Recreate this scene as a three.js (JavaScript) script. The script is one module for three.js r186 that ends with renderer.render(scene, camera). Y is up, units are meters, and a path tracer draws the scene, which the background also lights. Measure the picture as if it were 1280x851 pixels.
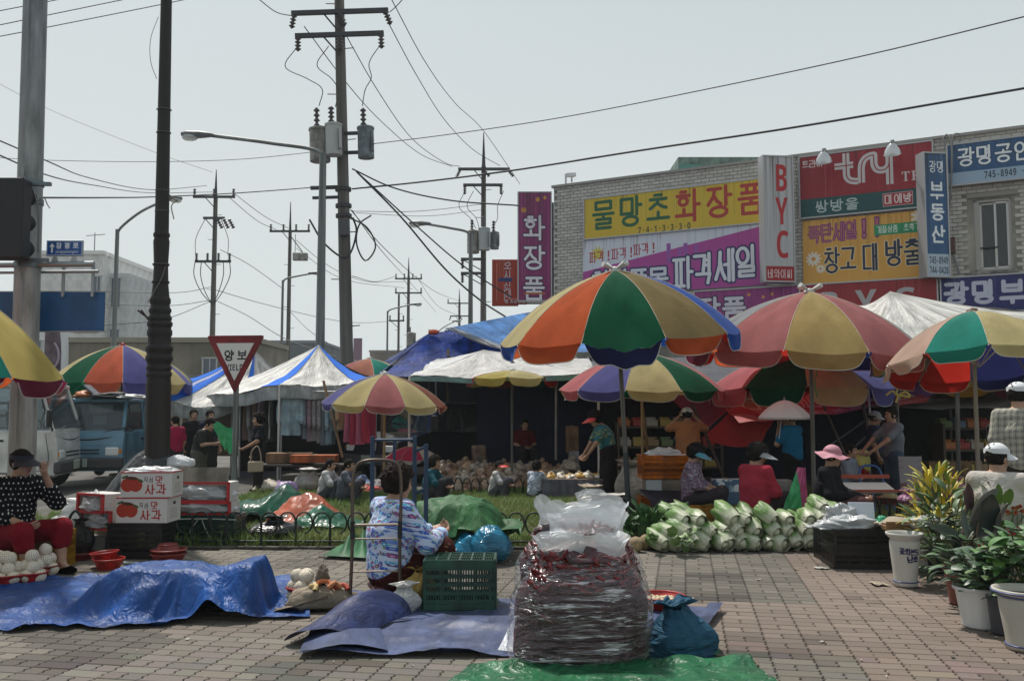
import * as THREE from 'three';
import { RoundedBoxGeometry } from 'three/addons/geometries/RoundedBoxGeometry.js';
import { mergeGeometries, mergeVertices, toCreasedNormals } from 'three/addons/utils/BufferGeometryUtils.js';

// ---------- camera, sky, sun, exposure ----------
const PW = 1280, PH = 851, FOC = 1150, HOR = 510, CAMH = 1.6;
const PITCH = Math.atan((HOR - PH / 2) / FOC);
const scene = new THREE.Scene();
const camera = new THREE.PerspectiveCamera(2 * Math.atan(PH / 2 / FOC) * 180 / Math.PI, PW / PH, 0.1, 3000);
camera.position.set(0, CAMH, 0);
camera.rotation.x = PITCH;
scene.add(camera);
const renderer = new THREE.WebGLRenderer({ antialias: true });
renderer.setSize(1024, 680);
renderer.toneMapping = THREE.LinearToneMapping;
renderer.toneMappingExposure = 1.1;
renderer.shadowMap.enabled = true;
const sstep0 = (t) => t * t * (3 - 2 * t);
const SUN = new THREE.Vector3(-0.42, 1.45, -0.62).normalize();
{
  const w = 256, h = 128, d = new Float32Array(w * h * 4);
  for (let y = 0; y < h; y++) for (let x = 0; x < w; x++) {
    const el = ((y + 0.5) / h - 0.5) * Math.PI, az = ((x + 0.5) / w - 0.5) * 2 * Math.PI;
    const dx = Math.cos(az) * Math.cos(el), dy = Math.sin(el), dz = Math.sin(az) * Math.cos(el);
    const c = Math.max(0, dx * SUN.x + dy * SUN.y + dz * SUN.z), t = Math.min(1, Math.max(0, dy) / 0.9), up = sstep0(t);
    const glow = 0.35 * Math.pow(c, 6) + 0.6 * Math.pow(c, 40);
    let r = 0.655 - 0.3 * up + glow, g = 0.70 - 0.27 * up + glow * 0.98, b = 0.70 - 0.22 * up + glow * 0.93;
    if (dy < 0) { r = 0.30; g = 0.30; b = 0.29; }
    d.set([r, g, b, 1], (y * w + x) * 4);
  }
  const sky = new THREE.DataTexture(d, w, h, THREE.RGBAFormat, THREE.FloatType);
  sky.mapping = THREE.EquirectangularReflectionMapping;
  sky.magFilter = THREE.LinearFilter;
  sky.needsUpdate = true;
  scene.background = sky;
  scene.environment = sky;
}
const sun = new THREE.DirectionalLight(new THREE.Color(1, 0.94, 0.86), 4.2);
sun.name = 'sun';
sun.position.copy(SUN).multiplyScalar(80).add(new THREE.Vector3(0, 0, -15));
sun.target.position.set(0, 0, -15);
sun.castShadow = true;
sun.shadow.radius = 4;
Object.assign(sun.shadow.camera, { left: -35, right: 35, top: 35, bottom: -35, near: 1, far: 200 });
sun.shadow.mapSize.set(4096, 4096);
scene.add(sun, sun.target);
scene.fog = new THREE.FogExp2(new THREE.Color(0.72, 0.77, 0.79), 0.0006);

// ---------- picture helpers: a pixel of the 1280 px photograph and a depth give a place ----------
const V = (x, y, z) => new THREE.Vector3(x, y, z);
function ray(px, py) { return V((px - PW / 2) / FOC, -(py - PH / 2) / FOC, -1).applyAxisAngle(V(1, 0, 0), PITCH); }
function P(px, py, D) { const r = ray(px, py); return V(r.x * D / -r.z, CAMH + r.y * D / -r.z, -D); }
function G(px, py, y = 0) { const r = ray(px, py), t = (y - CAMH) / r.y; return V(r.x * t, y, r.z * t); }
const MPP = (D) => D / FOC;     // metres per pixel at a depth

// ---------- random and noise ----------
let seed = 12345;
function rnd(a = 1, b) { seed = (seed * 1664525 + 1013904223) >>> 0; const r = seed / 4294967296; return b === undefined ? r * a : a + r * (b - a); }
function h3(x, y, z) { let n = Math.imul(x, 374761393) ^ Math.imul(y, 668265263) ^ Math.imul(z, 1274126177); n = Math.imul(n ^ (n >>> 13), 1274126177); return ((n ^ (n >>> 16)) >>> 0) / 4294967296; }
const fade = (t) => t * t * (3 - 2 * t), lerp = (a, b, t) => a + (b - a) * t, clamp = (x, a = 0, b = 1) => Math.min(b, Math.max(a, x));
function noise(x, y = 0, z = 0) {   // -1..1
  const X = Math.floor(x), Y = Math.floor(y), Z = Math.floor(z), u = fade(x - X), v = fade(y - Y), w = fade(z - Z);
  const l = (k) => lerp(lerp(h3(X, Y, Z + k), h3(X + 1, Y, Z + k), u), lerp(h3(X, Y + 1, Z + k), h3(X + 1, Y + 1, Z + k), u), v);
  return lerp(l(0), l(1), w) * 2 - 1;
}
function fbm(x, y, z = 0, o = 4) { let s = 0, a = 0.5; for (let i = 0; i < o; i++) { s += a * noise(x, y, z); x = x * 2.03 + 7.1; y = y * 2.03 + 3.7; z = z * 2.03 + 1.3; a *= 0.5; } return s; }
const ridge = (x, y, z = 0, o = 3) => { let s = 0, a = 0.5; for (let i = 0; i < o; i++) { s += a * (1 - Math.abs(noise(x, y, z)) * 2); x = x * 2.1 + 5; y = y * 2.1 + 9; a *= 0.5; } return s; };
const sstep = (a, b, x) => fade(clamp((x - a) / (b - a)));

// ---------- textures ----------
function dataTex(n, f, srgb, rep = 1) {   // f(u, v) -> [r, g, b] 0..1
  const d = new Uint8Array(n * n * 4);
  for (let y = 0; y < n; y++) for (let x = 0; x < n; x++) { const c = f(x / n, y / n), i = (y * n + x) * 4; for (let k = 0; k < 3; k++) d[i + k] = clamp(c[k] ?? c[0]) * 255; d[i + 3] = 255; }
  const t = new THREE.DataTexture(d, n, n);
  t.wrapS = t.wrapT = THREE.RepeatWrapping; t.magFilter = THREE.LinearFilter; t.minFilter = THREE.LinearFilter;
  if (srgb) t.colorSpace = THREE.SRGBColorSpace;
  t.repeat.set(rep, rep); t.needsUpdate = true;
  return t;
}
// tileable noise: blends four shifted copies
const tile = (f) => (u, v) => { const a = f(u, v), b = f(u - 1, v), c = f(u, v - 1), d = f(u - 1, v - 1), s = fade(u), t = fade(v); return lerp(lerp(a, b, s), lerp(c, d, s), t); };
const crinkle = dataTex(512, (u, v) => { const f = tile((x, y) => { const w = fbm(x * 5, y * 5, 2) * 0.35; return 0.55 * ridge(x * 6 + w * 3, y * 6 - w * 3, 4) + 0.25 * fbm(x * 18, y * 18, 1) + 0.3; }); return [f(u, v)]; });
const plasticWrinkle = dataTex(512, (u, v) => { const f = tile((x, y) => { const w = fbm(x * 4, y * 4, 7); return 0.6 * ridge(x * 5 + w, y * 22 + w * 5, 3, 3) + 0.3 * ridge(x * 9 - w * 2, y * 9, 8, 2) + 0.1; }); return [f(u, v)]; });
const grit = dataTex(256, (u, v) => { const f = tile((x, y) => 0.5 + 0.5 * fbm(x * 40, y * 40, 3, 3) + 0.25 * fbm(x * 7, y * 7, 9, 2)); return [f(u, v)]; });
const stain = dataTex(512, (u, v) => { const f = tile((x, y) => 0.8 + 0.35 * fbm(x * 6, y * 6, 5, 5) + 0.15 * fbm(x * 30, y * 4, 2, 3)); const k = f(u, v); return [k, k * 0.99, k * 0.97]; }, true);
const softStain = dataTex(256, (u, v) => { const f = tile((x, y) => 0.9 + 0.13 * fbm(x * 4, y * 4, 6, 4)); const k = f(u, v); return [k, k, k]; }, true);
const weave = dataTex(256, (u, v) => [0.5 + 0.25 * Math.sin(u * 2 * Math.PI * 64) * Math.sin(v * 2 * Math.PI * 64) + 0.25 * tile((x, y) => fbm(x * 12, y * 12, 1, 3))(u, v)]);
function rep(t, x, y = x) { const c = t.clone(); c.repeat.set(x, y); c.needsUpdate = true; return c; }
function canvasTex(w, h, draw) {
  const c = document.createElement('canvas'); c.width = w; c.height = h;
  const g = c.getContext('2d'); draw(g, w, h);
  const t = new THREE.CanvasTexture(c); t.colorSpace = THREE.SRGBColorSpace; t.wrapS = t.wrapT = THREE.RepeatWrapping;
  return t;
}

// ---------- materials ----------
const lin = (c) => Array.isArray(c) ? new THREE.Color().setRGB(...c) : new THREE.Color(c);
const cache = new Map();
function M(color, roughness = 0.8, o = {}) {
  const key = JSON.stringify([color, roughness, Object.entries(o).map(([k, v]) => [k, v?.uuid ?? v])]);
  if (!cache.has(key)) {
    const K = Object.keys(o).some((k) => /transmission|clearcoat|sheen|ior|specular|thickness/.test(k)) ? THREE.MeshPhysicalMaterial : THREE.MeshStandardMaterial;
    cache.set(key, new K({ color: lin(color), roughness, side: THREE.DoubleSide, ...o }));
  }
  return cache.get(key);
}
const cloth = (c, t = 0.3, o = {}) => M(c, 0.9, { specularIntensity: 0.2, transmission: t, thickness: 0, bumpMap: weave, bumpScale: 0.0006, ...o });
const tarpMat = (c, o = {}) => M(c, 0.5, { bumpMap: crinkle, bumpScale: 0.012, map: stain, specularIntensity: 0.55, ...o });
const plastic = (c, o = {}) => M(c, 0.38, { bumpMap: grit, bumpScale: 0.0004, map: rep(stain, 2), ...o });
const metal = (c, r = 0.45, o = {}) => M(c, r, { metalness: 0.6, ...o });
const glintStreaks = dataTex(512, (u, v) => { const f = tile((x, y) => { const w = fbm(x * 3, y * 5, 7) * 1.6; return 0.8 * ridge(x * 9 + w * 1.5, y * 24 + w * 3, 3, 3) + 0.35 * noise(x * 7, y * 9, 4) + 0.3 * ridge(x * 12 - w * 2, y * 10 + x * 9, 8, 2); }); return [1 - 0.6 * sstep(0.4, 0.95, f(u, v))]; });  // milky crease streaks, painted in as the glints of the wrinkled film
const film = M([0.95, 0.95, 0.97], 0.15, { transmission: 1, transmissionMap: glintStreaks, thickness: 0, bumpMap: plasticWrinkle, bumpScale: 0.01, ior: 1.6 });
const blackBag = M([0.012, 0.012, 0.014], 0.28, { bumpMap: crinkle, bumpScale: 0.02 });
const concrete = (c = [0.33, 0.32, 0.30]) => M(c, 0.9, { map: stain, bumpMap: grit, bumpScale: 0.003 });

// ---------- geometry ----------
const merge = (list) => { const a = list.flat(9).filter(Boolean).map((g) => g.index ? g.toNonIndexed() : g); if (a.length === 1) return a[0]; const ks = ['position', 'normal', 'uv', 'color'].filter((k) => a.every((g) => g.attributes[k])); a.forEach((g) => Object.keys(g.attributes).forEach((k) => ks.includes(k) || g.deleteAttribute(k))); return mergeGeometries(a); };
function uvm(g, s = 1) {   // uv in metres, by the main direction of each face
  if (g.index) g = g.toNonIndexed();
  const p = g.attributes.position, uv = new Float32Array(p.count * 2), a = V(), b = V(), c = V();
  for (let i = 0; i < p.count; i += 3) {
    a.fromBufferAttribute(p, i); b.fromBufferAttribute(p, i + 1).sub(a); c.fromBufferAttribute(p, i + 2).sub(a); b.cross(c);
    const ax = Math.abs(b.x), ay = Math.abs(b.y), az = Math.abs(b.z);
    for (let k = 0; k < 3; k++) { const x = p.getX(i + k), y = p.getY(i + k), z = p.getZ(i + k); uv[(i + k) * 2] = (ax > az && ax >= ay ? z : x) * s; uv[(i + k) * 2 + 1] = (ay > ax && ay > az ? z : y) * s; }
  }
  return g.setAttribute('uv', new THREE.BufferAttribute(uv, 2));
}
const xf = (g, x = 0, y = 0, z = 0, rx = 0, ry = 0, rz = 0, s = 1) => g.applyMatrix4(new THREE.Matrix4().compose(V(x, y, z), new THREE.Quaternion().setFromEuler(new THREE.Euler(rx, ry, rz)), typeof s === 'number' ? V(s, s, s) : s));
function bx(w, h, d, x = 0, y = 0, z = 0, rx = 0, ry = 0, rz = 0) { return xf(uvm(new THREE.BoxGeometry(w, h, d)), x, y, z, rx, ry, rz); }
function rbx(w, h, d, r, x = 0, y = 0, z = 0, rx = 0, ry = 0, rz = 0, seg = 2) { return xf(uvm(new RoundedBoxGeometry(w, h, d, seg, Math.min(r, w / 2.01, h / 2.01, d / 2.01))), x, y, z, rx, ry, rz); }
function cyl(r1, r2, h, x = 0, y = 0, z = 0, seg = 12, open = false) { return new THREE.CylinderGeometry(r1, r2, h, seg, 1, open).translate(x, y, z); }   // r1 top
function bar(a, b, r, r2 = r, seg = 8) {
  const d = V().subVectors(b, a), L = d.length();
  return new THREE.CylinderGeometry(r2, r, L, seg).applyQuaternion(new THREE.Quaternion().setFromUnitVectors(V(0, 1, 0), d.normalize())).translate((a.x + b.x) / 2, (a.y + b.y) / 2, (a.z + b.z) / 2);
}
const tube = (pts, r, seg = 24, rad = 6, closed = false) => new THREE.TubeGeometry(new THREE.CatmullRomCurve3(pts, closed, 'centripetal'), seg, r, rad, closed);
const lathe = (pts, seg = 20) => new THREE.LatheGeometry(pts.map(([r, y]) => new THREE.Vector2(r, y)), seg);
const ball = (r, x = 0, y = 0, z = 0, ws = 12, hs = 8) => new THREE.SphereGeometry(r, ws, hs).translate(x, y, z);
function grid(nu, nv, f, uvs = [1, 1]) {
  const pos = [], uv = [], ix = [];
  for (let j = 0; j <= nv; j++) for (let i = 0; i <= nu; i++) { const p = f(i / nu, j / nv); pos.push(p.x, p.y, p.z); uv.push(i / nu * uvs[0], j / nv * uvs[1]); }
  for (let j = 0; j < nv; j++) for (let i = 0; i < nu; i++) { const a = j * (nu + 1) + i, b = a + 1, c = a + nu + 1, d = c + 1; ix.push(a, b, d, a, d, c); }
  const g = new THREE.BufferGeometry(); g.setAttribute('position', new THREE.Float32BufferAttribute(pos, 3)); g.setAttribute('uv', new THREE.Float32BufferAttribute(uv, 2)); g.setIndex(ix); g.computeVertexNormals();
  return g;
}
function extrude(pts, depth, o = {}) { const s = new THREE.Shape(pts.map(([x, y]) => new THREE.Vector2(x, y))); for (const h of o.holes ?? []) s.holes.push(new THREE.Path(h.map(([x, y]) => new THREE.Vector2(x, y)))); return new THREE.ExtrudeGeometry(s, { depth, bevelEnabled: !!o.bevel, bevelSize: o.bevel ?? 0, bevelThickness: o.bevel ?? 0, bevelSegments: 2, curveSegments: o.curve ?? 8 }); }
function vcol(g, f) { const p = g.attributes.position, c = new Float32Array(p.count * 3); for (let i = 0; i < p.count; i++) c.set(f(p.getX(i), p.getY(i), p.getZ(i), i), i * 3); return g.setAttribute('color', new THREE.BufferAttribute(c, 3)); }
// a lumpy bag or heap: a sphere pressed flat below
function blob(rx, ry, rz, amp = 0.12, fr = 2.5, sd = 0, ws = 28, hs = 20, flat = 0.35) {
  const g = mergeVertices(new THREE.SphereGeometry(1, ws, hs).deleteAttribute('normal').deleteAttribute('uv')), p = g.attributes.position;
  const uv = [];
  for (let i = 0; i < p.count; i++) {
    const v = V().fromBufferAttribute(p, i), n = 1 + amp * fbm(v.x * fr + sd, v.y * fr, v.z * fr, 3) * 2 + amp * 0.5 * ridge(v.x * fr * 1.5 + sd, v.y * fr * 1.5, v.z * fr, 2);
    uv.push(Math.atan2(v.x, v.z) * (rx + rz) / 2, v.y * ry);
    let y = v.y * n; if (y < 0) y *= flat;
    p.setXYZ(i, v.x * n * rx, (y + flat) * ry, v.z * n * rz);
  }
  g.setAttribute('uv', new THREE.Float32BufferAttribute(uv, 2)); g.computeVertexNormals();
  return g;
}

// ---------- things and parts ----------
const taken = new Map();
function numbered(n) { const k = taken.get(n) ?? 0; taken.set(n, k + 1); return k ? n + '_' + String(k).padStart(3, '0') : n; }
function thing(name, label, category, pos = [0, 0, 0], turn = 0, group) {
  const o = new THREE.Group(); o.name = numbered(name); scene.add(o);
  pos.isVector3 ? o.position.copy(pos) : o.position.set(...pos);
  o.rotation.y = turn; o.userData = { label, category }; if (group) o.userData.group = group;
  return o;
}
function part(parent, name, geo, mat, label) {
  const m = new THREE.Mesh(Array.isArray(geo) ? merge(geo) : geo, mat); m.name = name; m.castShadow = m.receiveShadow = true; parent.add(m);
  if (label) m.userData.label = label;
  return m;
}
function solo(name, label, category, geo, mat, pos, turn, group) {   // a thing that is one mesh
  const m = part(scene, numbered(name), geo, mat); m.userData = { label, category }; if (group) m.userData.group = group;
  if (pos) pos.isVector3 ? m.position.copy(pos) : m.position.set(...pos);
  if (turn) m.rotation.y = turn;
  return m;
}
function struct(name, geo, mat, kind = 'structure') { const m = part(scene, numbered(name), geo, mat); m.userData.kind = kind; return m; }
function dup(o, pos, turn, label, group, s) { const c = o.clone(); c.name = numbered(o.name.replace(/_\d{3}$/, '')); scene.add(c); c.userData = { ...o.userData }; if (pos) pos.isVector3 ? c.position.copy(pos) : c.position.set(...pos); if (turn !== undefined) c.rotation.y = turn; if (label) c.userData.label = label; if (group) c.userData.group = group; if (s) c.scale.setScalar(s); return c; }
// ---------- ground ----------
struct('ground', new THREE.PlaneGeometry(3000, 3000).rotateX(-Math.PI / 2).translate(0, -0.035, -1000), M([0.15, 0.145, 0.138], 0.95, { map: rep(stain, 400), bumpMap: rep(grit, 900), bumpScale: 0.004 }));
const PD = V(0.183, 0, -0.983), PE = V(0.983, 0, 0.183);   // paver rows run along PE
const paved = struct('pavement', new THREE.PlaneGeometry(40, 13.4).rotateX(-Math.PI / 2).translate(0, -0.012, -3.95), M([0.06, 0.05, 0.042], 1, { map: rep(stain, 20, 7) }));
{
  const L = 0.266, W = 0.133, j = 0.0042;
  const block = (len, sd) => {   // straight long sides, toothed short ends
    const ys = [-0.5, -0.2, 0.08, 0.3, 0.5], tooth = [0, 0.013, -0.004, 0.012, 0], pos = [], add = (p, y) => pos.push(p[0], y, -p[1]);
    const loop = (q) => { const a = []; for (let k = 0; k < 5; k++) a.push([len / 2 - j - q + tooth[k] - 0.006, ys[k] * (W - 2 * j - 2 * q)]); for (let k = 4; k >= 0; k--) a.push([-len / 2 + j + q + tooth[k] - 0.006, ys[k] * (W - 2 * j - 2 * q)]); return a; };
    const A = loop(0), B = loop(0.005), n = A.length;
    for (let i = 0; i < n; i++) { const k = (i + 1) % n; add(A[i], -0.025); add(A[k], -0.025); add(A[k], -0.005); add(A[i], -0.025); add(A[k], -0.005); add(A[i], -0.005); add(A[i], -0.005); add(A[k], -0.005); add(B[k], 0); add(A[i], -0.005); add(B[k], 0); add(B[i], 0); }
    for (let k = 0; k < 4; k++) { const p = B[k], q = B[k + 1], r = B[n - 2 - k], t = B[n - 1 - k]; add(p, 0); add(q, 0); add(r, 0); add(p, 0); add(r, 0); add(t, 0); }
    const g = new THREE.BufferGeometry(); g.setAttribute('position', new THREE.Float32BufferAttribute(pos, 3)); g.computeVertexNormals(); return uvm(g, 1.5);
  };
  const G2 = [block(L, 1), block(L / 2, 2)];
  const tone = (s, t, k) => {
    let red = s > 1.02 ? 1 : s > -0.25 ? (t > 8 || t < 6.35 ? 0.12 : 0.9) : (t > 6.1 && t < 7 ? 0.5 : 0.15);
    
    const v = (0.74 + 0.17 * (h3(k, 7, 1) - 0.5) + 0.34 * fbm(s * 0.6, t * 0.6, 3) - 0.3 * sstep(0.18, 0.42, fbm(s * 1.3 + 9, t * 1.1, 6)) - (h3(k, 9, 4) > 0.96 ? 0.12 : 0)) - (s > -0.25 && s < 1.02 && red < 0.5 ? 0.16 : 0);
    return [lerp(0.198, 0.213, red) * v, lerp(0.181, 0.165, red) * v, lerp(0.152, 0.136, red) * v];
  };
  const spots = [];
  for (let a = -92; a < 92; a++) for (let b = 18; b < 96; b++) {
    const half = (b + (Math.floor(a / 2) % 2 ? 1 : 0)) % 2; if (!half && a % 2) continue;
    const s = half ? (a + 0.5) * L / 2 : (a + 1) * L / 2, t = (b + 0.5) * W, x = PE.x * s + PD.x * t, z = PE.z * s + PD.z * t;
    if (z < -10.55 || z > -2.6 || Math.abs(x) > 2.2 - z * 0.72) continue;
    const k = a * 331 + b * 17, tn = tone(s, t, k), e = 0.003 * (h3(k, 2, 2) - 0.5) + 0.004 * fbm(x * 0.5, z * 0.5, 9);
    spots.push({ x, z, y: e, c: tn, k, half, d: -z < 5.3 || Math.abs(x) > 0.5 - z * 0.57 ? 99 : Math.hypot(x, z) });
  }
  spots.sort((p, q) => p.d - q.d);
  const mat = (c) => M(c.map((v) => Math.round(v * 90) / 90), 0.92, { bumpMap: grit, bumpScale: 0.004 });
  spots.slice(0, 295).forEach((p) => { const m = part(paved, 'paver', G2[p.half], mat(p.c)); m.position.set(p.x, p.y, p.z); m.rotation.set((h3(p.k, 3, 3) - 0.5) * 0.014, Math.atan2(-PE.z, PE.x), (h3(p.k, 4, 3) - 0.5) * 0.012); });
  for (const h of [0, 1]) {
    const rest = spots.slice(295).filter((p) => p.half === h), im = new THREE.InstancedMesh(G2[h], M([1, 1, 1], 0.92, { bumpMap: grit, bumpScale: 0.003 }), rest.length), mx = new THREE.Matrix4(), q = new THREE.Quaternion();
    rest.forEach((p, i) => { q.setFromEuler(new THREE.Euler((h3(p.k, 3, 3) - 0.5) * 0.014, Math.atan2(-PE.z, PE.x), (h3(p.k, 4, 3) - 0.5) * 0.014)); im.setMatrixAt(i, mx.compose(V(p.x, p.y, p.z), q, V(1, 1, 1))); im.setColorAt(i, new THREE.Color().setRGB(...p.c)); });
    im.name = 'paver_field'; im.userData.kind = 'stuff'; im.castShadow = im.receiveShadow = true; paved.add(im);
  }
}
// grass bed behind the paving
struct('grass_bed', bx(13.6, 0.05, 7.4, 1.9, -0.02, -14.35), M([0.085, 0.07, 0.045], 1, { map: rep(stain, 1), bumpMap: grit, bumpScale: 0.03 }));
struct('kerb', Array.from({ length: 27 }, (_, i) => rbx(0.497, 0.09, 0.1, 0.008, -4.6 + i * 0.5, -0.02 + 0.004 * (h3(i, 1, 1) - 0.5), -10.66 + 0.006 * h3(i, 2, 2), 0, 0, 0, 1)), M([0.11, 0.1, 0.085], 0.95, { map: stain, bumpMap: grit, bumpScale: 0.004 }));
{
  const blade = (h, w, bend, a) => { const g = []; const p = [[-w, 0, 0], [w, 0, 0], [-w * 0.7, h * 0.5, bend * 0.3], [w * 0.7, h * 0.5, bend * 0.3], [0, h, bend]]; for (const [i, j2, k] of [[0, 1, 3], [0, 3, 2], [2, 3, 4]]) g.push(...p[i], ...p[j2], ...p[k]); const b = new THREE.BufferGeometry(); b.setAttribute('position', new THREE.Float32BufferAttribute(g, 3)); b.computeVertexNormals(); return b.rotateY(a); };
  const list = []; for (let i = 0; i < 11; i++) list.push(blade(rnd(0.07, 0.19), rnd(0.004, 0.008), rnd(0.02, 0.1), rnd(6.28)).translate(rnd(-0.06, 0.06), 0, rnd(-0.06, 0.06)));
  const g = merge(list), spots = [];
  for (let i = 0; i < 26000; i++) {
    const x = rnd(-4.8, 8.6), z = rnd(-18, -10.75), d = fbm(x * 0.8, z * 0.8, 4, 3);
    if (rnd() > 0.75 + d * 0.7) continue;
    spots.push([x, z, clamp(0.75 + d * 0.8 + rnd(-0.2, 0.25) + 0.5 * sstep(-11.6, -10.9, z), 0.35, 1.8)]);
  }
  for (let i = 0; i < 700; i++) spots.push([rnd(-5.4, -4.4), rnd(-11.8, -10.8), rnd(0.6, 1.3)], [rnd(-7, -4.5), rnd(-16, -12), rnd(0.4, 1)]);
  const im = new THREE.InstancedMesh(g, M([1, 1, 1], 0.75, { transmission: 0.35, thickness: 0 }), spots.length), mx = new THREE.Matrix4(), q = new THREE.Quaternion();
  spots.forEach(([x, z, s], i) => { q.setFromEuler(new THREE.Euler(rnd(-0.15, 0.15), rnd(6.28), rnd(-0.15, 0.15))); im.setMatrixAt(i, mx.compose(V(x, 0, z), q, V(s, s, s))); const dry = clamp(0.35 + fbm(x, z, 7) + rnd(-0.2, 0.2)) * 0.7; im.setColorAt(i, new THREE.Color().setRGB(lerp(0.12, 0.26, dry), lerp(0.21, 0.25, dry), lerp(0.035, 0.08, dry))); });
  im.name = 'grass'; im.userData = { kind: 'stuff', label: 'unmown green grass growing in the bed behind the pavers', category: 'grass' }; im.castShadow = im.receiveShadow = true; scene.add(im);
}

// ---------- lettering: Hangul syllables drawn as strokes ----------
const JAMO = (() => {
  const C = [0.5, 0.5, 0.5], g = { 'ㄱ': [[0, 0, 1, 0, 0.85, 1]], 'ㄴ': [[0, 0, 0, 1, 1, 1]], 'ㄷ': [[1, 0, 0, 0, 0, 1, 1, 1]], 'ㄹ': [[0, 0, 1, 0, 1, 0.5, 0, 0.5, 0, 1, 1, 1]], 'ㅁ': [[0, 0, 1, 0, 1, 1, 0, 1, 0, 0]], 'ㅂ': [[0, 0, 0, 1, 1, 1, 1, 0], [0, 0.48, 1, 0.48]], 'ㅅ': [[0.5, 0, 0.42, 0.5, 0, 1], [0.48, 0.35, 0.7, 0.75, 1, 1]], 'ㅇ': [C], 'ㅈ': [[0, 0, 1, 0], [0.55, 0, 0.42, 0.5, 0, 1], [0.46, 0.45, 0.7, 0.8, 1, 1]], 'ㅊ': [[0.3, -0.05, 0.7, -0.05], [0, 0.28, 1, 0.28], [0.55, 0.28, 0.42, 0.6, 0, 1], [0.46, 0.6, 0.7, 0.85, 1, 1]], 'ㅋ': [[0, 0, 1, 0, 0.85, 1], [0, 0.48, 0.95, 0.48]], 'ㅌ': [[1, 0, 0, 0, 0, 1, 1, 1], [0, 0.5, 0.9, 0.5]], 'ㅍ': [[0, 0, 1, 0], [0.28, 0, 0.28, 1], [0.72, 0, 0.72, 1], [0, 1, 1, 1]], 'ㅎ': [[0.3, -0.05, 0.7, -0.05], [0, 0.25, 1, 0.25], [0.5, 0.7, 0.3]] };
  return g;
})();
const LEAD = 'ㄱㄱㄴㄷㄷㄹㅁㅂㅂㅅㅅㅇㅈㅈㅊㅋㅌㅍㅎ', DBL = [1, 4, 8, 10, 13], TAIL = ['', 'ㄱ', 'ㄱㄱ', 'ㄱㅅ', 'ㄴ', 'ㄴㅈ', 'ㄴㅎ', 'ㄷ', 'ㄹ', 'ㄹㄱ', 'ㄹㅁ', 'ㄹㅂ', 'ㄹㅅ', 'ㄹㅌ', 'ㄹㅍ', 'ㄹㅎ', 'ㅁ', 'ㅂ', 'ㅂㅅ', 'ㅅ', 'ㅅㅅ', 'ㅇ', 'ㅈ', 'ㅊ', 'ㅋ', 'ㅌ', 'ㅍ', 'ㅎ'];
//  vowels: [below part, right part]; below: o u eu yo yu ; right: strokes
const VOW = ['|r', '|a', '|R', '|A', 'l|', 'e|', 'L|', 'E|', 'o', 'o|r', 'o|a', 'o|i', 'O', 'u', 'ul|', 'ue|', 'u|i', 'U', '-', '-|i', '|i'];
const VSPEC = [['', 'a'], ['', 'ai'], ['', 'A'], ['', 'Ai'], ['', 'e'], ['', 'ei'], ['', 'E'], ['', 'Ei'], ['o', ''], ['o', 'a'], ['o', 'ai'], ['o', 'i'], ['O', ''], ['u', ''], ['u', 'e'], ['u', 'ei'], ['u', 'i'], ['U', ''], ['-', ''], ['-', 'i'], ['', 'i']];
function syllable(g, ch, x, y, w, h) {   // traces one syllable into the current path
  const code = ch.charCodeAt(0) - 0xac00, l = Math.floor(code / 588), v = Math.floor(code % 588 / 28), t = code % 28, [lo, ri] = VSPEC[v];
  const put = (j, X, Y, Wd, Ht) => { for (const s of JAMO[j]) { if (s.length === 3) { g.moveTo(x + (X + (s[0] + s[2] * (s[2] < 0.4 ? 1.1 : 1)) * Wd) * w, y + (Y + s[1] * Ht) * h); g.ellipse(x + (X + s[0] * Wd) * w, y + (Y + s[1] * Ht) * h, s[2] * Wd * w * (s[2] < 0.4 ? 1.1 : 1), s[2] * Ht * h, 0, 0, 6.2832); } else for (let i = 0; i < s.length; i += 2) g[i ? 'lineTo' : 'moveTo'](x + (X + s[i] * Wd) * w, y + (Y + s[i + 1] * Ht) * h); } };
  const seq = (js, X, Y, Wd, Ht) => [...js].forEach((j, i) => put(j, X + i * Wd / js.length, Y, Wd / js.length * (js.length > 1 ? 0.82 : 1), Ht));
  const line = (...a) => { for (let i = 0; i < a.length; i += 2) g[i ? 'lineTo' : 'moveTo'](x + a[i] * w, y + a[i + 1] * h); };
  const bot = t ? 0.56 : 0.94, lj = LEAD[l] + (DBL.includes(l) ? LEAD[l] : ''), lw = ri ? (ri.length > 1 ? 0.46 : 0.52) : 0.72, lx = ri ? 0.07 : 0.14;
  seq(lj, lx, 0.06, lw, lo ? (t ? 0.24 : 0.42) : bot - 0.06);
  if (lo) { const yb = t ? 0.48 : 0.82, x0 = 0.03, x1 = ri ? 0.68 : 0.97, c = (x0 + x1) / 2; line(x0, yb, x1, yb); const up = lo === 'o' || lo === 'O', tip = up ? yb - (t ? 0.13 : 0.2) : yb + (t ? 0.1 : 0.2); if (lo === 'o' || lo === 'u') line(c, yb, c, tip); if (lo === 'O' || lo === 'U') { line(c - 0.15, yb, c - 0.15, tip); line(c + 0.15, yb, c + 0.15, tip); } }
  if (ri) {
    const two = ri.length > 1, k = ri[0], X = two ? 0.72 : 0.8, b = t ? 0.6 : 1; line(X, 0, X, b);
    const ys = k === 'A' || k === 'E' ? [0.35, 0.62] : [0.48]; if (k !== 'i') for (const q of ys) line(X, q * b, X + (k === 'e' || k === 'E' ? -0.2 : two ? 0.2 : 0.2), q * b);
    if (two) line(0.92, 0, 0.92, b);
  }
  if (t) seq(TAIL[t], 0.17, 0.66, 0.66, 0.3);
}
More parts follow.
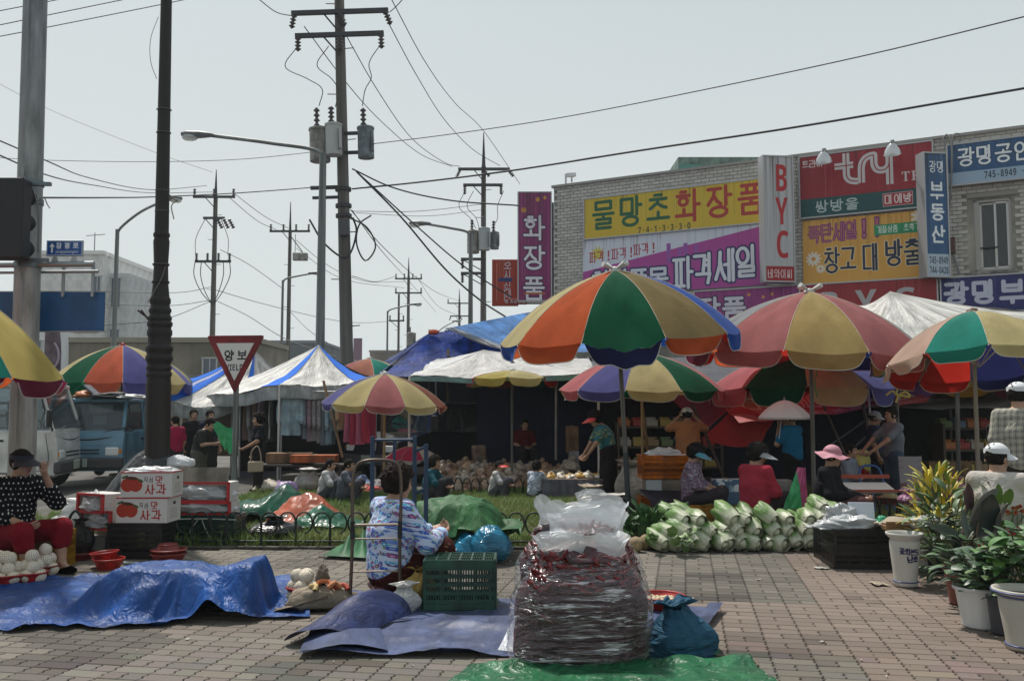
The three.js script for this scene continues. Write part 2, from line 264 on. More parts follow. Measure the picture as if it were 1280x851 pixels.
// text in cells of w x h; Latin letters and digits use the built-in font
function write(g, text, x, y, w, h, o = {}) {
  const { lw = 0.13, fill = '#fff', edge, ew = 0.1, down = false, gap = w * 1.08, slant = 0, font = 'sans-serif' } = o;
  [...text].forEach((ch, i) => {
    if (ch === ' ') return;
    const X = down ? x : x + i * gap, Y = (down ? y + i * gap : y) + slant * i, ko = ch.charCodeAt(0) >= 0xac00;
    g.lineJoin = 'round'; g.lineCap = 'round';
    if (ko) { for (const pass of edge ? [0, 1] : [1]) { g.beginPath(); syllable(g, ch, X, Y, w, h); g.strokeStyle = pass ? fill : edge; g.lineWidth = (pass ? lw : lw + ew) * Math.min(w, h); g.stroke(); } } else {
      g.save(); g.font = 'bold 100px ' + font; g.textBaseline = 'alphabetic'; g.textAlign = 'center'; g.translate(X + w / 2, Y + h); g.scale(w / 72, h / 74);
      if (edge) { g.strokeStyle = edge; g.lineWidth = 14; g.strokeText(ch, 0, 0); } g.fillStyle = fill; g.fillText(ch, 0, 0); g.restore();
    }
  });
}

// ---------- the shop building ----------
const FA = P(693, 420, 27.6), FB = P(1280, 420, 21.7), FU = V(FB.x - FA.x, 0, FB.z - FA.z).normalize(), FN = V(-FU.z, 0, FU.x), FTURN = Math.atan2(-FU.z, FU.x);
function facade(px, py, off = 0) { const r = ray(px, py), o = V(0, CAMH, 0), A = V(FA.x, 0, FA.z), t = (off + FN.dot(V().subVectors(A, o)) - 0) / FN.dot(r); const p = o.addScaledVector(r, t); return { s: V().subVectors(p, A).dot(FU), y: p.y, p }; }
const building = thing('shop_building', 'two storey shop building of pale brick tiles covered in signboards', 'building', [FA.x, 0, FA.z], FTURN);
const signRects = [];
{
  const top0 = facade(694, 235).y, top1 = facade(1280, 160).y, H = (top0 + top1) / 2, Lf = 15.5;
  const w0 = facade(1217, 250), w1 = facade(1268, 337), wx0 = w0.s, wx1 = w1.s, wy1 = w0.y, wy0 = w1.y;
  const wm = M([0.4, 0.385, 0.35], 0.95, { map: rep(stain, 0.3), bumpMap: grit, bumpScale: 0.004 });
  part(building, 'wall', [bx(wx0, H - 3, 0.25, wx0 / 2, 3 + (H - 3) / 2, -0.13), bx(Lf - wx1, H - 3, 0.25, (Lf + wx1) / 2, 3 + (H - 3) / 2, -0.13), bx(wx1 - wx0, H - wy1, 0.25, (wx0 + wx1) / 2, (H + wy1) / 2, -0.13), bx(wx1 - wx0, wy0 - 3, 0.25, (wx0 + wx1) / 2, (3 + wy0) / 2, -0.13), bx(0.25, H, 9, 0.125, H / 2, -4.76), bx(0.25, H, 9, Lf - 0.125, H / 2, -4.76), bx(Lf, H, 0.25, Lf / 2, H / 2, -9.4)], wm);
  part(building, 'roof', bx(Lf - 0.5, 0.2, 9, Lf / 2, H - 0.35, -4.8), concrete());
  part(building, 'coping', [bx(Lf + 0.1, 0.07, 0.4, Lf / 2, H + 0.03, -0.12), bx(0.4, 0.07, 9, 0.12, H + 0.032, -4.85)], M([0.3, 0.29, 0.27], 0.9, { bumpMap: grit, bumpScale: 0.004 }));
  part(building, 'floor_slab', bx(Lf - 0.5, 0.25, 9, Lf / 2, 2.95, -4.8), concrete([0.2, 0.2, 0.2]));
  // ground floor: piers, dark recess, glazed doors
  for (let k = 0; k < 5; k++) part(building, 'pier', bx(0.5, 2.82, 0.4, 0.25 + k * (Lf - 0.5) / 4, 1.41, -0.22), M([0.2, 0.19, 0.18], 0.9));
  for (let k = 0; k < 8; k++) { const x = 1.1 + k * 1.88; const d = part(building, 'shop_door', [bx(1.7, 0.08, 0.06, x, 2.6, -0.5), bx(1.7, 0.1, 0.06, x, 0.08, -0.5), bx(0.07, 2.45, 0.06, x - 0.82, 1.35, -0.5), bx(0.07, 2.45, 0.06, x + 0.82, 1.35, -0.5), bx(0.05, 2.4, 0.06, x, 1.35, -0.5)], metal([0.1, 0.1, 0.11])); part(d, 'pane', bx(1.6, 2.4, 0.012, x, 1.35, -0.5), M([0.5, 0.55, 0.56], 0.05, { transmission: 0.9, thickness: 0 })); }
  part(building, 'shop_floor', bx(Lf - 0.5, 0.06, 9, Lf / 2, 0.01, -4.8), M([0.12, 0.12, 0.12], 0.7));
  // window
  const wm2 = metal([0.32, 0.31, 0.29], 0.5), cx = (wx0 + wx1) / 2, cy = (wy0 + wy1) / 2, ww = wx1 - wx0, wh = wy1 - wy0;
  const win = part(building, 'window', [bx(0.12, wh, 0.14, wx0 + 0.06, cy, -0.12), bx(0.06, wh, 0.14, wx1 - 0.03, cy, -0.12), bx(ww, 0.07, 0.14, cx, wy1 - 0.035, -0.12), bx(ww, 0.06, 0.14, cx, wy0 + 0.03, -0.12)], wm2);
  const half = ww * 0.5;
  for (const [a, b, z] of [[wx0 + 0.12, wx0 + half + 0.1, -0.16], [wx0 + half + 0.03, wx1 - 0.06, -0.1]]) { const s = part(win, 'sash', [bx(0.05, wh - 0.14, 0.035, a + 0.025, cy, z), bx(0.05, wh - 0.14, 0.035, b - 0.025, cy, z), bx(b - a, 0.05, 0.035, (a + b) / 2, wy1 - 0.1, z), bx(b - a, 0.05, 0.035, (a + b) / 2, wy0 + 0.09, z)], metal([0.45, 0.44, 0.42], 0.4)); part(win, 'pane', bx(b - a - 0.09, wh - 0.25, 0.008, (a + b) / 2, cy, z), M([0.3, 0.35, 0.36], 0.04, { transmission: 0.92, thickness: 0 })); }
  part(win, 'safety_bar', bx(half, 0.03, 0.02, wx0 + half / 2 + 0.1, wy0 + wh * 0.33, -0.06), metal([0.03, 0.03, 0.03]));
  part(building, 'curtain', grid(20, 2, (u, v) => V(wx0 + 0.1 + u * half * 0.9, wy0 + v * wh, -0.3 + 0.03 * Math.sin(u * 30))), M([0.3, 0.33, 0.33], 0.9));
  part(building, 'lintel', bx(ww + 0.3, 0.11, 0.05, cx, wy1 + 0.1, 0.01), M([0.27, 0.26, 0.24], 0.9, { bumpMap: grit, bumpScale: 0.004 }));
  part(building, 'sill', bx(ww + 0.2, 0.07, 0.16, cx, wy0 - 0.04, 0.04), concrete());
  building.userData.bricks = { Lf, H, wx0, wx1, wy0, wy1 };
}
// signboards: the pixel corners of the face give its place on the wall
function sign(name, label, x0, x1, yl0, yl1, yr0, yr1, draw, o = {}) {
  const off = o.off ?? 0.14, a = facade(x0, yl0, off), b = facade(x0, yl1, off), c = facade(x1, yr0, off), d = facade(x1, yr1, off);
  const top = (a.y + c.y) / 2, bot = (b.y + d.y) / 2, w = c.s - a.s, h = top - bot;
  if (!o.free) signRects.push([a.s, c.s, bot, top]);
  const t = thing(name, label, o.cat ?? 'sign', [FA.x + FU.x * (a.s + w / 2) + FN.x * off, bot + h / 2, FA.z + FU.z * (a.s + w / 2) + FN.z * off], FTURN + (o.turn ?? 0), o.group);
  const th = o.th ?? 0.12, Wp = x1 - x0, Hp = Math.max(20, Wp * h / w), res = Math.min(8, 1100 / Wp);
  const tex = canvasTex(Math.round(Wp * res), Math.round(Hp * res), (g) => { g.scale(res, res); draw(g, Wp, Hp); for (let i = 0; i < 14; i++) { const x = rnd(Wp), l = Hp * rnd(0.15, 0.7), q = g.createLinearGradient(0, 0, 0, l); q.addColorStop(0, 'rgba(50,38,28,' + rnd(0.12, 0.34) + ')'); q.addColorStop(1, 'rgba(50,38,28,0)'); g.fillStyle = q; g.fillRect(x, 0, rnd(0.6, 2.6), l); } g.setTransform(1, 0, 0, 1, 0, 0); });
  part(t, o.soft ? 'backing' : 'case', rbx(w, h, th, 0.015, 0, 0, -th / 2 - 0.004, 0, 0, 0, 1), M(o.side ?? [0.35, 0.35, 0.36], 0.6));
  const face = o.soft ? grid(30, 12, (u, v) => V((u - 0.5) * w, (v - 0.5) * h, 0.012 + 0.012 * fbm(u * 6, v * 3, x0) + 0.006 * Math.sin(v * 30 + u * 5))) : new THREE.PlaneGeometry(w - 0.02, h - 0.02);
  part(t, 'face', face, M('#ffffff', 0.5, { map: tex, bumpMap: grit, bumpScale: 0.0006 }));
  if (!o.soft) part(t, 'rim', [bx(w + 0.03, 0.035, th + 0.03, 0, h / 2, -th / 2 + 0.005), bx(w + 0.03, 0.035, th + 0.03, 0, -h / 2, -th / 2 + 0.005), bx(0.035, h - 0.035, th + 0.03, -w / 2, 0, -th / 2 + 0.005), bx(0.035, h - 0.035, th + 0.03, w / 2, 0, -th / 2 + 0.005)], metal([0.4, 0.4, 0.41], 0.5));
  return t;
}
const bgf = (c) => (g, w, h) => { g.fillStyle = c; g.fillRect(0, 0, w, h); g.globalAlpha = 0.07; for (let i = 0; i < 60; i++) { g.fillStyle = i % 2 ? '#000' : '#fff'; g.fillRect(rnd(w), 0, rnd(0.3, 2), rnd(h)); } g.globalAlpha = 1; };
sign('cosmetics_signboard', 'long yellow signboard with green and red letters below the roof edge', 730, 957, 247, 300, 224, 277, (g, w, h) => {
  bgf('#c7a92f')(g, w, h);
  write(g, '물망초', 12, 4, 28, 37, { fill: '#1d5a3a', lw: 0.15, gap: 36 }); write(g, '화장품', 120, 4, 29, 37, { fill: '#a3342c', lw: 0.15, gap: 38 });
  write(g, '7·4·1·3·3·3·0', 71, 43, 5.6, 8, { fill: '#33302a', gap: 5.2 });
});
sign('sale_banner', 'white and magenta sale banner under the long yellow signboard', 729, 957, 302, 374, 278, 352, (g, w, h) => {
  bgf('#c9cdd8')(g, w, h); g.fillStyle = '#a5418f'; g.beginPath(); g.moveTo(0, 40); g.lineTo(w, 2); g.lineTo(w, h); g.lineTo(0, h); g.fill();
  g.fillStyle = '#8f4f9e'; for (const [x, hh] of [[110, 24], [124, 16], [131, 22], [144, 18]]) g.fillRect(x, 30 - hh * 0.7, 5, hh);
  g.fillStyle = '#c8b94a'; g.beginPath(); for (let i = 0; i < 20; i++) { const r = i % 2 ? 5 : 11, a = i * 0.314; g.lineTo(20 + r * Math.cos(a), 18 + r * Math.sin(a)); } g.fill();
  write(g, '파격!', 8, 16, 10, 13, { fill: '#a03040', lw: 0.13, slant: -0.5 }); write(g, '파격!', 38, 14, 10, 13, { fill: '#a03040', lw: 0.13, slant: -0.5 }); write(g, '파격!', 67, 11, 10, 13, { fill: '#a03040', lw: 0.13, slant: -0.5 });
  write(g, '화장품목', 12, 41, 24, 30, { fill: '#c9ccd6', edge: '#28285a', lw: 0.16, ew: 0.16, gap: 25 }); write(g, '파격세일', 117, 32, 24, 36, { fill: '#d2d5dc', edge: '#28285a', lw: 0.17, ew: 0.16, gap: 25.5, slant: -2.6 });
}, { soft: true, th: 0.04, off: 0.08 });
sign('lower_cosmetics_sign', 'purple shop sign with white letters below the sale banner', 868, 1000, 366, 408, 354, 400, (g, w, h) => { bgf('#8c2f78')(g, w, h); g.fillStyle = '#d08a50'; for (const [x, y] of [[88, 12], [99, 9], [106, 16], [70, 8]]) { g.beginPath(); for (let i = 0; i < 10; i++) g.lineTo(x + (i % 2 ? 1.4 : 3.4) * Math.cos(i * 0.628), y + (i % 2 ? 1.4 : 3.4) * Math.sin(i * 0.628)); g.fill(); } write(g, '장품', 4, 10, 28, 30, { fill: '#c9c4d0', edge: '#2a2450', lw: 0.16, gap: 33 }); }, { th: 0.2, off: 0.3 });
sign('underwear_signboard', 'red and teal signboard with a curling white logo', 999, 1166, 197, 273, 175, 258, (g, w, h) => {
  bgf('#8e1f2b')(g, w, h); g.fillStyle = '#14494a'; g.fillRect(0, h * 0.7, w, h);
  write(g, '트라이', 4, 6, 8.5, 10, { fill: '#cdc6c2', lw: 0.14 }); write(g, '쌍방울', 20, h * 0.75, 16, 16, { fill: '#aebcba', lw: 0.12, gap: 19.5 });
  g.fillStyle = '#9b2a35'; g.fillRect(106, h * 0.74, 36, 17); g.strokeStyle = '#c0a0a0'; g.lineWidth = 0.8; g.strokeRect(106, h * 0.74, 36, 17); write(g, '미에방', 108, h * 0.765, 9.5, 12, { fill: '#d8d4d0', lw: 0.14, gap: 11.5 });
  const logo = () => { g.beginPath(); g.moveTo(61, 2); g.lineTo(61, 30); g.quadraticCurveTo(61, 42, 76, 42); g.moveTo(46, 19); g.lineTo(70, 19); g.moveTo(80, 45); g.lineTo(80, 28); g.quadraticCurveTo(80, 9, 96, 9); g.lineTo(96, 20); g.quadraticCurveTo(97, 31, 106, 31); g.quadraticCurveTo(115, 30, 115, 20); g.lineTo(115, 7); g.moveTo(115, 22); g.lineTo(115, 51); g.stroke(); };
  g.lineJoin = 'round'; g.lineCap = 'butt'; g.strokeStyle = '#c5bfbf'; g.lineWidth = 9; logo(); g.strokeStyle = '#8e1f2b'; g.lineWidth = 1.4; logo();
  write(g, 'TRY', 129, 36, 11, 13, { fill: '#c5bfbf', font: 'serif' });
});
sign('clearance_banner', 'orange clearance banner with navy letters and daisies', 1003, 1158, 277, 358, 262, 345, (g, w, h) => {
  bgf('#cf9a45')(g, w, h); const daisy = (x, y, r) => { g.fillStyle = '#d9d2c4'; for (let i = 0; i < 11; i++) { g.beginPath(); g.ellipse(x + r * 0.6 * Math.cos(i * 0.571), y + r * 0.6 * Math.sin(i * 0.571), r * 0.45, r * 0.16, i * 0.571, 0, 6.3); g.fill(); } g.fillStyle = '#cf8a3a'; g.beginPath(); g.arc(x, y, r * 0.28, 0, 6.3); g.fill(); };
  daisy(14, 53, 10); daisy(23, 67, 6); daisy(150, 8, 13);
  write(g, '폭탄세일!!', 8, 8, 15, 24, { fill: '#b06070', edge: '#6a2c6c', lw: 0.1, ew: 0.14, gap: 16, slant: -0.8 });
  g.fillStyle = '#1c8a58'; g.fillRect(92, 14, 64, 14); write(g, '계절상품 초특가 세', 95, 16, 6, 9.5, { fill: '#e0e6dc', lw: 0.14, gap: 6.6 });
  write(g, '창고', 28, 40, 19, 34, { fill: '#1c2440', edge: '#d8c8a0', lw: 0.17, ew: 0.1, gap: 21 }); write(g, '대', 77, 39, 18, 34, { fill: '#1c2440', edge: '#d8c8a0', lw: 0.17, ew: 0.1 }); write(g, '방출', 105, 36, 20, 34, { fill: '#1c2440', edge: '#d8c8a0', lw: 0.17, ew: 0.1, gap: 23 });
}, { soft: true, th: 0.04, off: 0.08 });
sign('lower_underwear_sign', 'red fascia sign with large grey Latin letters above the white canopy', 1000, 1172, 356, 402, 346, 394, (g, w, h) => { bgf('#8f1d26')(g, w, h); write(g, 'B', 22, 10, 32, 34, { fill: '#a9a4a6' }); write(g, 'Y', 68, 10, 34, 34, { fill: '#a9a4a6' }); write(g, 'C', 115, 10, 34, 34, { fill: '#a9a4a6' }); }, { th: 0.3, off: 0.4 });
sign('estate_agent_board', 'blue estate agent board with white letters above the window', 1184, 1330, 183, 234, 162, 216, (g, w, h) => { bgf('#2a527c')(g, w, h); g.fillStyle = '#93a9bd'; g.fillRect(0, h * 0.7, w, h); write(g, '광명공인중개', 14, 7, 20, 27, { fill: '#dfe3e6', edge: '#16324f', lw: 0.16, ew: 0.12, gap: 24 }); write(g, '745-8949 ·', 46, h * 0.74, 6, 10.5, { fill: '#1b2430', gap: 5.2 }); }, { off: 0.2 });
sign('navy_fascia_sign', 'navy fascia sign with outlined white letters under the window', 1176, 1340, 348, 394, 337, 384, (g, w, h) => { bgf('#1d2060')(g, w, h); write(g, '광명부동', 5, 8, 29, 32, { fill: '#b9bccb', lw: 0.2, gap: 36 }); }, { th: 0.3, off: 0.42 });
sign('projecting_letter_sign', 'tall white box sign with red letters B Y C', 953, 992, 195, 352, 195, 352, (g, w, h) => { bgf('#b4b4b6')(g, w, h); ['B', 'Y', 'C'].forEach((c, i) => write(g, c, 13, 9 + i * 43, 21, 36, { fill: '#b02028' })); g.fillStyle = '#9c1a20'; g.fillRect(0, h - 19, w, 19); write(g, '비와이씨', 3, h - 15, 7.5, 11, { fill: '#d8c8c8', lw: 0.13, gap: 8.6 }); }, { off: 0.75, th: 0.3, side: [0.75, 0.76, 0.78], turn: -FTURN + 0.12, free: true });
sign('estate_agent_column_sign', 'tall narrow blue sign with white letters beside the orange banner', 1152, 1186, 191, 346, 191, 346, (g, w, h) => { bgf('#2b547e')(g, w, h); g.fillStyle = '#a9b7c4'; g.fillRect(0, h * 0.82, w, h); write(g, '광명', 8, 11, 10, 16, { fill: '#e2e6e8', lw: 0.15, gap: 12 }); ['부', '동', '산'].forEach((c, i) => write(g, c, 9, 40 + i * 31, 19, 23, { fill: '#e2e6e8', lw: 0.17 })); write(g, '745-8949', 3, h * 0.84, 4.6, 10, { fill: '#1f2d3c', gap: 3.6 }); write(g, '744-0428', 3, h * 0.92, 4.6, 10, { fill: '#1f2d3c', gap: 3.6 }); }, { off: 0.75, th: 0.3, side: [0.7, 0.74, 0.78], turn: -FTURN + 0.14, free: true });
{
  const t = sign('cosmetics_column_sign', 'tall purple sign with white letters fixed at the building corner', 650, 687, 240, 376, 240, 376, (g, w, h) => { bgf('#7d1c5c')(g, w, h); g.fillStyle = '#c08a3a'; for (const [x, y, r] of [[6, 20, 3], [22, 8, 2.5], [30, 6, 2]]) { g.beginPath(); g.arc(x, y, r, 0, 6.3); g.fill(); } ['화', '장', '품'].forEach((c, i) => write(g, c, 6, 27 + i * 34, 23, 26, { fill: '#d9d6dc', edge: '#3c1c4c', lw: 0.13 })); g.fillStyle = '#b0602c'; g.fillRect(6, h - 9, 24, 2); }, { off: 0.2, th: 0.25, side: [0.2, 0.06, 0.15], turn: -FTURN, free: true });
  for (const y of [0.6, -0.9]) part(t, 'bracket', bx(0.7, 0.12, 0.08, 0.55, y, -0.14), metal([0.12, 0.16, 0.18]));
}
{   // smaller hanging signs past the corner
  const box = (name, label, x0, x1, y0, y1, D, draw, side) => { const a = P(x0, y0, D), b = P(x1, y1, D), w = b.x - a.x, h = a.y - b.y, t = thing(name, label, 'sign', [(a.x + b.x) / 2, (a.y + b.y) / 2, -D]); const s = 12; part(t, 'case', rbx(w, h, 0.18, 0.02, 0, 0, -0.1), M(side, 0.6)); part(t, 'face', new THREE.PlaneGeometry(w - 0.03, h - 0.03), M('#ffffff', 0.5, { map: canvasTex(Math.round((x1 - x0) * s), Math.round((y1 - y0) * s), (g) => { g.scale(s, s); draw(g, x1 - x0, y1 - y0); }) })); for (const k of [0.3, -0.3]) part(t, 'bracket', bx(1.6, 0.05, 0.05, w / 2 + 0.75, h * k, -0.14), metal([0.1, 0.1, 0.11])); return t; };
  box('restaurant_sign', 'small orange-red hanging sign beside the purple column sign', 615, 648, 324, 382, 30, (g, w, h) => { bgf('#a5331f')(g, w, h); write(g, '오시', 15, 3, 9, 10, { fill: '#c3cdd8', down: true, gap: 11, lw: 0.12 }); g.fillStyle = '#2b3c78'; g.fillRect(8, 23, 18, 5); write(g, '신대당', 15, 29, 9, 8, { fill: '#c3cdd8', down: true, gap: 9, lw: 0.12 }); g.fillStyle = '#c98a7a'; for (let i = 0; i < 20; i++) g.fillRect(5, 5 + i * 2.4, 1.2, 1.4); }, [0.3, 0.07, 0.04]);
  box('small_red_sign', 'tiny red and white sign below the orange-red hanging sign', 635, 659, 373, 380, 29, (g, w, h) => { bgf('#8f2020')(g, w, h); write(g, '초신당집', 2, 1.4, 4.4, 4.6, { fill: '#ddd', gap: 5.2, lw: 0.14 }); }, [0.3, 0.05, 0.05]);
  const D = 30, st = thing('steel_column', 'dark steel column carrying the hanging signs at the building corner', 'column', P(690, 576, D - 1.6).setY(0)); part(st, 'shaft', bx(0.16, 8, 0.16, 0, 4, 0), metal([0.1, 0.13, 0.14]));
}
// brick tiles of the upper wall
{
  const { Lf, H, wx0, wx1, wy0, wy1 } = building.userData.bricks, bw = 0.225, bh = 0.098, g = rbx(bw - 0.012, bh - 0.014, 0.02, 0.004, 0, 0, 0.006, 0, 0, 0, 1), all = [];
  delete building.userData.bricks;
  for (let r = 0; 3.3 + r * bh < H - 0.03; r++) for (let c = 0; c < Lf / bw; c++) {
    const x = (c + (r % 2 ? 0.5 : 0)) * bw + bw / 2, y = 3.3 + (r + 0.5) * bh;
    if (x > Lf - bw / 2 || (x > wx0 - bw * 0.5 - 0.06 && x < wx1 + bw * 0.5 + 0.06 && y > wy0 - 0.1 && y < wy1 + 0.2)) continue;
    if (signRects.some(([a, b, d, e]) => x > a + 0.25 && x < b - 0.25 && y > d + 0.12 && y < e - 0.12)) continue;
    const hid = signRects.some(([a, b, d, e]) => x > a - 0.1 && x < b + 0.1 && y > d - 0.05 && y < e + 0.05);
    all.push({ x, y, k: r * 97 + c, f: hid ? 99 : 11.9 - x + Math.abs(y - 5.6) * 0.4 + (x > 12 ? 20 : 0) });
  }
  all.sort((p, q) => p.f - q.f);
  const tone = (k) => { const v = 0.4 + 0.13 * h3(k, 5, 5); return [v, v * 0.965, v * 0.88]; };
  all.slice(0, 290).forEach((p) => { const m = part(building, 'brick', g, M(tone(p.k).map((v) => Math.round(v * 40) / 40), 0.7)); m.position.set(p.x, p.y, 0); });
  const rest = all.slice(290), im = new THREE.InstancedMesh(g, M([1, 1, 1], 0.7), rest.length), mx = new THREE.Matrix4();
  rest.forEach((p, i) => { im.setMatrixAt(i, mx.makeTranslation(p.x, p.y, 0)); im.setColorAt(i, new THREE.Color().setRGB(...tone(p.k))); });
  im.name = 'brickwork'; im.userData.kind = 'stuff'; im.castShadow = im.receiveShadow = true; building.add(im);
}
// things on the roof and the wall
{
  const p = facade(712, 232, 0).p, c = thing('security_camera', 'white security camera on a short post at the roof corner', 'camera', p.clone().add(V(0, 0, -0.2)));
  part(c, 'post', cyl(0.03, 0.03, 0.35, -0.1, 0.17, 0, 8), metal([0.5, 0.5, 0.5])); part(c, 'housing', rbx(0.34, 0.13, 0.14, 0.03, 0.04, 0.38, 0, 0, 0.3, 0.12), M([0.6, 0.62, 0.63], 0.5)); part(c, 'bracket', bx(0.05, 0.16, 0.05, 0.08, 0.24, 0), metal([0.4, 0.4, 0.4]));
  const q = P(903, 214, 30), hut = thing('rooftop_structure', 'flat green rooftop structure standing behind the parapet', 'roof hut', q);
  part(hut, 'roof', bx(2.9, 0.46, 3, 0, 0.25, -1.5), M([0.2, 0.3, 0.27], 0.7, { map: stain })); part(hut, 'fascia', bx(0.75, 0.22, 0.04, -1.05, 0.12, 0.03), M([0.1, 0.24, 0.21], 0.7)); for (const x of [-1.2, 1.2]) part(hut, 'post', bx(0.1, 0.9, 0.1, x, -0.4, -0.5), metal([0.2, 0.25, 0.24]));
  [[1030, 200, 'spot lamp on a short arm over the red logo signboard, nearer its pale corner text'], [1116, 190, 'spot lamp on a short arm over the red logo signboard, nearer the tall blue sign']].forEach(([x, y, l]) => {
    const s = facade(x, y, 0.75).p, t = thing('sign_spotlight', l, 'lamp', s, FTURN, 'lamps over the red signboard');
    part(t, 'shade', lathe([[0.03, 0.22], [0.09, 0.18], [0.17, 0.06], [0.21, -0.06], [0.2, -0.06], [0.15, 0.05], [0.06, 0.16]], 18).rotateX(0.5), metal([0.55, 0.56, 0.57], 0.3)); part(t, 'bulb', ball(0.07, 0, 0, 0.04), M([0.8, 0.8, 0.75], 0.2)); part(t, 'arm', tube([V(0, 0.2, -0.05), V(0, 0.34, -0.15), V(0, 0.34, -0.4), V(0, 0.2, -0.62)], 0.018, 14), metal([0.3, 0.3, 0.3])); part(t, 'socket', cyl(0.05, 0.06, 0.12, 0, 0.26, -0.09, 10), metal([0.25, 0.25, 0.25]));
  });
  const pp = facade(1189, 170, 0.3).p, cd = solo('wall_conduit', 'grey cable conduit curling down the brick wall beside the blue signs', 'conduit', [tube([facade(1183, 182, 0.2).p, facade(1180, 172, 0.2).p, facade(1184, 168, 0.2).p, facade(1189, 175, 0.25).p, facade(1189, 240, 0.25).p, facade(1186, 290, 0.1).p, facade(1200, 342, 0.08).p], 0.025, 60), tube([facade(1191, 180, 0.22).p, facade(1193, 168, 0.22).p, facade(1199, 167, 0.22).p, facade(1202, 176, 0.1).p], 0.018, 30)], M([0.22, 0.22, 0.22], 0.6));
  solo('meter_box', 'small dark red meter box on the brick wall beside the window', 'box', [rbx(0.2, 0.4, 0.12, 0.02)], M([0.11, 0.05, 0.045], 0.6), facade(1189, 307, 0.1).p, FTURN);
}
// ---------- poles, lamps, wires, road signs, far buildings ----------
const poleMat = concrete([0.2, 0.195, 0.185]), lampMat = M([0.26, 0.29, 0.3], 0.5, { metalness: 0.3, map: stain }), dark = M([0.035, 0.035, 0.04], 0.55), insul = M([0.06, 0.05, 0.05], 0.25);
function insulator(r = 0.07, h = 0.4) { const p = [[0.02, 0]]; for (let i = 0; i < 4; i++) { const y = i * h / 4; p.push([r * 0.45, y + 0.01], [r, y + h * 0.08], [r * 0.4, y + h * 0.2]); } p.push([0.02, h]); return lathe(p, 10); }
// a utility pole: base at a depth under a pixel column; arms = [height, x0, x1] in metres beside the pole
function utilityPole(label, px, D, H, r, arms, o = {}) {
  const b = P(px, 420, D), t = thing('utility_pole', label, 'utility pole', [b.x, 0, -D], o.turn ?? 0);
  if (o.lean) t.rotation.z = o.lean;
  part(t, 'shaft', cyl(r * 0.72, r * 1.1, H, 0, H / 2, 0, 16), o.mat ?? poleMat);
  if (o.tip) part(t, 'tip', cyl(0.02, r * 0.6, o.tip, 0, H + o.tip / 2, 0, 8), dark);
  arms.forEach(([y, x0, x1, ins = 2, down]) => {
    const a = part(t, 'crossarm', [bx(x1 - x0, 0.13, 0.11, (x0 + x1) / 2, y, r + 0.04), bar(V((x0 + x1) / 2 - 0.5, y - 0.03, r + 0.05), V(0, y - 0.6, r + 0.02), 0.025)], dark);
    for (let k = 0; k < ins; k++) { const x = lerp(x0 + 0.08, x1 - 0.08, ins > 1 ? k / (ins - 1) : 0.5); const g = insulator(0.1, 0.42); if (down) g.rotateX(Math.PI).rotateZ(down * (x > 0 ? 1 : -0.6)).translate(x, y - 0.06, r + 0.05); else g.translate(x, y + 0.06, r + 0.05); part(a, 'insulator', g, insul); }
  });
  for (let y = 4; y < H - 1; y += 1.4) part(t, 'climbing_step', bar(V(0, y, 0), V((y % 2.8 < 1.4 ? 1 : -1) * (r + 0.22), y + 0.02, 0), 0.016), dark);
  return t;
}
function transformer(t, x, y, z, r, h, m, tall = 0.55) {
  const g = part(t, 'transformer', [cyl(r, r, h, x, y + h / 2, z, 18), cyl(r * 1.08, r * 1.08, 0.06, x, y + h, z, 18), ball(r * 0.98, 0, 0, 0, 16, 8).scale(1, 0.28, 1).translate(x, y + h + 0.02, z), ...[0, 1, 2, 3, 4].map((k) => bx(0.04, h * 0.7, r * 0.5, x + r * 1.05 * Math.cos(k * 0.5 - 1), y + h * 0.5, z + r * 1.05 * Math.sin(k * 0.5 + 0.6)))], m);
  part(g, 'bushing', insulator(0.1, tall).translate(x - r * 0.2, y + h + 0.06, z + r * 0.3), insul);
  part(g, 'bracket', [bx(Math.abs(x) + 0.1, 0.09, 0.09, x / 2, y + h * 0.85, z), bx(Math.abs(x) + 0.1, 0.09, 0.09, x / 2, y + h * 0.2, z)], dark);
}
const trA = M([0.36, 0.36, 0.34], 0.6, { map: stain }), trB = M([0.26, 0.32, 0.36], 0.6, { map: stain });
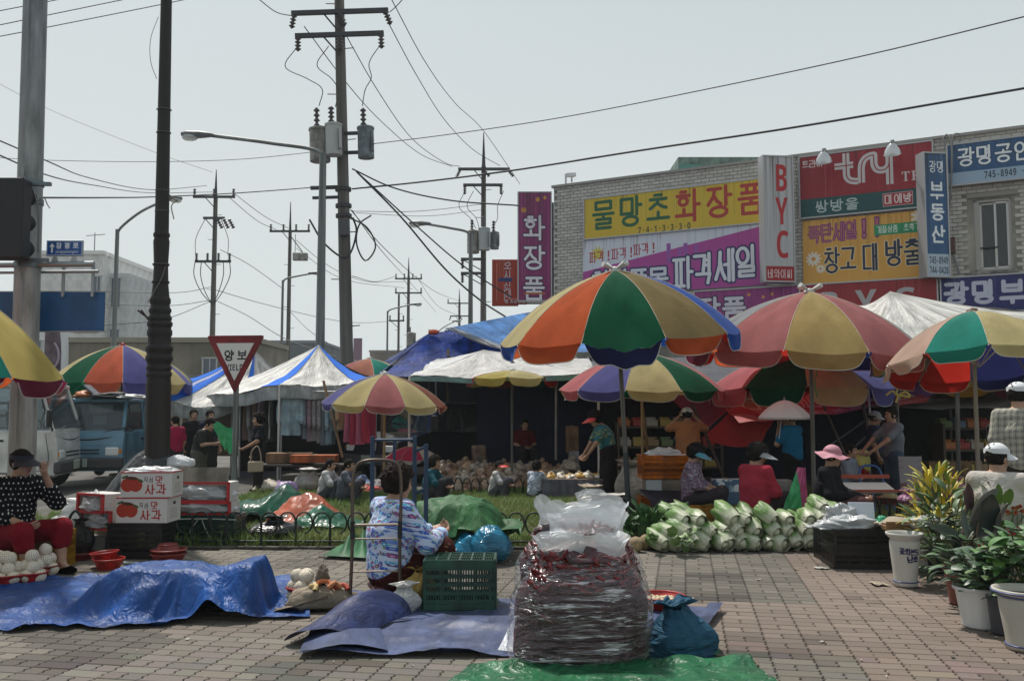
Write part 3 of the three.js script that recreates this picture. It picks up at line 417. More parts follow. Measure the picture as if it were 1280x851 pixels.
{
  const t = utilityPole('thick concrete utility pole carrying three transformers and two dark crossarms', 438, 27, 16.4, 0.19, [[13.45, -1.4, 1.5, 3, 0.35], [12.75, -1.3, 1.35, 3, 0.01]], { lean: 0.034 });
  transformer(t, -0.62, 8.9, 0.25, 0.3, 0.95, trA, 0.6); transformer(t, -0.16, 9.0, 0.5, 0.24, 0.9, M([0.4, 0.41, 0.4], 0.6), 0.5); transformer(t, 0.72, 9.0, 0.1, 0.24, 0.9, trB, 0.55);
  for (const y of [8.1, 7.6, 7.3]) part(t, 'clamp_ring', cyl(0.24, 0.24, 0.1, 0, y, 0, 14), dark);
  part(t, 'side_arm', [bx(1.0, 0.1, 0.1, -0.45, 8.15, 0.1), bx(0.9, 0.08, 0.08, -0.45, 7.85, 0.1)], dark);
  for (const [a, b2, c, d] of [[-1.25, 12.4, -0.6, 10.55], [-0.3, 12.4, -0.12, 10.5], [1.25, 12.4, 0.68, 10.5]]) part(t, 'jumper_wire', tube([V(a, b2, 0.25), V(a - 0.35, b2 - 0.6, 0.3), V((a + c) / 2, (b2 + d) / 2 - 0.1, 0.35), V(c + 0.1, d + 0.5, 0.35), V(c, d, 0.35)], 0.014, 30, 5), dark);
  part(t, 'cable_loop', [tube([V(0.2, 7.2, 0.2), V(0.7, 6.9, 0.2), V(0.95, 6.3, 0.2), V(0.65, 5.9, 0.2), V(0.4, 6.4, 0.2), V(0.5, 7.0, 0.2), V(0.85, 7.25, 0.2)], 0.025, 40, 5), tube([V(-1, 7.2, 0.1), V(-0.5, 6.4, 0.3), V(0.1, 6.0, 0.3), V(0.4, 6.8, 0.2), V(0.3, 7.2, 0.2)], 0.03, 36, 5)], dark);
  part(t, 'service_box', rbx(0.3, 0.5, 0.25, 0.03, 0.05, 6.9, 0.25), M([0.08, 0.08, 0.09], 0.6));
}
{
  const t = utilityPole('concrete utility pole with a spire top and grey transformers near the orange-red sign', 604, 45, 13.6, 0.16, [[13.4, -1.25, 1.3, 3, 0.7], [12.6, -1, 0.95, 3, 0.01], [8.9, -1.1, 0.1, 2, 0.01], [8.2, -1.1, 0.1, 2, 0.01]], { tip: 1.7 });
  transformer(t, -0.5, 9.2, 0.2, 0.3, 1.05, trA); transformer(t, 0.05, 9.3, 0.45, 0.28, 1.05, M([0.34, 0.37, 0.38], 0.6)); transformer(t, 0.55, 9.4, 0.2, 0.22, 0.8, trB);
  for (const x of [-0.9, -0.5, 1.0]) part(t, 'jumper_wire', tube([V(x, 12.3, 0.2), V(x - 0.3, 11.5, 0.3), V(x * 0.7, 10.9, 0.3), V(x * 0.4, 10.4, 0.3)], 0.016, 20, 5), dark);
}
{
  const t = utilityPole('slim utility pole with one crossarm and a grey box hung below it', 360, 60, 13.2, 0.15, [[13.2, -1.3, 1.35, 4]], { tip: 2 });
  part(t, 'switch_box', rbx(0.95, 0.5, 0.4, 0.05, 0.75, 11.9 - 0.4, 0.2), trA); part(t, 'bracket', [bar(V(0, 13, 0.2), V(0.9, 11.8, 0.2), 0.03), bar(V(0.4, 11.7, 0.2), V(0.4, 13, 0.2), 0.02)], dark);
  const u = utilityPole('utility pole with three crossarms and drooping cables near the decorated black post', 265, 51, 13.5, 0.16, [[13.4, -1.2, 1.15, 3], [12.2, -0.6, 0.6, 0], [9.75, -1, 1, 4]], { tip: 1.5 });
  for (const [x, s] of [[0.5, 1], [0.85, 1.6], [1.15, 2]]) part(u, 'strain_insulator', insulator(0.12, 0.6).rotateZ(0.5).translate(x, 11.6, 0.3), insul);
  for (const x of [-0.95, -0.6, 0.6, 0.95]) part(u, 'cable_curve', tube([V(x, 9.8, 0.3), V(x * 1.06, 9, 0.3), V(x * 0.6, 8, 0.25), V(0.05, 7.3, 0.2)], 0.025, 24, 5), dark);
  for (const x of [-0.95, 0.85]) part(u, 'riser_cable', tube([V(x, 10.1, 0.3), V(x * 1, 11, 0.3), V(x * 0.5, 12.1, 0.3)], 0.018, 16, 5), dark);
  utilityPole('distant utility pole with a transformer, between the blue tent and a lamp', 510, 83, 13.5, 0.17, [[13.3, -1.2, 1.25, 4], [12, -1.2, 1.25, 2]], { tip: 1.8 }); const far = scene.children.at(-1); transformer(far, 0.3, 7.2, 0.2, 0.42, 1.1, trA);
  utilityPole('very distant utility pole, palest of all, just above the blue tent', 574, 100, 13, 0.17, [[13, -1.3, 1.3, 3], [11.6, -1, 1.2, 3, 0.6], [10, -1.6, 0.8, 0]], { tip: 1.6 });
  utilityPole('thin distant pole with a short crossarm just beside a distant transformer pole', 498, 78, 11.3, 0.12, [[9, -0.8, 0.5, 2]], {});
}
function streetLamp(label, px, D, H, tipX, tipY, head = true, r = 0.11) {
  const b = P(px, 420, D), t = thing('street_lamp', label, 'street lamp', [b.x, 0, -D]), e = P(tipX, tipY, D).sub(V(b.x, 0, -D));
  part(t, 'pole', [cyl(r * 0.65, r, H, 0, H / 2, 0, 14), cyl(r * 1.25, r * 1.35, 0.5, 0, 0.25, 0, 14)], lampMat);
  const s = Math.sign(e.x);
  part(t, 'arm', tube([V(0, H - 0.15, 0), V(s * 0.12, H + 0.05, 0), V(e.x * 0.4, lerp(H, e.y, 0.55), 0), V(e.x * 0.88, lerp(H, e.y, 0.97), 0)], 0.055, 24, 8), lampMat);
  const hd = part(t, 'lamp_head', xf(lathe([[0.01, -0.45], [0.1, -0.42], [0.16, -0.25], [0.17, 0.1], [0.11, 0.4], [0.06, 0.5]], 16), 0, 0, 0, 0, 0, s * Math.PI / 2 + 0.05 * s, V(1, 1, 0.9)).scale(1, 0.62, 1).translate(e.x * 0.97, e.y, 0), lampMat);
  part(hd, 'lamp_glass', ball(0.16, 0, 0, 0, 14, 8).scale(1.5, 0.7, 1).translate(e.x * 0.97 + s * 0.18, e.y - 0.08, 0), M([0.75, 0.77, 0.74], 0.15, { transmission: 0.5, thickness: 0 }));
  return t;
}
streetLamp('tall street lamp with a long arm beside the thick transformer pole', 400, 26, 8.9, 240, 168, true, 0.15);
streetLamp('street lamp just in front of the spire topped pole near the orange-red sign', 588, 38.7, 9, 522, 279, true, 0.13);
streetLamp('street lamp standing before the pale flat block, its arm behind the black post', 142, 37, 8.85, 216, 248, true, 0.12);
streetLamp('slim street lamp beside the pole with the hanging grey box', 352, 53, 9, 397, 341, true, 0.1);
streetLamp('small distant street lamp at the end of the row, before the blue tent', 484, 70, 9, 521, 380, true, 0.1);
streetLamp('tiny faraway street lamp peeping over the blue tent', 541, 95, 9, 572, 401, true, 0.1);

// the grey traffic pole with signal and road signs
{
  const D = 10.6, b = P(34, 420, D), t = thing('traffic_pole', 'thick grey steel traffic pole rising behind the polka dot blouse', 'pole', [b.x, 0, -D]);
  const g = cyl(0.125, 0.15, 8.5, 0, 4.25, 0, 28); t.rotation.z = 0.01;
  part(t, 'shaft', vcol(g, (x, y) => y < 1.78 + 0.05 * noise(x * 9, y * 3) ? [0.5, 0.48, 0.46] : [0.25, 0.32, 0.38]), M([1, 1, 1], 0.55, { vertexColors: true, map: rep(stain, 1.5, 4), bumpMap: rep(grit, 2, 8), bumpScale: 0.002 }));
  for (const y of [4.22, 3.25, 4.0]) part(t, 'clamp', cyl(0.152, 0.152, 0.06, 0, y, 0, 24), metal([0.14, 0.17, 0.19]));
  part(t, 'gantry_arm', [bar(V(-3, 3.26, 0.02), V(0.78, 3.26, 0.02), 0.035), bar(V(-3, 3.19, -0.1), V(0.78, 3.19, -0.1), 0.02)], metal([0.3, 0.33, 0.35]));
  part(t, 'cable', [tube([V(-0.02, 4.3, 0.16), V(0.11, 4.1, 0.13), V(0.15, 3.8, 0.06), V(0.15, 3.4, 0.05)], 0.008, 24, 5), tube([V(-0.05, 3.3, 0.16), V(0.02, 3.05, 0.17), V(0.02, 2.5, 0.16), V(0.06, 2.1, 0.15)], 0.008, 24, 5), tube([V(0.1, 3.95, 0.1), V(0.22, 4.02, 0.1), V(0.26, 3.95, 0.1), V(0.3, 3.9, 0.12)], 0.007, 16, 5)], M([0.25, 0.26, 0.26], 0.6));
  const w = 1.07, y0 = 2.74, bs = thing('road_sign_board', 'large blue road sign board behind the grey traffic pole', 'road sign', [b.x - 0.25, y0, -D - 0.24]);
  part(bs, 'board', rbx(2.05, 0.47, 0.03, 0.012), M([0.02, 0.15, 0.42], 0.5, { map: rep(stain, 0.3), bumpMap: grit, bumpScale: 0.001 })); part(bs, 'edge', [bx(2.06, 0.012, 0.04, 0, 0.236, 0), bx(2.06, 0.012, 0.04, 0, -0.236, 0)], metal([0.3, 0.34, 0.37])); for (const x of [-0.75, 0.55, 0.9]) part(bs, 'hanger', bx(0.03, 0.36, 0.03, x, 0.35, 0.06), metal([0.3, 0.33, 0.35]));
  const p = P(80, 310, D), rs = thing('street_name_sign', 'small blue street name sign with a white arrow on the gantry arm', 'street sign', p);
  part(rs, 'board', rbx(0.43, 0.19, 0.025, 0.01, 0, 0, -0.014), metal([0.35, 0.37, 0.38]));
  part(rs, 'face', new THREE.PlaneGeometry(0.42, 0.178), M('#ffffff', 0.4, { map: canvasTex(470, 200, (g) => { g.scale(10, 10); bgf('#1d4f94')(g, 47, 20); g.strokeStyle = '#c9d6e2'; g.lineWidth = 0.6; g.strokeRect(0.8, 0.8, 45.4, 18.4); write(g, '장평로', 12.5, 3.2, 7, 7.4, { gap: 11, fill: '#dfe6ec', lw: 0.15 }); g.fillStyle = '#dfe6ec'; g.font = '4.6px sans-serif'; g.fillText('Jangpyeongno', 12, 16.6); g.fillRect(6, 7, 2.4, 9); g.beginPath(); g.moveTo(3.6, 8.4); g.lineTo(7.2, 3.4); g.lineTo(10.8, 8.4); g.fill(); }) }));
  for (const x of [-0.11, 0.11]) part(rs, 'foot', extrude([[-0.045, 0], [0.045, 0], [0.02, 0.07], [-0.02, 0.07]], 0.03).translate(x, -0.17, -0.03), metal([0.35, 0.37, 0.38]));
  const q = P(14, 274, D - 0.35), sg = thing('traffic_signal', 'black traffic signal housing seen from behind on the grey pole', 'traffic light', q);
  part(sg, 'housing', rbx(0.34, 0.92, 0.2, 0.025, 0, 0, 0), M([0.012, 0.013, 0.018], 0.6, { bumpMap: grit, bumpScale: 0.001 }));
  for (const y of [0.3, 0, -0.3]) part(sg, 'visor', xf(cyl(0.13, 0.13, 0.2, 0, 0, 0, 20, true), 0, y, -0.2, Math.PI / 2, 0, 0), M([0.012, 0.012, 0.014], 0.7)); for (const y of [0.44, -0.44]) part(sg, 'bracket', bx(0.3, 0.04, 0.05, 0.2, y, -0.15), metal([0.14, 0.17, 0.19]));
}
// cast black post with rings
{
  const D = 11.6, b = P(197, 560, D), t = thing('ornate_black_post', 'black cast lamp post with fluted rings and wire tied round it', 'post', [b.x, 0, -D]); t.rotation.z = 0.008;
  const y = (py) => CAMH + (HOR - py) * MPP(D), prof = [[0.15, 0], [0.15, y(480)], [0.146, y(478)]], ring = (py, r, hh = 0.035) => prof.push([r - 0.014, y(py) - hh], [r, y(py) - hh * 0.5], [r, y(py) + hh * 0.5], [r - 0.014, y(py) + hh]);
  ring(468, 0.155); ring(460, 0.152); ring(448, 0.163, 0.04); ring(436, 0.165, 0.04); prof.push([0.142, y(430)]); ring(416, 0.15, 0.05); ring(405, 0.152); ring(398, 0.142); ring(388, 0.135); ring(376, 0.125, 0.05); prof.push([0.108, y(370)]); ring(352, 0.106, 0.02); ring(330, 0.1, 0.015); prof.push([0.098, y(300)]); ring(292, 0.1); prof.push([0.086, y(285)], [0.066, y(-60)], [0.05, y(-260)], [0.001, y(-262)]);
  const g = lathe(prof, 28), p = g.attributes.position; for (let i = 0; i < p.count; i++) { const a = Math.atan2(p.getX(i), p.getZ(i)), f = 1 + 0.02 * Math.cos(a * 14); p.setX(i, p.getX(i) * f); p.setZ(i, p.getZ(i) * f); } g.computeVertexNormals();
  part(t, 'shaft', g, M([0.012, 0.009, 0.008], 0.6, { bumpMap: rep(grit, 1, 8), bumpScale: 0.006 }));
  for (const [py, s] of [[130, 0.09], [160, 0.088], [235, 0.086], [261, 0.086], [329, 0.101]]) part(t, 'tie_wire', new THREE.TorusGeometry(s, 0.006, 6, 24).rotateX(Math.PI / 2 + 0.05).translate(0, y(py), 0), M([0.1, 0.1, 0.09], 0.5));
  part(t, 'twigs', [bar(V(-0.1, y(400), 0.05), V(-0.25, y(388), 0.08), 0.012), bar(V(-0.1, y(403), 0.05), V(-0.2, y(388), 0.1), 0.012)], M([0.05, 0.035, 0.025], 0.9));
  part(t, 'loose_wire', [tube([V(-0.08, y(10), 0.05), V(-0.17, y(40), 0.06), V(-0.16, y(70), 0.06), V(-0.08, y(92), 0.06)], 0.004, 20, 4), tube([V(0.09, y(333), 0.08), V(0.05, y(350), 0.12), V(-0.06, y(370), 0.12), V(-0.13, y(378), 0.06)], 0.006, 20, 4), tube([V(0.09, y(240), 0.02), V(0.17, y(247), 0.02), V(0.21, y(247), 0.02), V(0.13, y(254), 0.02), V(0.16, y(272), 0.02)], 0.007, 16, 4)], M([0.16, 0.15, 0.13], 0.6));
}
// yield sign
{
  const D = 14, p = P(294, 449, D), t = thing('yield_sign', 'red and white triangular yield sign on a grey pole', 'road sign', [p.x, 0, -D], -0.1), m = MPP(D), cy = p.y;
  const tri = (s) => { const a = [[-37 * s, 29.5 * s], [37 * s, 29.5 * s], [0, -42 * s]]; return a.map(([x, y]) => [x * m, y * m]); };
  const round = (pts, r) => { const o = []; pts.forEach((q, i) => { const a = pts[(i + 2) % 3], c = pts[(i + 1) % 3]; const f = (u) => { const L = Math.hypot(u[0] - q[0], u[1] - q[1]); return [q[0] + (u[0] - q[0]) * r / L, q[1] + (u[1] - q[1]) * r / L]; }; o.push(f(a), [(f(a)[0] + f(c)[0]) / 4 + q[0] / 2, (f(a)[1] + f(c)[1]) / 4 + q[1] / 2], f(c)); }); return o; };
  part(t, 'plate', extrude(round(tri(1), 0.04), 0.02, { bevel: 0.004 }).translate(0, cy, 0), M([0.3, 0.02, 0.028], 0.45, { map: rep(stain, 0.8) }));
  const k = 0.66, inner = tri(k).map(([x, y]) => [x, y + 0.008]);
  const g = extrude(inner, 0.002); { const q = g.attributes.position, uv = []; for (let i = 0; i < q.count; i++) uv.push((q.getX(i) / m + 30) / 60, (q.getY(i) / m + 33) / 60); g.setAttribute('uv', new THREE.Float32BufferAttribute(uv, 2)); }
  part(t, 'face', g.translate(0, cy, 0.027), M('#ffffff', 0.45, { map: canvasTex(720, 720, (g2) => { g2.scale(12, 12); g2.fillStyle = '#d9d7d2'; g2.fillRect(0, 0, 60, 60); write(g2, '양보', 16.5, 16, 11.5, 13, { fill: '#17171a', lw: 0.16, gap: 17 }); g2.fillStyle = '#1c1c1e'; g2.save(); g2.translate(30, 41); g2.scale(0.88, 1.15); g2.font = 'bold 9.5px sans-serif'; g2.textAlign = 'center'; g2.fillText('YIELD', 0, 0); g2.restore(); }) }));
  part(t, 'pole', bar(V(0, 0, -0.05), V(0, cy + 0.3, -0.05), 0.042, 0.042, 14), metal([0.28, 0.31, 0.31], 0.5, { map: stain })); for (const y of [0.16, -0.1]) part(t, 'bracket', bx(0.18, 0.03, 0.06, 0, cy + y, -0.03), metal([0.3, 0.3, 0.3]));
}
// overhead wires
const wireMat = M([0.03, 0.03, 0.035], 0.6);
function wire(label, pts, r = 0.014, name = 'overhead_wire', group) { const q = pts.map(([x, y, d]) => P(x, y, d)); return solo(name, label, 'wire', tube(q, r, 10 * q.length + 10, 5), wireMat, undefined, undefined, group); }
wire('long thin wire sloping up from the thick transformer pole to the top of the sky', [[447, 182, 27], [560, 168, 25], [700, 147, 23], [900, 108, 20], [1100, 65, 17.5], [1300, 16, 15.5]], 0.013);
wire('thick twisted cable running from the transformer pole up over the signboards', [[440, 236, 27], [520, 228, 25.5], [640, 213, 23.5], [800, 188, 21.5], [1000, 158, 19.5], [1300, 107, 17.5]], 0.026);
wire('dark cable crossing the sky from the grey traffic pole to the transformer pole', [[48, 247, 11], [130, 247, 15], [193, 246, 19], [300, 241, 23], [432, 231, 27]], 0.014);
wire('thin wire crossing the sky above the yield sign from pole to pole', [[-5, 197, 30], [53, 200, 30], [190, 202, 29], [300, 199, 28], [400, 189, 27]], 0.011);
wire('uppermost of the three power lines crossing the top corner behind the grey pole', [[-20, 17, 24], [53, 3, 24], [110, -8, 24]], 0.013, 'power_line'); wire('middle one of the three power lines crossing the top corner behind the grey pole', [[-20, 35, 24], [53, 20, 24], [170, -4, 24]], 0.013, 'power_line'); wire('lowest of the three power lines crossing the top corner behind the grey pole', [[-20, 49, 24], [53, 35, 24], [213, 3, 24], [250, -5, 24]], 0.013, 'power_line');
wire('faint wire drooping from the grey pole toward the black post', [[-10, 100, 60], [53, 133, 60], [190, 189, 58], [265, 215, 55]], 0.014);
wire('cable leaving the crossarm pole and rising behind the grey traffic pole', [[-10, 172, 18], [53, 199, 20], [110, 222, 28], [190, 237, 40], [258, 232, 51]], 0.016); wire('lower cable sagging from the grey pole to the three armed pole', [[-10, 190, 16], [53, 217, 20], [120, 232, 30], [190, 241, 42], [265, 240, 51]], 0.016);
for (const [l, a] of [['outermost power line descending steeply from the upper crossarm toward the spire topped pole', [[485, 28, 27], [520, 93, 32], [560, 155, 39], [600, 193, 44.5], [625, 207, 45]]], ['power line descending from the mid crossarm behind the pole toward the spire topped pole', [[430, 40, 27], [470, 110, 31], [520, 178, 39], [560, 205, 43.5], [575, 208, 45]]], ['power line dropping from the pale end of the upper crossarm past the transformers', [[380, 33, 27], [430, 100, 30], [480, 155, 36], [530, 195, 42], [565, 208, 45]]], ['faintest power line dropping past the spire topped pole', [[487, -5, 26], [530, 75, 32], [570, 130, 40], [604, 163, 45], [650, 230, 50]]]]) wire(l, a, 0.015, 'power_line');
wire('line falling from the left end of the crossarm beyond the top of the frame', [[322, -2, 25], [345, 15, 26], [367, 20, 27]], 0.014, 'power_line'); wire('line rising from the far end of the crossarm beyond the top of the frame', [[487, 15, 27], [495, 8, 26.5], [505, -3, 26]], 0.014, 'power_line');
wire('thick cable bundle sweeping down from the transformer pole to the blue tent', [[445, 214, 27], [500, 270, 27], [560, 340, 27], [600, 375, 27], [632, 396, 26.5]], 0.028); wire('second cable bundle sweeping down from the transformer pole behind the orange-red sign', [[445, 214, 27.2], [520, 282, 27.6], [580, 333, 28], [640, 372, 28.4]], 0.022); wire('cable drooping from the transformer pole and passing the street lamp to the shop corner', [[440, 211, 27], [490, 234, 27], [560, 250, 27], [650, 257, 27.4]], 0.024);
wire('service line running down from the transformer pole to the distant poles, upper', [[438, 262, 27], [480, 310, 36], [540, 362, 60], [574, 376, 99]], 0.016); wire('service line running down from the transformer pole to the distant poles, steeper', [[440, 263, 27], [470, 305, 34], [510, 350, 60], [545, 390, 95]], 0.014); wire('slack wire hanging between the transformer pole and the slim distant pole', [[440, 345, 50], [470, 352, 66], [495, 345, 82]], 0.022);
wire('pair of level wires passing behind the transformer pole to the spire topped pole, upper', [[440, 264, 40], [520, 264, 42], [604, 255, 45]], 0.014); wire('pair of level wires passing behind the transformer pole to the spire topped pole, lower', [[445, 266, 40], [530, 270, 42], [604, 262, 45]], 0.012);
[[[[275, 312, 51], [310, 330, 55], [355, 362, 60]], 'top'], [[[268, 362, 51], [330, 380, 56], [430, 402, 66], [505, 400, 83]], 'second'], [[[268, 375, 51], [310, 395, 44], [360, 425, 40], [420, 446, 38]], 'third'], [[[265, 358, 51], [230, 365, 50], [150, 365, 49], [115, 363, 48]], 'fourth'], [[[265, 375, 51], [210, 382, 48], [120, 380, 46]], 'fifth'], [[[262, 377, 51], [200, 400, 46], [150, 405, 44], [55, 412, 40]], 'sixth'], [[[370, 300, 60], [400, 325, 62], [450, 350, 70], [505, 352, 83]], 'seventh'], [[[370, 310, 60], [420, 345, 66], [505, 360, 83]], 'eighth'], [[[290, 240, 51], [330, 270, 55], [360, 285, 60]], 'ninth'], [[[284, 245, 51], [320, 275, 55], [345, 287, 60]], 'tenth'], [[[520, 345, 83], [545, 380, 90], [574, 395, 100]], 'eleventh'], [[[363, 390, 60], [385, 412, 58], [412, 430, 55]], 'twelfth']].forEach(([a, n]) => wire(n + ' slack wire from the top strung between the distant poles above the tents', a, 0.018, 'overhead_wire', 'wires between the distant poles'));

// far buildings
function block(name, label, x0, x1, yTop, D, depth, turn, floors, cols, c, o = {}) {
  const a = P(x0, yTop, D), b = P(x1, yTop, D), w = (b.x - a.x) / Math.cos(turn), H = a.y, t = thing(name, label, 'building', [(a.x + b.x) / 2, 0, -D], turn);
  const m = M(c, 0.9, { map: c[0] > 0.5 ? softStain : rep(stain, 0.12), bumpMap: grit, bumpScale: 0.004 }), fh = H / floors;
  part(t, 'wall', [bx(w, H, 0.3, 0, H / 2, -0.15), bx(0.3, H, depth, w / 2 - 0.15, H / 2, -0.3 - depth / 2), bx(0.3, H, depth, -w / 2 + 0.15, H / 2, -0.3 - depth / 2), bx(w, H, 0.3, 0, H / 2, -depth - 0.46)], m); part(t, 'roof', bx(w - 0.6, 0.25, depth, 0, H - 0.3, -0.3 - depth / 2), concrete()); part(t, 'parapet', [bx(w + 0.2, 0.25, 0.5, 0, H + 0.125, -0.15), bx(0.5, 0.25, depth - 0.3, w / 2 - 0.15, H + 0.125, -0.5 - depth / 2)], M(c.map((v) => v * 0.9), 0.9));
  for (const [u, y, ww, hh] of o.windows ?? []) { const f = part(t, 'window', [bx(ww + 0.16, 0.08, 0.1, u, y + hh / 2, 0.03), bx(ww + 0.16, 0.1, 0.16, u, y - hh / 2, 0.05), bx(0.08, hh, 0.1, u - ww / 2, y, 0.03), bx(0.08, hh, 0.1, u + ww / 2, y, 0.03), bx(0.05, hh, 0.06, u, y, 0.03)], M([0.45, 0.46, 0.46], 0.6)); part(f, 'pane', bx(ww, hh, 0.02, u, y, 0.012), M([0.09, 0.12, 0.16], 0.1)); }
  return t;
}
{
  const t = block('apartment_block', 'pale grey flat block with small windows behind the blue road sign', 20, 128, 318, 60, 8, 0, 4, 3, [0.8, 0.8, 0.78], { windows: [[1.55, 1.6 + 5.7, 0.8, 1.4], [2.3, 1.6 + 5.7, 0.8, 1.4], [2.55, 11.0 - 1.7, 0.5, 1.9], [2.55, 6.9 + 1.2 - 0.1, 0.45, 1.2]].concat([[-1.6, 8.2, 0.9, 1.3], [0.2, 5.3, 1, 1.5], [1.65, 5.2, 0.9, 1.9], [-1.4, 5.2, 0.9, 1.6]]) });
  part(t, 'side_block', bx(1.4, 10.6, 7, 3.45, 5.3, -4.6), M([0.66, 0.67, 0.68], 0.9, { map: softStain })); for (const [x, y, h] of [[3.3, 9.3, 2], [3.3, 5.9, 1.9], [3.3, 2.7, 1.6], [3.3, 4.4, 0.8]]) { const f = part(t, 'window', [bx(0.7, 0.08, 0.08, x, y + h / 2, -1.06), bx(0.7, 0.08, 0.08, x, y - h / 2, -1.06)], M([0.45, 0.46, 0.46], 0.6)); part(f, 'pane', bx(0.55, h, 0.03, x, y, -1.08), M([0.09, 0.12, 0.16], 0.1)); }
  part(t, 'air_conditioner', rbx(0.9, 0.8, 0.4, 0.05, 1.9, 7.5, 0.2), M([0.45, 0.46, 0.46], 0.6)); part(t, 'antenna', [bar(V(0.9, 11.6, -3), V(0.9, 13.7, -3), 0.03), bar(V(0.3, 13.5, -3), V(1.6, 13.6, -3), 0.025), bar(V(0.3, 12.2, -3), V(2.2, 12.2, -3), 0.03)], dark);
  const w = block('stained_long_building', 'long low stained concrete building behind the striped parasol', 66, 320, 428, 46, 6, 0, 1, 6, [0.3, 0.28, 0.225], { windows: [[2.8, 3.6, 0.7, 1], [3.9, 3.6, 0.7, 1], [4.7, 3.6, 0.7, 1], [3.4, 2, 0.7, 1]] }); part(w, 'shop_awning', bx(10, 0.5, 0.6, 0, 3.0, 0.4), M([0.2, 0.19, 0.18], 0.8));
  block('low_grey_hall', 'low blue-grey hall with a flat roof behind the pavilion tents', 235, 400, 429, 80, 10, 0, 2, 5, [0.24, 0.27, 0.3], { windows: [[3.3, 4.3, 1.4, 1.2], [4.8, 4.3, 1.4, 1.2], [-4, 4.3, 1.4, 1.2]] }); block('far_pale_house', 'far pale house with an orange roof edge near the checkered signboard', 395, 470, 452, 110, 10, 0, 2, 3, [0.36, 0.33, 0.3], { windows: [[2.4, 3.5, 1.2, 1.2], [0, 3.5, 1.2, 1.2]] });
  const bs = thing('checkered_signboard', 'tall narrow signboard with purple lettering far behind the small parasol', 'sign', P(447, 436, 60)); part(bs, 'board', rbx(0.55, 1.4, 0.2, 0.02), M('#ffffff', 0.6, { map: canvasTex(96, 240, (g, w, h) => { g.fillStyle = '#8b7180'; g.fillRect(0, 0, w, h); '간판점방집'.split('').forEach((c, i) => write(g, c, 25, 12 + i * 44, 44, 36, { fill: '#4b2c3a', lw: 0.14 })); }) })); part(bs, 'post', bar(V(0, -4, 0), V(0, -0.7, 0), 0.05), metal([0.2, 0.2, 0.2]));
  block('distant_shop_row', 'row of distant shops with a brownish front beside the blue tent', 462, 600, 440, 120, 10, 0, 1, 4, [0.25, 0.22, 0.2], { windows: [[-3, 3.5, 1.6, 1.5], [0, 3.5, 1.6, 1.5], [3, 3.5, 1.6, 1.5]] });
  const pl = P(66, 450, 24), gp = thing('framed_purple_panel', 'purple panel in a white rounded frame behind the grey pole', 'panel', [pl.x, 0, -24]); part(gp, 'panel', bx(0.42, 2.2, 0.08, -0.03, 2.7, -0.03), M([0.2, 0.15, 0.19], 0.7, { map: stain })); part(gp, 'frame', tube([V(-0.4, 3.75, 0), V(0, 3.75, 0), V(0.2, 3.68, 0), V(0.27, 3.4, 0), V(0.3, 2.6, 0), V(0.4, 1, 0), V(0.42, 0, 0)], 0.09, 40, 10), M([0.6, 0.61, 0.62], 0.4)); part(gp, 'hook', tube([V(0.05, 3.3, 0.06), V(0.16, 3.1, 0.08), V(0.16, 2.8, 0.08), V(0, 2.6, 0.08), V(-0.2, 2.55, 0.08)], 0.03, 20, 6), M([0.35, 0.27, 0.35], 0.5));
}
// ---------- parasols ----------
const COL = { cream: [0.7, 0.6, 0.3], yellow: [0.66, 0.54, 0.16], orange: [0.72, 0.14, 0.045], salmon: [0.68, 0.15, 0.08], green: [0.006, 0.125, 0.06], teal: [0.03, 0.33, 0.26], tan: [0.32, 0.245, 0.11], blue: [0.02, 0.11, 0.55], navy: [0.025, 0.03, 0.12], violet: [0.14, 0.14, 0.4], mauve: [0.53, 0.2, 0.205], red: [0.5, 0.03, 0.02], pink: [0.62, 0.18, 0.2], lilac: [0.34, 0.14, 0.4], grey: [0.33, 0.36, 0.4], maroon: [0.2, 0.025, 0.07], white: [0.7, 0.71, 0.7], brown: [0.3, 0.08, 0.04], peach: [0.72, 0.5, 0.4] };
const umbMat = (c) => M(COL[c] ?? c, 0.95, { specularIntensity: 0.12, transmission: 0.54, thickness: 0, bumpMap: rep(crinkle, 0.8), bumpScale: 0.008, map: softStain });
const poleSteel = M([0.2, 0.2, 0.19], 0.5, { metalness: 0.4, map: stain });
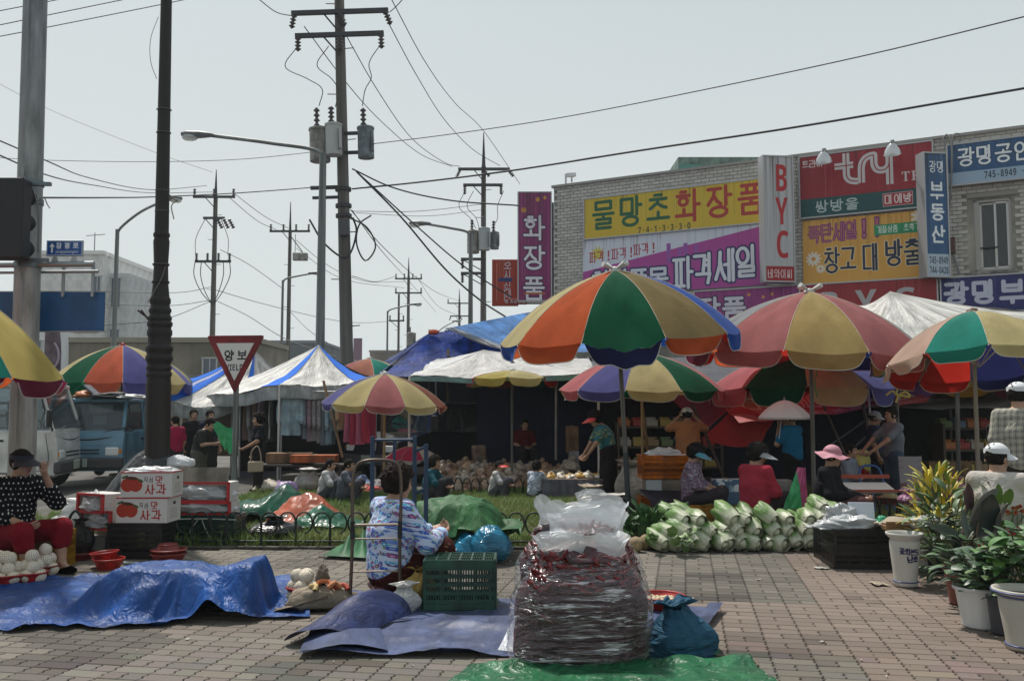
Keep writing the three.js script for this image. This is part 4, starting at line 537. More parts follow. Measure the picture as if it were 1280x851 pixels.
function parasol(label, o) {
  const { px, py, D, r, drop, cols, val = cols, tx = 0, tz = 0, vh = 0.22, n = 8, base = 0, ribs = true, name = 'parasol' } = o;
  const rot = (o.rot ?? 0) + Math.atan((PW / 2 - px) / FOC), top = P(px, py, D), t = thing(name, label, 'parasol', [top.x, base, -D], 0, o.group), H = top.y - base, mt = new THREE.Matrix4().makeTranslation(0, H, 0).multiply(new THREE.Matrix4().makeRotationFromEuler(new THREE.Euler(tx, 0, tz)));
  const R = (k) => rot + (k - 0.5) * 2 * Math.PI / n, at = (a, v) => V(Math.sin(a) * r * v, -drop * (0.42 * v + 0.58 * v * v * v * 0.6 + 0.58 * 0.4 * v * v), Math.cos(a) * r * v);
  for (let k = 0; k < n; k++) {
    const a = R(k), b = R(k + 1), f = (u, v) => { const p = at(a, v).lerp(at(b, v), u), s = 4 * u * (1 - u); p.x *= 1 + s * 0.025; p.z *= 1 + s * 0.025; p.y += s * v * (0.05 * r * 0.5) - s * v * v * v * 0.05 * r + 0.012 * s * noise(u * 3 + k * 7, v * 4, px); if (o.dent && k === 0) p.y -= 0.1 * s * sstep(0.55, 0.9, v) * (0.6 + noise(u * 6, v * 5, 3)); return p; };
    const m = part(t, 'canopy_panel', grid(10, 12, f, [r * 0.7, r]).applyMatrix4(mt), umbMat(cols[k % cols.length]));
    const flap = (u, v) => { const p = f(0.04 + u * 0.92, 1), e = 1 - Math.pow(Math.abs(2 * u - 1), 7) * 0.75, w = noise(u * 2.5 + k * 3, v, px) * 0.06 * v; p.multiply(V(1 - v * 0.015 + w, 1, 1 - v * 0.015 + w)); p.y -= vh * v * e; return p; };
    if (val) { const vl = part(m, 'valance', grid(12, 3, flap, [r * 0.7, vh]).applyMatrix4(mt), umbMat(val[k % val.length])); if (D < 18) part(m, 'piping', tube(Array.from({ length: 13 }, (_, i) => flap(i / 12, 1)), 0.006, 30, 5).applyMatrix4(mt), M([0.5, 0.48, 0.42], 0.8)); part(m, 'seam', tube([0.02, 0.25, 0.5, 0.75, 1].map((v) => f(0.004, v).add(V(0, 0.004, 0))), 0.005, 16, 4).applyMatrix4(mt), M([0.4, 0.36, 0.28], 0.9)); }
  }
  if (ribs) for (let k = 0; k < n; k++) part(t, 'rib', tube([at(R(k), 0.02), at(R(k), 0.5), at(R(k), 1.005)].map((p) => p.add(V(0, -0.015, 0))), 0.009, 14, 5).applyMatrix4(mt), M([0.4, 0.4, 0.4], 0.4, { metalness: 0.5 }));
  if (ribs) for (let k = 0; k < n; k++) part(t, 'strut', bar(V(0, -drop - 0.05, 0), at(R(k), 0.5).add(V(0, -0.02, 0)), 0.006, 0.006, 5).applyMatrix4(mt), M([0.4, 0.4, 0.4], 0.4, { metalness: 0.5 }));
  part(t, 'finial', [ball(0.05).applyMatrix4(mt), cyl(0.07, 0.09, 0.05, 0, 0.0, 0, 10).applyMatrix4(mt), ...(o.bow ? [0.6, 2.2, 3.6, 5.2].map((a) => xf(cyl(0.04, 0.015, 0.22, 0, 0.11, 0, 6), 0, 0.02, 0, 0, 0, 0).rotateZ(1.2).rotateY(a).applyMatrix4(mt)) : [])], M(o.finial ?? [0.5, 0.5, 0.48], 0.5));
  const b0 = V(o.bx ?? 0, 0, o.bz ?? 0), tp = V(0, -0.02, 0).applyMatrix4(mt);
  part(t, 'pole', bar(b0, tp, o.pr ?? 0.026, (o.pr ?? 0.026) * 0.9, 12), o.poleMat ?? poleSteel);
  if (o.sleeve) part(t, 'sleeve', bar(b0, b0.clone().lerp(tp, o.sleeve), 0.042, 0.036, 12), M([0.03, 0.04, 0.05], 0.6));
  if (o.foot !== false) part(t, 'foot', [cyl(0.2, 0.24, 0.1, b0.x, 0.05, b0.z, 16)], concrete([0.2, 0.2, 0.19]));
  return t;
}
parasol('largest parasol with orange, green, tan and blue panels on a grey pole in the grass', { px: 769, py: 337, D: 13.3, r: 1.74, drop: 0.98, tx: 0.1, tz: 0.06, rot: 0.03, n: 10, bow: 1, dent: 1, sleeve: 0.27, pr: 0.034, bx: 0.16, bz: 0.1, cols: ['green', 'tan', 'blue', 'orange', 'cream', 'green', 'tan', 'blue', 'cream', 'orange'], val: ['navy', 'orange', 'blue', 'red', 'blue', 'navy', 'red', 'orange', 'blue', 'orange'] });
parasol('pink, violet, cream and green parasol tucked under the largest parasol', { px: 802, py: 440, D: 16.8, r: 1.5, drop: 0.68, rot: 0.13, n: 10, tx: 0.03, cols: ['cream', 'green', 'pink', 'violet', 'cream', 'green', 'pink', 'cream', 'pink', 'violet'], poleMat: M([0.35, 0.25, 0.13], 0.8), vh: 0.16 });
parasol('wide mauve and cream parasol before the red fascia sign, on a straight steel pole', { px: 1012, py: 364, D: 14.6, r: 1.86, drop: 0.98, tx: 0.05, tz: -0.03, rot: 0.14, n: 10, bow: 1, sleeve: 0.08, pr: 0.036, cols: [[0.56, 0.42, 0.17], 'mauve', 'grey', 'mauve', 'navy', 'red', 'orange', 'red', 'grey', 'mauve'], val: [[0.5, 0.37, 0.15], 'mauve', 'grey', 'navy', 'navy', 'red', 'orange', 'red', 'maroon', 'mauve'] });
parasol('lower pink, green, cream and violet parasol beneath the wide mauve parasol', { px: 1000, py: 437, D: 17.2, r: 1.72, drop: 0.72, rot: -0.25, n: 10, cols: ['green', 'cream', 'violet', 'navy', 'navy', 'red', 'red', 'green', 'red', 'pink'], poleMat: M([0.12, 0.1, 0.09], 0.8), vh: 0.3, bx: 1.1 });
parasol('teal and cream parasol with red and black lining before the white canopy', { px: 1216, py: 389, D: 12.6, r: 1.22, drop: 0.74, tx: -0.17, rot: -0.22, n: 10, vh: 0.15, finial: [0.12, 0.07, 0.05], pr: 0.03, cols: ['teal', 'cream', 'yellow', 'yellow', 'navy', 'navy', 'red', 'red', 'peach', 'peach'], poleMat: M([0.22, 0.19, 0.16], 0.7) });
parasol('small folded parasol with a green flap hanging between two larger parasols', { px: 1120, py: 441, D: 15.2, r: 0.42, drop: 0.16, vh: 0.22, cols: ['peach', 'pink', 'violet', 'peach'], val: ['green', 'green', 'violet', 'yellow'], n: 8 });
parasol('lilac, yellow and maroon parasol low in front of the white awning', { px: 1186, py: 452, D: 18.6, r: 1.3, drop: 0.52, rot: 0.25, vh: 0.18, cols: ['yellow', 'maroon', 'red', 'cream', 'lilac', 'lilac', 'lilac', 'lilac'], val: [[0.6, 0.3, 0.04], 'maroon', 'red', 'cream', 'lilac', 'lilac', 'lilac', 'lilac'] });
parasol('small cream and mauve parasol in front of the dark van', { px: 481, py: 467, D: 17, r: 1.13, drop: 0.55, tx: 0.04, tz: -0.03, rot: 0.02, n: 10, vh: 0.12, cols: ['mauve', 'cream', 'brown', 'brown', 'cream', 'mauve', 'cream', 'violet', 'violet', 'cream'], poleMat: M([0.3, 0.2, 0.1], 0.8) });
parasol('faded pink and teal parasol between the pavilion and the blue tent', { px: 462, py: 448, D: 22, r: 0.98, drop: 0.45, rot: 0.5, cols: ['teal', 'cream', 'pink', 'cream', 'teal', 'pink', 'pink', [0.6, 0.25, 0.18]] });
parasol('striped green, salmon and violet parasol standing over the blue lorry', { px: 153, py: 431, D: 21.4, r: 1.56, drop: 0.9, rot: -0.25, n: 12, vh: 0.22, finial: [0.3, 0.02, 0.02], cols: ['salmon', 'violet', 'cream', 'violet', 'green', 'salmon', 'violet', 'cream', 'green', 'yellow', 'cream', 'green'] });
parasol('cream and green parasol mostly hidden behind the ornate black post', { px: 196, py: 449, D: 24.5, r: 1.0, drop: 0.55, rot: -0.1, tz: -0.05, cols: ['yellow', 'cream', 'green', 'white', 'green', 'cream', 'green', 'cream'], val: ['cream', 'red', 'teal', 'green', 'cream', 'cream', 'navy', 'cream'] });
parasol('yellow parasol with maroon valance cut by the picture edge above the seated seller', { px: -130, py: 322, D: 8.6, r: 1.5, drop: 1.05, tz: -0.06, tx: 0.02, rot: 0.28, vh: 0.16, cols: ['teal', 'yellow', 'yellow', 'orange', 'salmon', 'green', 'orange', 'teal'], val: ['maroon', 'maroon', 'maroon', 'orange', 'salmon', 'green', 'orange', 'orange'] });
parasol('low cream and red parasol edge showing under the pale canopy', { px: 640, py: 463, D: 18.3, r: 0.95, drop: 0.16, rot: 0.3, vh: 0.15, cols: ['cream', 'red', 'cream', 'green', 'brown', 'yellow', 'pink', 'yellow'] });
parasol('small pink and white umbrella lying open by the seated women', { px: 515, py: 557, D: 17.6, r: 0.55, drop: 0.24, vh: 0.06, val: ['white'], cols: [[0.6, 0.06, 0.16], 'white', 'pink', [0.6, 0.06, 0.16]], foot: false, pr: 0.01 });

// ---------- pavilions, tarpaulin roofs and awnings ----------
function pavilion(name, label, corners, apex, cols, o = {}) {
  const c = corners.map((q) => P(...q)), a = P(...apex), o0 = c.reduce((s, p) => s.add(p), V(0, 0, 0)).multiplyScalar(1 / c.length).setY(0), t = thing(name, label, o.cat ?? 'tent', o0), L = (p) => p.clone().sub(o0);
  const hem = o.hem ?? 0.22;
  c.forEach((p, k) => {
    const q = c[(k + 1) % c.length], m = M(COL[cols[k % cols.length]] ?? cols[k % cols.length], 0.6, { transmission: o.tr ?? 0.25, thickness: 0, bumpMap: rep(crinkle, 1), bumpScale: 0.02, map: rep(stain, 0.7) });
    const edge = (u) => p.clone().lerp(q, u).add(V(0, -4 * u * (1 - u) * (o.sag ?? 0.1) + 0.03 * noise(u * 6, k, apex[0]), 0));
    const f = (u, v) => { const w = edge(u).lerp(a, v); w.y -= 4 * v * (1 - v) * (o.dip ?? 0.14) * (0.6 + 0.4 * Math.abs(2 * u - 1)) - 0.07 * (1 - v) * fbm(u * 5, v * 5, k + apex[0], 3) - 0.03 * (1 - v) * ridge(u * 9, v * 2, k + apex[0], 2); return L(w); };
    const roof = part(t, 'roof_panel', grid(22, 16, f, [3, 2]), m);
    if (hem) part(roof, 'hem', grid(24, 3, (u, v) => { const w = edge(u); w.y -= hem * v; w.x += 0.03 * v * noise(u * 9, k, 5); w.z += 0.05 * v * noise(u * 8, k, 2); return L(w); }, [3, 0.3]), o.hemCol ? M(COL[o.hemCol] ?? o.hemCol, 0.6, { transmission: 0.25, thickness: 0, map: stain }) : m);
    if (o.stripe) part(roof, 'stripe', grid(4, 16, (u, v) => f(o.stripe[0] + u * (o.stripe[1] - o.stripe[0]), v * 0.985).add(V(0, 0.012, 0.006)), [1, 2]), M([0.02, 0.13, 0.55], 0.7, { specularIntensity: 0.2 }));
    if (o.legs !== false) part(t, 'leg', bar(L(p).setY(0), L(p), 0.025, 0.025, 8), M([0.5, 0.5, 0.5], 0.4, { metalness: 0.4 }));
  });
  return t;
}
pavilion('pavilion_tent', 'white pavilion tent with blue corner stripes over racks of clothes', [[349, 482, 19.2], [470, 474, 20.6], [430, 470, 24.5], [238, 494, 22.5]], [398, 431, 21.6], ['white', 'grey', 'white', 'white'], { stripe: [0.8, 0.985], hem: 0.27, sag: 0.07, hemCol: [0.5, 0.54, 0.58] });
pavilion('pavilion_tent', 'crumpled white pavilion tent behind the yield sign', [[196, 498, 21], [300, 496, 21.5], [372, 470, 26], [210, 480, 26]], [318, 437, 24], ['white', 'white', 'blue', 'blue'], { stripe: [0.02, 0.2], hem: 0.3, sag: 0.2, hemCol: [0.45, 0.5, 0.5] });
pavilion('flat_canopy', 'pale grey canopy with a teal hem spreading over the dark stall', [[512, 470, 18], [748, 467, 17.5], [735, 446, 22], [545, 447, 22.5]], [604, 437, 20], [[0.4, 0.4, 0.41], [0.42, 0.42, 0.42], 'grey', 'grey'], { hem: 0.1, hemCol: [0.22, 0.4, 0.38], sag: 0.04, dip: 0.05, cat: 'canopy' });
pavilion('white_canopy', 'shiny white tarpaulin canopy rising behind the wide mauve parasol', [[1085, 432, 17], [1345, 445, 15.5], [1345, 391, 18.5], [1060, 384, 20.5]], [1113, 364, 18.8], ['white', 'white', 'white', 'white'], { hem: 0.12, sag: 0.1, dip: 0.1, tr: 0.12, cat: 'canopy' });
function sheet(name, label, cat, quad, mat, o = {}) {   // quad: four [px, py, D] in order round; sags and creases
  const [a, b, c, d] = quad.map((q) => q.isVector3 ? q : P(...q)), o0 = a.clone().add(b).add(c).add(d).multiplyScalar(0.25).setY(0), n = V().crossVectors(b.clone().sub(a), d.clone().sub(a)).normalize();
  const w = a.distanceTo(b), h = a.distanceTo(d);
  const g = grid(o.nu ?? 36, o.nv ?? 24, (u, v) => { const p = a.clone().lerp(b, u).lerp(d.clone().lerp(c, u), v).sub(o0), e = 16 * u * (1 - u) * v * (1 - v); p.y -= (o.sag ?? 0.1) * e + (o.hang ?? 0) * 4 * u * (1 - u) * v; return p.addScaledVector(n, (o.fold ?? 0.05) * (fbm(u * w * 1.3 + a.x, v * h * 1.3, a.z, 3) * 1.4 + 0.6 * ridge(u * w * 0.9 + v + a.x, v * h * 0.5 - u, 3, 2))); }, o.uv ?? [w / 2, h / 2]);
  const m = solo(name, label, cat, g, mat, o0); if (o.group) m.userData.group = o.group; return m;
}
{
  const t = thing('blue_tarpaulin_tent', 'deep blue tarpaulin tent with a steep ridge behind the striped parasols', 'tent', [0, 0, -23]), L = (q) => P(...q).add(V(0, 0, 23)), mk = (n, qs, c, f, op = {}) => { const [a, b, cc, d] = qs.map(L); part(t, n, grid(30, 20, (u, v) => { const p = a.clone().lerp(b, u).lerp(d.clone().lerp(cc, u), v), e = 16 * u * (1 - u) * v * (1 - v); p.y -= f * e; p.z += 0.08 * fbm(u * 5, v * 5, a.x, 3) + 0.06 * ridge(u * 6 - v * 2, v * 3, a.y, 2); return p; }, [3, 2]), M(c, 0.6, { specularIntensity: 0.25, transmission: op.tr ?? 0.4, thickness: 0, bumpMap: crinkle, bumpScale: 0.02, map: rep(stain, 0.7) })); };
  mk('front_sheet', [[537, 416, 23], [660, 405, 25], [700, 475, 20.5], [478, 470, 20.5]], [0.01, 0.06, 0.42], 0.12); mk('gable_sheet', [[537, 416, 23], [536, 417, 23.02], [474, 468, 20.5], [480, 452, 26]], [0.008, 0.05, 0.38], 0.1); mk('upper_sheet', [[556, 411, 22.9], [662, 390, 26], [760, 440, 23.4], [640, 440, 21.6]], [0.1, 0.28, 0.68], 0.16, { tr: 0.15 }); mk('white_strip', [[556, 410, 22.8], [566, 409, 22.9], [652, 441, 21.4], [640, 440, 21.5]], [0.65, 0.67, 0.7], 0.1);
  for (const [x, y, d] of [[537, 416, 23], [478, 468, 20.5], [660, 405, 25], [560, 440, 22]]) { const p = L([x, y, d]); part(t, 'pole', bar(p.clone().setY(0), p.clone().add(V(0, 0.08, 0)), 0.03, 0.03, 8), M([0.2, 0.14, 0.08], 0.8)); } part(t, 'knot', ball(0.1).scale(1.4, 0.7, 1).translate(...L([542, 415, 22.8]).toArray()), M([0.5, 0.08, 0.04], 0.7));
}
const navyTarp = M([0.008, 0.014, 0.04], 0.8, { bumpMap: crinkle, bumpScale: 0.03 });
sheet('hanging_sheet', 'dark navy tarpaulin wall hanging behind the dried goods under the pale canopy', 'tarpaulin', [[596, 468, 21], [762, 468, 21], [762, 592, 21], [596, 592, 21]], navyTarp, { fold: 0.12 });
sheet('hanging_sheet', 'black tarpaulin wall behind the woman with the red visor', 'tarpaulin', [[755, 470, 20.4], [905, 470, 20.4], [905, 596, 20.4], [755, 596, 20.4]], M([0.006, 0.006, 0.008], 0.85, { bumpMap: crinkle, bumpScale: 0.03 }), { fold: 0.12 });
sheet('hanging_sheet', 'navy tarpaulin wall behind the man in the blue shirt', 'tarpaulin', [[890, 480, 19.6], [1100, 480, 19.6], [1100, 600, 19.6], [890, 600, 19.6]], M([0.006, 0.012, 0.028], 0.85, { bumpMap: crinkle, bumpScale: 0.03 }), { fold: 0.12 });
sheet('hanging_sheet', 'added black sheet standing for the darkness behind the dark van', 'tarpaulin', [[462, 462, 25.5], [602, 462, 24.5], [602, 592, 24.5], [462, 592, 25.5]], M([0.008, 0.009, 0.014], 0.9), { fold: 0.12 });  // added black sheet: its colour stands for the shade behind the van
sheet('added_shade_roof', 'added dark roof sheet shading the stalls between the parasols and the shops', 'tarpaulin', [[560, 452, 24], [1010, 440, 23], [1010, 478, 18.5], [590, 475, 19.6]], M([0.03, 0.035, 0.05], 0.6, { bumpMap: crinkle, bumpScale: 0.02 }), { sag: 0.05 });  // opaque roof added to enclose the stalls and keep them dark
sheet('added_shade_roof', 'added dark roof sheet shading the fruit cartons near the white awning', 'tarpaulin', [[1010, 440, 22.5], [1345, 430, 20], [1345, 474, 16.9], [1010, 478, 18.5]], M([0.035, 0.033, 0.035], 0.6, { bumpMap: crinkle, bumpScale: 0.02 }), { sag: 0.05 });  // second added roof, blocks the sky over the cartons
sheet('hanging_sheet', 'added black sheet standing for the deep shade behind the fruit cartons', 'tarpaulin', [[1095, 478, 19.4], [1345, 478, 19.4], [1345, 600, 19.4], [1095, 600, 19.4]], M([0.006, 0.0055, 0.006], 0.85, { bumpMap: crinkle, bumpScale: 0.03 }), { fold: 0.12 });  // black sheet added in place of the unlit stall interior
sheet('white_awning', 'long grey-white awning over the shaded fruit stall', 'awning', [[1150, 494, 19], [1345, 480, 18], [1345, 505, 16.6], [1118, 508, 17.4]], M([0.5, 0.5, 0.49], 0.5, { transmission: 0.15, thickness: 0, bumpMap: crinkle, bumpScale: 0.02, map: stain }), { sag: 0.1, hang: 0.05 });
sheet('white_awning', 'narrow white sheet lying just under the lilac and yellow parasol', 'awning', [[1118, 503, 17.9], [1182, 492, 18.4], [1190, 500, 17.9], [1128, 509, 17.3]], M([0.62, 0.63, 0.62], 0.5, { map: stain }), { sag: 0.03 });
const redText = canvasTex(1024, 320, (g, w, h) => { g.fillStyle = '#8d1a20'; g.fillRect(0, 0, w, h); g.save(); g.translate(w, h); g.rotate(Math.PI); write(g, '세일정매차대', 90, 60, 110, 120, { fill: '#b8a8a4', lw: 0.12, gap: 150 }); write(g, '소비자가정매장', 80, 220, 60, 60, { fill: '#b8a8a4', lw: 0.12, gap: 96 }); g.restore(); });
sheet('red_banner_roof', 'slanting red banner with white letters stretched as a stall roof', 'awning', [[885, 490, 19], [1175, 478, 18.4], [1160, 503, 17.4], [925, 528, 15.8]], M('#ffffff', 0.6, { map: redText, transmission: 0.2, thickness: 0, bumpMap: crinkle, bumpScale: 0.015 }), { sag: 0.08, uv: [1, 1] });
sheet('red_cloth', 'bright red cloth hanging from the red banner roof', 'tarpaulin', [[922, 506, 16.8], [968, 521, 16.1], [952, 553, 16.2], [878, 545, 16.6]], M([0.55, 0.02, 0.025], 0.6, { transmission: 0.45, thickness: 0, bumpMap: crinkle, bumpScale: 0.015 }), { sag: 0.15, hang: 0.12 });
sheet('red_cloth', 'dark red cloth bunched under the green parasol edge', 'tarpaulin', [[832, 492, 17.6], [925, 500, 17.2], [884, 536, 17], [862, 520, 17.4]], M([0.2, 0.012, 0.03], 0.7, { transmission: 0.2, thickness: 0, bumpMap: crinkle, bumpScale: 0.015 }), { sag: 0.1, hang: 0.1 });
// struts, bamboo props
for (const [l, a, b, r, c] of [['wooden prop leaning behind the crouching man in the orange shirt', [866, 505, 16.4], [903, 592, 16], 0.03, [0.08, 0.06, 0.05]], ['bamboo prop by the parasol pole behind the orange crates', [803, 508, 17.5], [812, 580, 17.5], 0.028, [0.35, 0.24, 0.1]], ['tilted dark pole carrying the lower pink and green parasol', [1077, 492, 16.6], [1087, 545, 16.4], 0.03, [0.1, 0.08, 0.07]], ['thin steel prop under the pale canopy', [695, 482, 18], [695, 575, 18], 0.022, [0.3, 0.3, 0.3]], ['slanted brace running up to the red banner roof, the upper of two', [1030, 562, 17.5], [1090, 520, 17.5], 0.018, [0.2, 0.2, 0.2]], ['slanted brace running up to the red banner roof, the lower of two', [1045, 580, 17.3], [1100, 530, 17.3], 0.018, [0.2, 0.2, 0.2]], ['wooden stick leaning beside the pink clothes', [404, 476, 18.4], [428, 572, 18], 0.026, [0.25, 0.15, 0.08]], ['grey post under the white awning beside the teal parasol pole', [1197, 488, 16.8], [1199, 600, 16.8], 0.04, [0.2, 0.19, 0.18]]]) solo('prop_pole', l, 'pole', bar(P(...a), P(...b), r), M(c, 0.7, { map: stain }));
solo('yellow_string', 'yellow nylon cord hanging in a bow beside the small green flap', 'string', [tube([P(1117, 447, 15), P(1122, 470, 15), P(1121, 492, 15)], 0.014, 20, 5), tube([P(1108, 494, 15), P(1116, 489, 15), P(1122, 494, 15), P(1132, 490, 15), P(1138, 496, 15), P(1124, 495, 15), P(1120, 503, 15)], 0.018, 40, 5)], M([0.6, 0.5, 0.12], 0.6));
solo('green_string', 'green cord dangling beside the pole of the wide mauve parasol', 'string', tube([P(1018, 446, 14.4), P(1021, 465, 14.4), P(1019, 480, 14.4), P(1022, 497, 14.4)], 0.01, 20, 5), M([0.05, 0.2, 0.06], 0.6));

// ---------- clothes on rails ----------
function garment(label, px, py, D, w, h, c, turn = 0, sleeves = true, pat) {
  const p = P(px, py, D), t = thing('hanging_garment', label, 'garment', p, turn), m = pat ?? M(c, 0.9, { bumpMap: weave, bumpScale: 0.001, map: rep(stain, 1) });
  part(t, 'body', grid(14, 14, (u, v) => { const s = u * 2 * Math.PI, f = 1 + 0.14 * Math.sin(s * 3 + px) * v + 0.1 * noise(u * 6, v * 4, px), sh = sstep(0, 0.12, v); return V(Math.sin(s) * w / 2 * (0.25 + 0.75 * sh) * f, -h * v - 0.01 * noise(u * 5, 1, px), Math.cos(s) * w * 0.16 * f); }, [w * 2, h]), m);
  if (sleeves) for (const s of [-1, 1]) part(t, 'sleeve', tube([V(s * w * 0.4, -h * 0.06, 0), V(s * w * 0.54, -h * 0.25, 0.02), V(s * w * 0.55, -h * 0.55, 0.03), V(s * w * 0.53, -h * 0.72, 0.04)], 0.05, 10, 8), m);
  part(t, 'hanger', [tube([V(0, -0.01, 0), V(0, 0.04, 0), V(0.025, 0.065, 0), V(0.01, 0.09, 0), V(-0.01, 0.08, 0)], 0.005, 14, 4), bar(V(-w * 0.4, -0.03, 0), V(w * 0.4, -0.03, 0), 0.006, 0.006, 4)], M([0.3, 0.3, 0.3], 0.4));
}
const CN = Object.fromEntries(Object.entries({ 'pale blue': [0.2, 0.29, 0.4], 'grey': [0.2, 0.2, 0.22], 'dull mauve': [0.2, 0.15, 0.19], 'slate': [0.13, 0.16, 0.2], 'dusty brown': [0.15, 0.11, 0.1], 'black': [0.02, 0.02, 0.025], 'off-white': [0.35, 0.34, 0.32], 'tan': [0.3, 0.2, 0.12], 'crimson': [0.3, 0.02, 0.05], 'pink': [0.4, 0.09, 0.16], 'charcoal': [0.05, 0.05, 0.06], 'navy': [0.02, 0.03, 0.08] }).map(([k, v]) => [k, v.map((x) => Math.min(0.6, x * 1.7))]));
for (const [n, x, D, w, h, tn, sl, extra] of [['pale blue', 363, 19.6, 0.42, 0.86, 0.15, 1, 'facing out at the front corner of the rack'], ['pale blue', 378, 19.8, 0.36, 0.85, 1.1, 1, 'squeezed second on the front rack'], ['slate', 385, 19.85, 0.36, 0.95, 1.2, 1, 'third along the front rack'], ['dull mauve', 391, 19.9, 0.36, 1.0, 1.2, 1, 'fourth along the front rack'], ['grey', 397, 19.95, 0.36, 1.0, 1.2, 1, 'midway along the front rack'], ['grey', 403, 20, 0.36, 1.05, 1.2, 1, 'just past the middle of the front rack'], ['slate', 408, 20.05, 0.36, 1.1, 1.2, 0, 'hanging longest on the front rack'], ['pale blue', 413, 20.1, 0.36, 1.08, 1.2, 1, 'near the striped parasol on the front rack'], ['pale blue', 421, 20.2, 0.38, 0.8, 1, 1, 'last on the front rack before the parasol'], ['tan', 430, 20, 0.4, 0.7, 0.9, 1, 'between the pale blue and the pink clothes'], ['pink', 440, 19.8, 0.36, 0.95, 0.8, 0, 'first under the small mauve parasol'], ['crimson', 447, 19.7, 0.34, 1, 0.8, 0, 'second under the small mauve parasol'], ['pink', 454, 19.6, 0.34, 0.98, 0.7, 0, 'third under the small mauve parasol'], ['crimson', 461, 19.5, 0.34, 0.95, 0.7, 0, 'last under the small mauve parasol'], ['dusty brown', 327, 20.8, 0.36, 1.05, 0.9, 1, 'nearest the yield sign pole on the side rack'], ['dull mauve', 333, 20.6, 0.36, 1, 0.9, 1, 'second from the yield sign pole on the side rack'], ['charcoal', 338, 20.4, 0.36, 0.95, 0.9, 1, 'dark on the side rack'], ['off-white', 342, 20.1, 0.3, 0.9, 1.2, 0, 'light on the side rack by the tent leg'], ['black', 346, 19.8, 0.34, 0.95, 1.1, 1, 'against the tent leg'], ['grey', 320, 21, 0.36, 1, 0.8, 1, 'just behind the yield sign pole'], ['dusty brown', 312, 21.3, 0.36, 1, 0.8, 0, 'left of the yield sign pole in the shade'.replace('left of', 'beyond')], ['charcoal', 304, 21.6, 0.36, 1, 0.8, 0, 'deep in the shade of the white tent']]) garment(n + ' garment ' + extra, x, 493 + (x > 425 ? 4 : 0) + (x < 350 ? 3 : 0), D, w, h, CN[n], tn, sl);
for (const [l, a, b] of [['front clothes rail under the white pavilion', [352, 489, 19.55], [470, 490, 19.9]], ['side clothes rail under the white pavilion', [349, 489, 19.5], [290, 492, 22]]]) { const p = P(...a), q = P(...b), t = thing('clothes_rail', l, 'rail', [0, 0, 0]); part(t, 'rail', bar(p, q, 0.018), metal([0.4, 0.4, 0.4])); for (const e of [p, q]) part(t, 'stand', bar(e.clone().setY(0), e, 0.02), metal([0.4, 0.4, 0.4])); }
sheet('backdrop_curtain', 'beige curtain hanging at the back of the crumpled white tent', 'curtain', [[228, 500, 24], [300, 500, 24], [300, 570, 24], [228, 570, 24]], M([0.3, 0.22, 0.15], 0.9, { bumpMap: weave, bumpScale: 0.002 }), { fold: 0.06 });
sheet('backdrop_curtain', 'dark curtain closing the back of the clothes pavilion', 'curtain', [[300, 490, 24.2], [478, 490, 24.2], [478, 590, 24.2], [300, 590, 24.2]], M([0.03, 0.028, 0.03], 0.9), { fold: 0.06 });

{ // stock in the shade of the stalls
  const cols = [[0.3, 0.2, 0.11], [0.4, 0.36, 0.3], [0.45, 0.15, 0.04], [0.16, 0.22, 0.1], [0.4, 0.3, 0.08], [0.35, 0.05, 0.04], [0.15, 0.2, 0.3]], ORDN = ['first', 'second', 'third', 'fourth', 'fifth', 'sixth', 'seventh', 'eighth', 'ninth', 'tenth'];
  for (let k = 0; k < 2; k++) { const p = k ? P(1235, 420, 18.3) : P(835, 420, 19.7), w = k ? 2.0 : 2.2, t = thing('display_shelf', k ? 'dark three tier shelf of produce under the white awning' : 'dark three tier shelf of goods behind the man in the orange shirt', 'shelf', [p.x, 0, p.z]); for (let r = 0; r < 3; r++) part(t, 'shelf_board', bx(w, 0.04, 0.5, 0, 0.35 + r * 0.42, -r * 0.14), M([0.1, 0.08, 0.06], 0.8)); for (const s of [-1, 1]) part(t, 'upright', bx(0.05, 1.3, 0.5, s * w / 2, 0.65, -0.1), M([0.1, 0.08, 0.06], 0.8));
    for (let r = 0; r < 3; r++) for (let i = 0; i < 7; i++) { const m = solo('produce_tray', ORDN[i] + ' tray on the ' + ['bottom', 'middle', 'top'][r] + (k ? ' tier under the white awning' : ' tier behind the orange shirt'), 'tray', [rbx(0.25, 0.14, 0.34, 0.02, 0, 0.07, 0, 0, 0, 0, 1), ...[0, 1, 2, 3, 4].map((q) => ball(0.05, (q % 3 - 1) * 0.075, 0.15, (q % 2 - 0.5) * 0.14, 8, 6))], M(cols[(i * 3 + r + k) % 7], 0.6), [p.x - w / 2 + 0.16 + i * (w - 0.3) / 6.4, 0.37 + r * 0.42, p.z - r * 0.14 + 0.04], 0, 'trays on the stall shelves'); m.rotation.y = rnd(-0.06, 0.06); } }
}
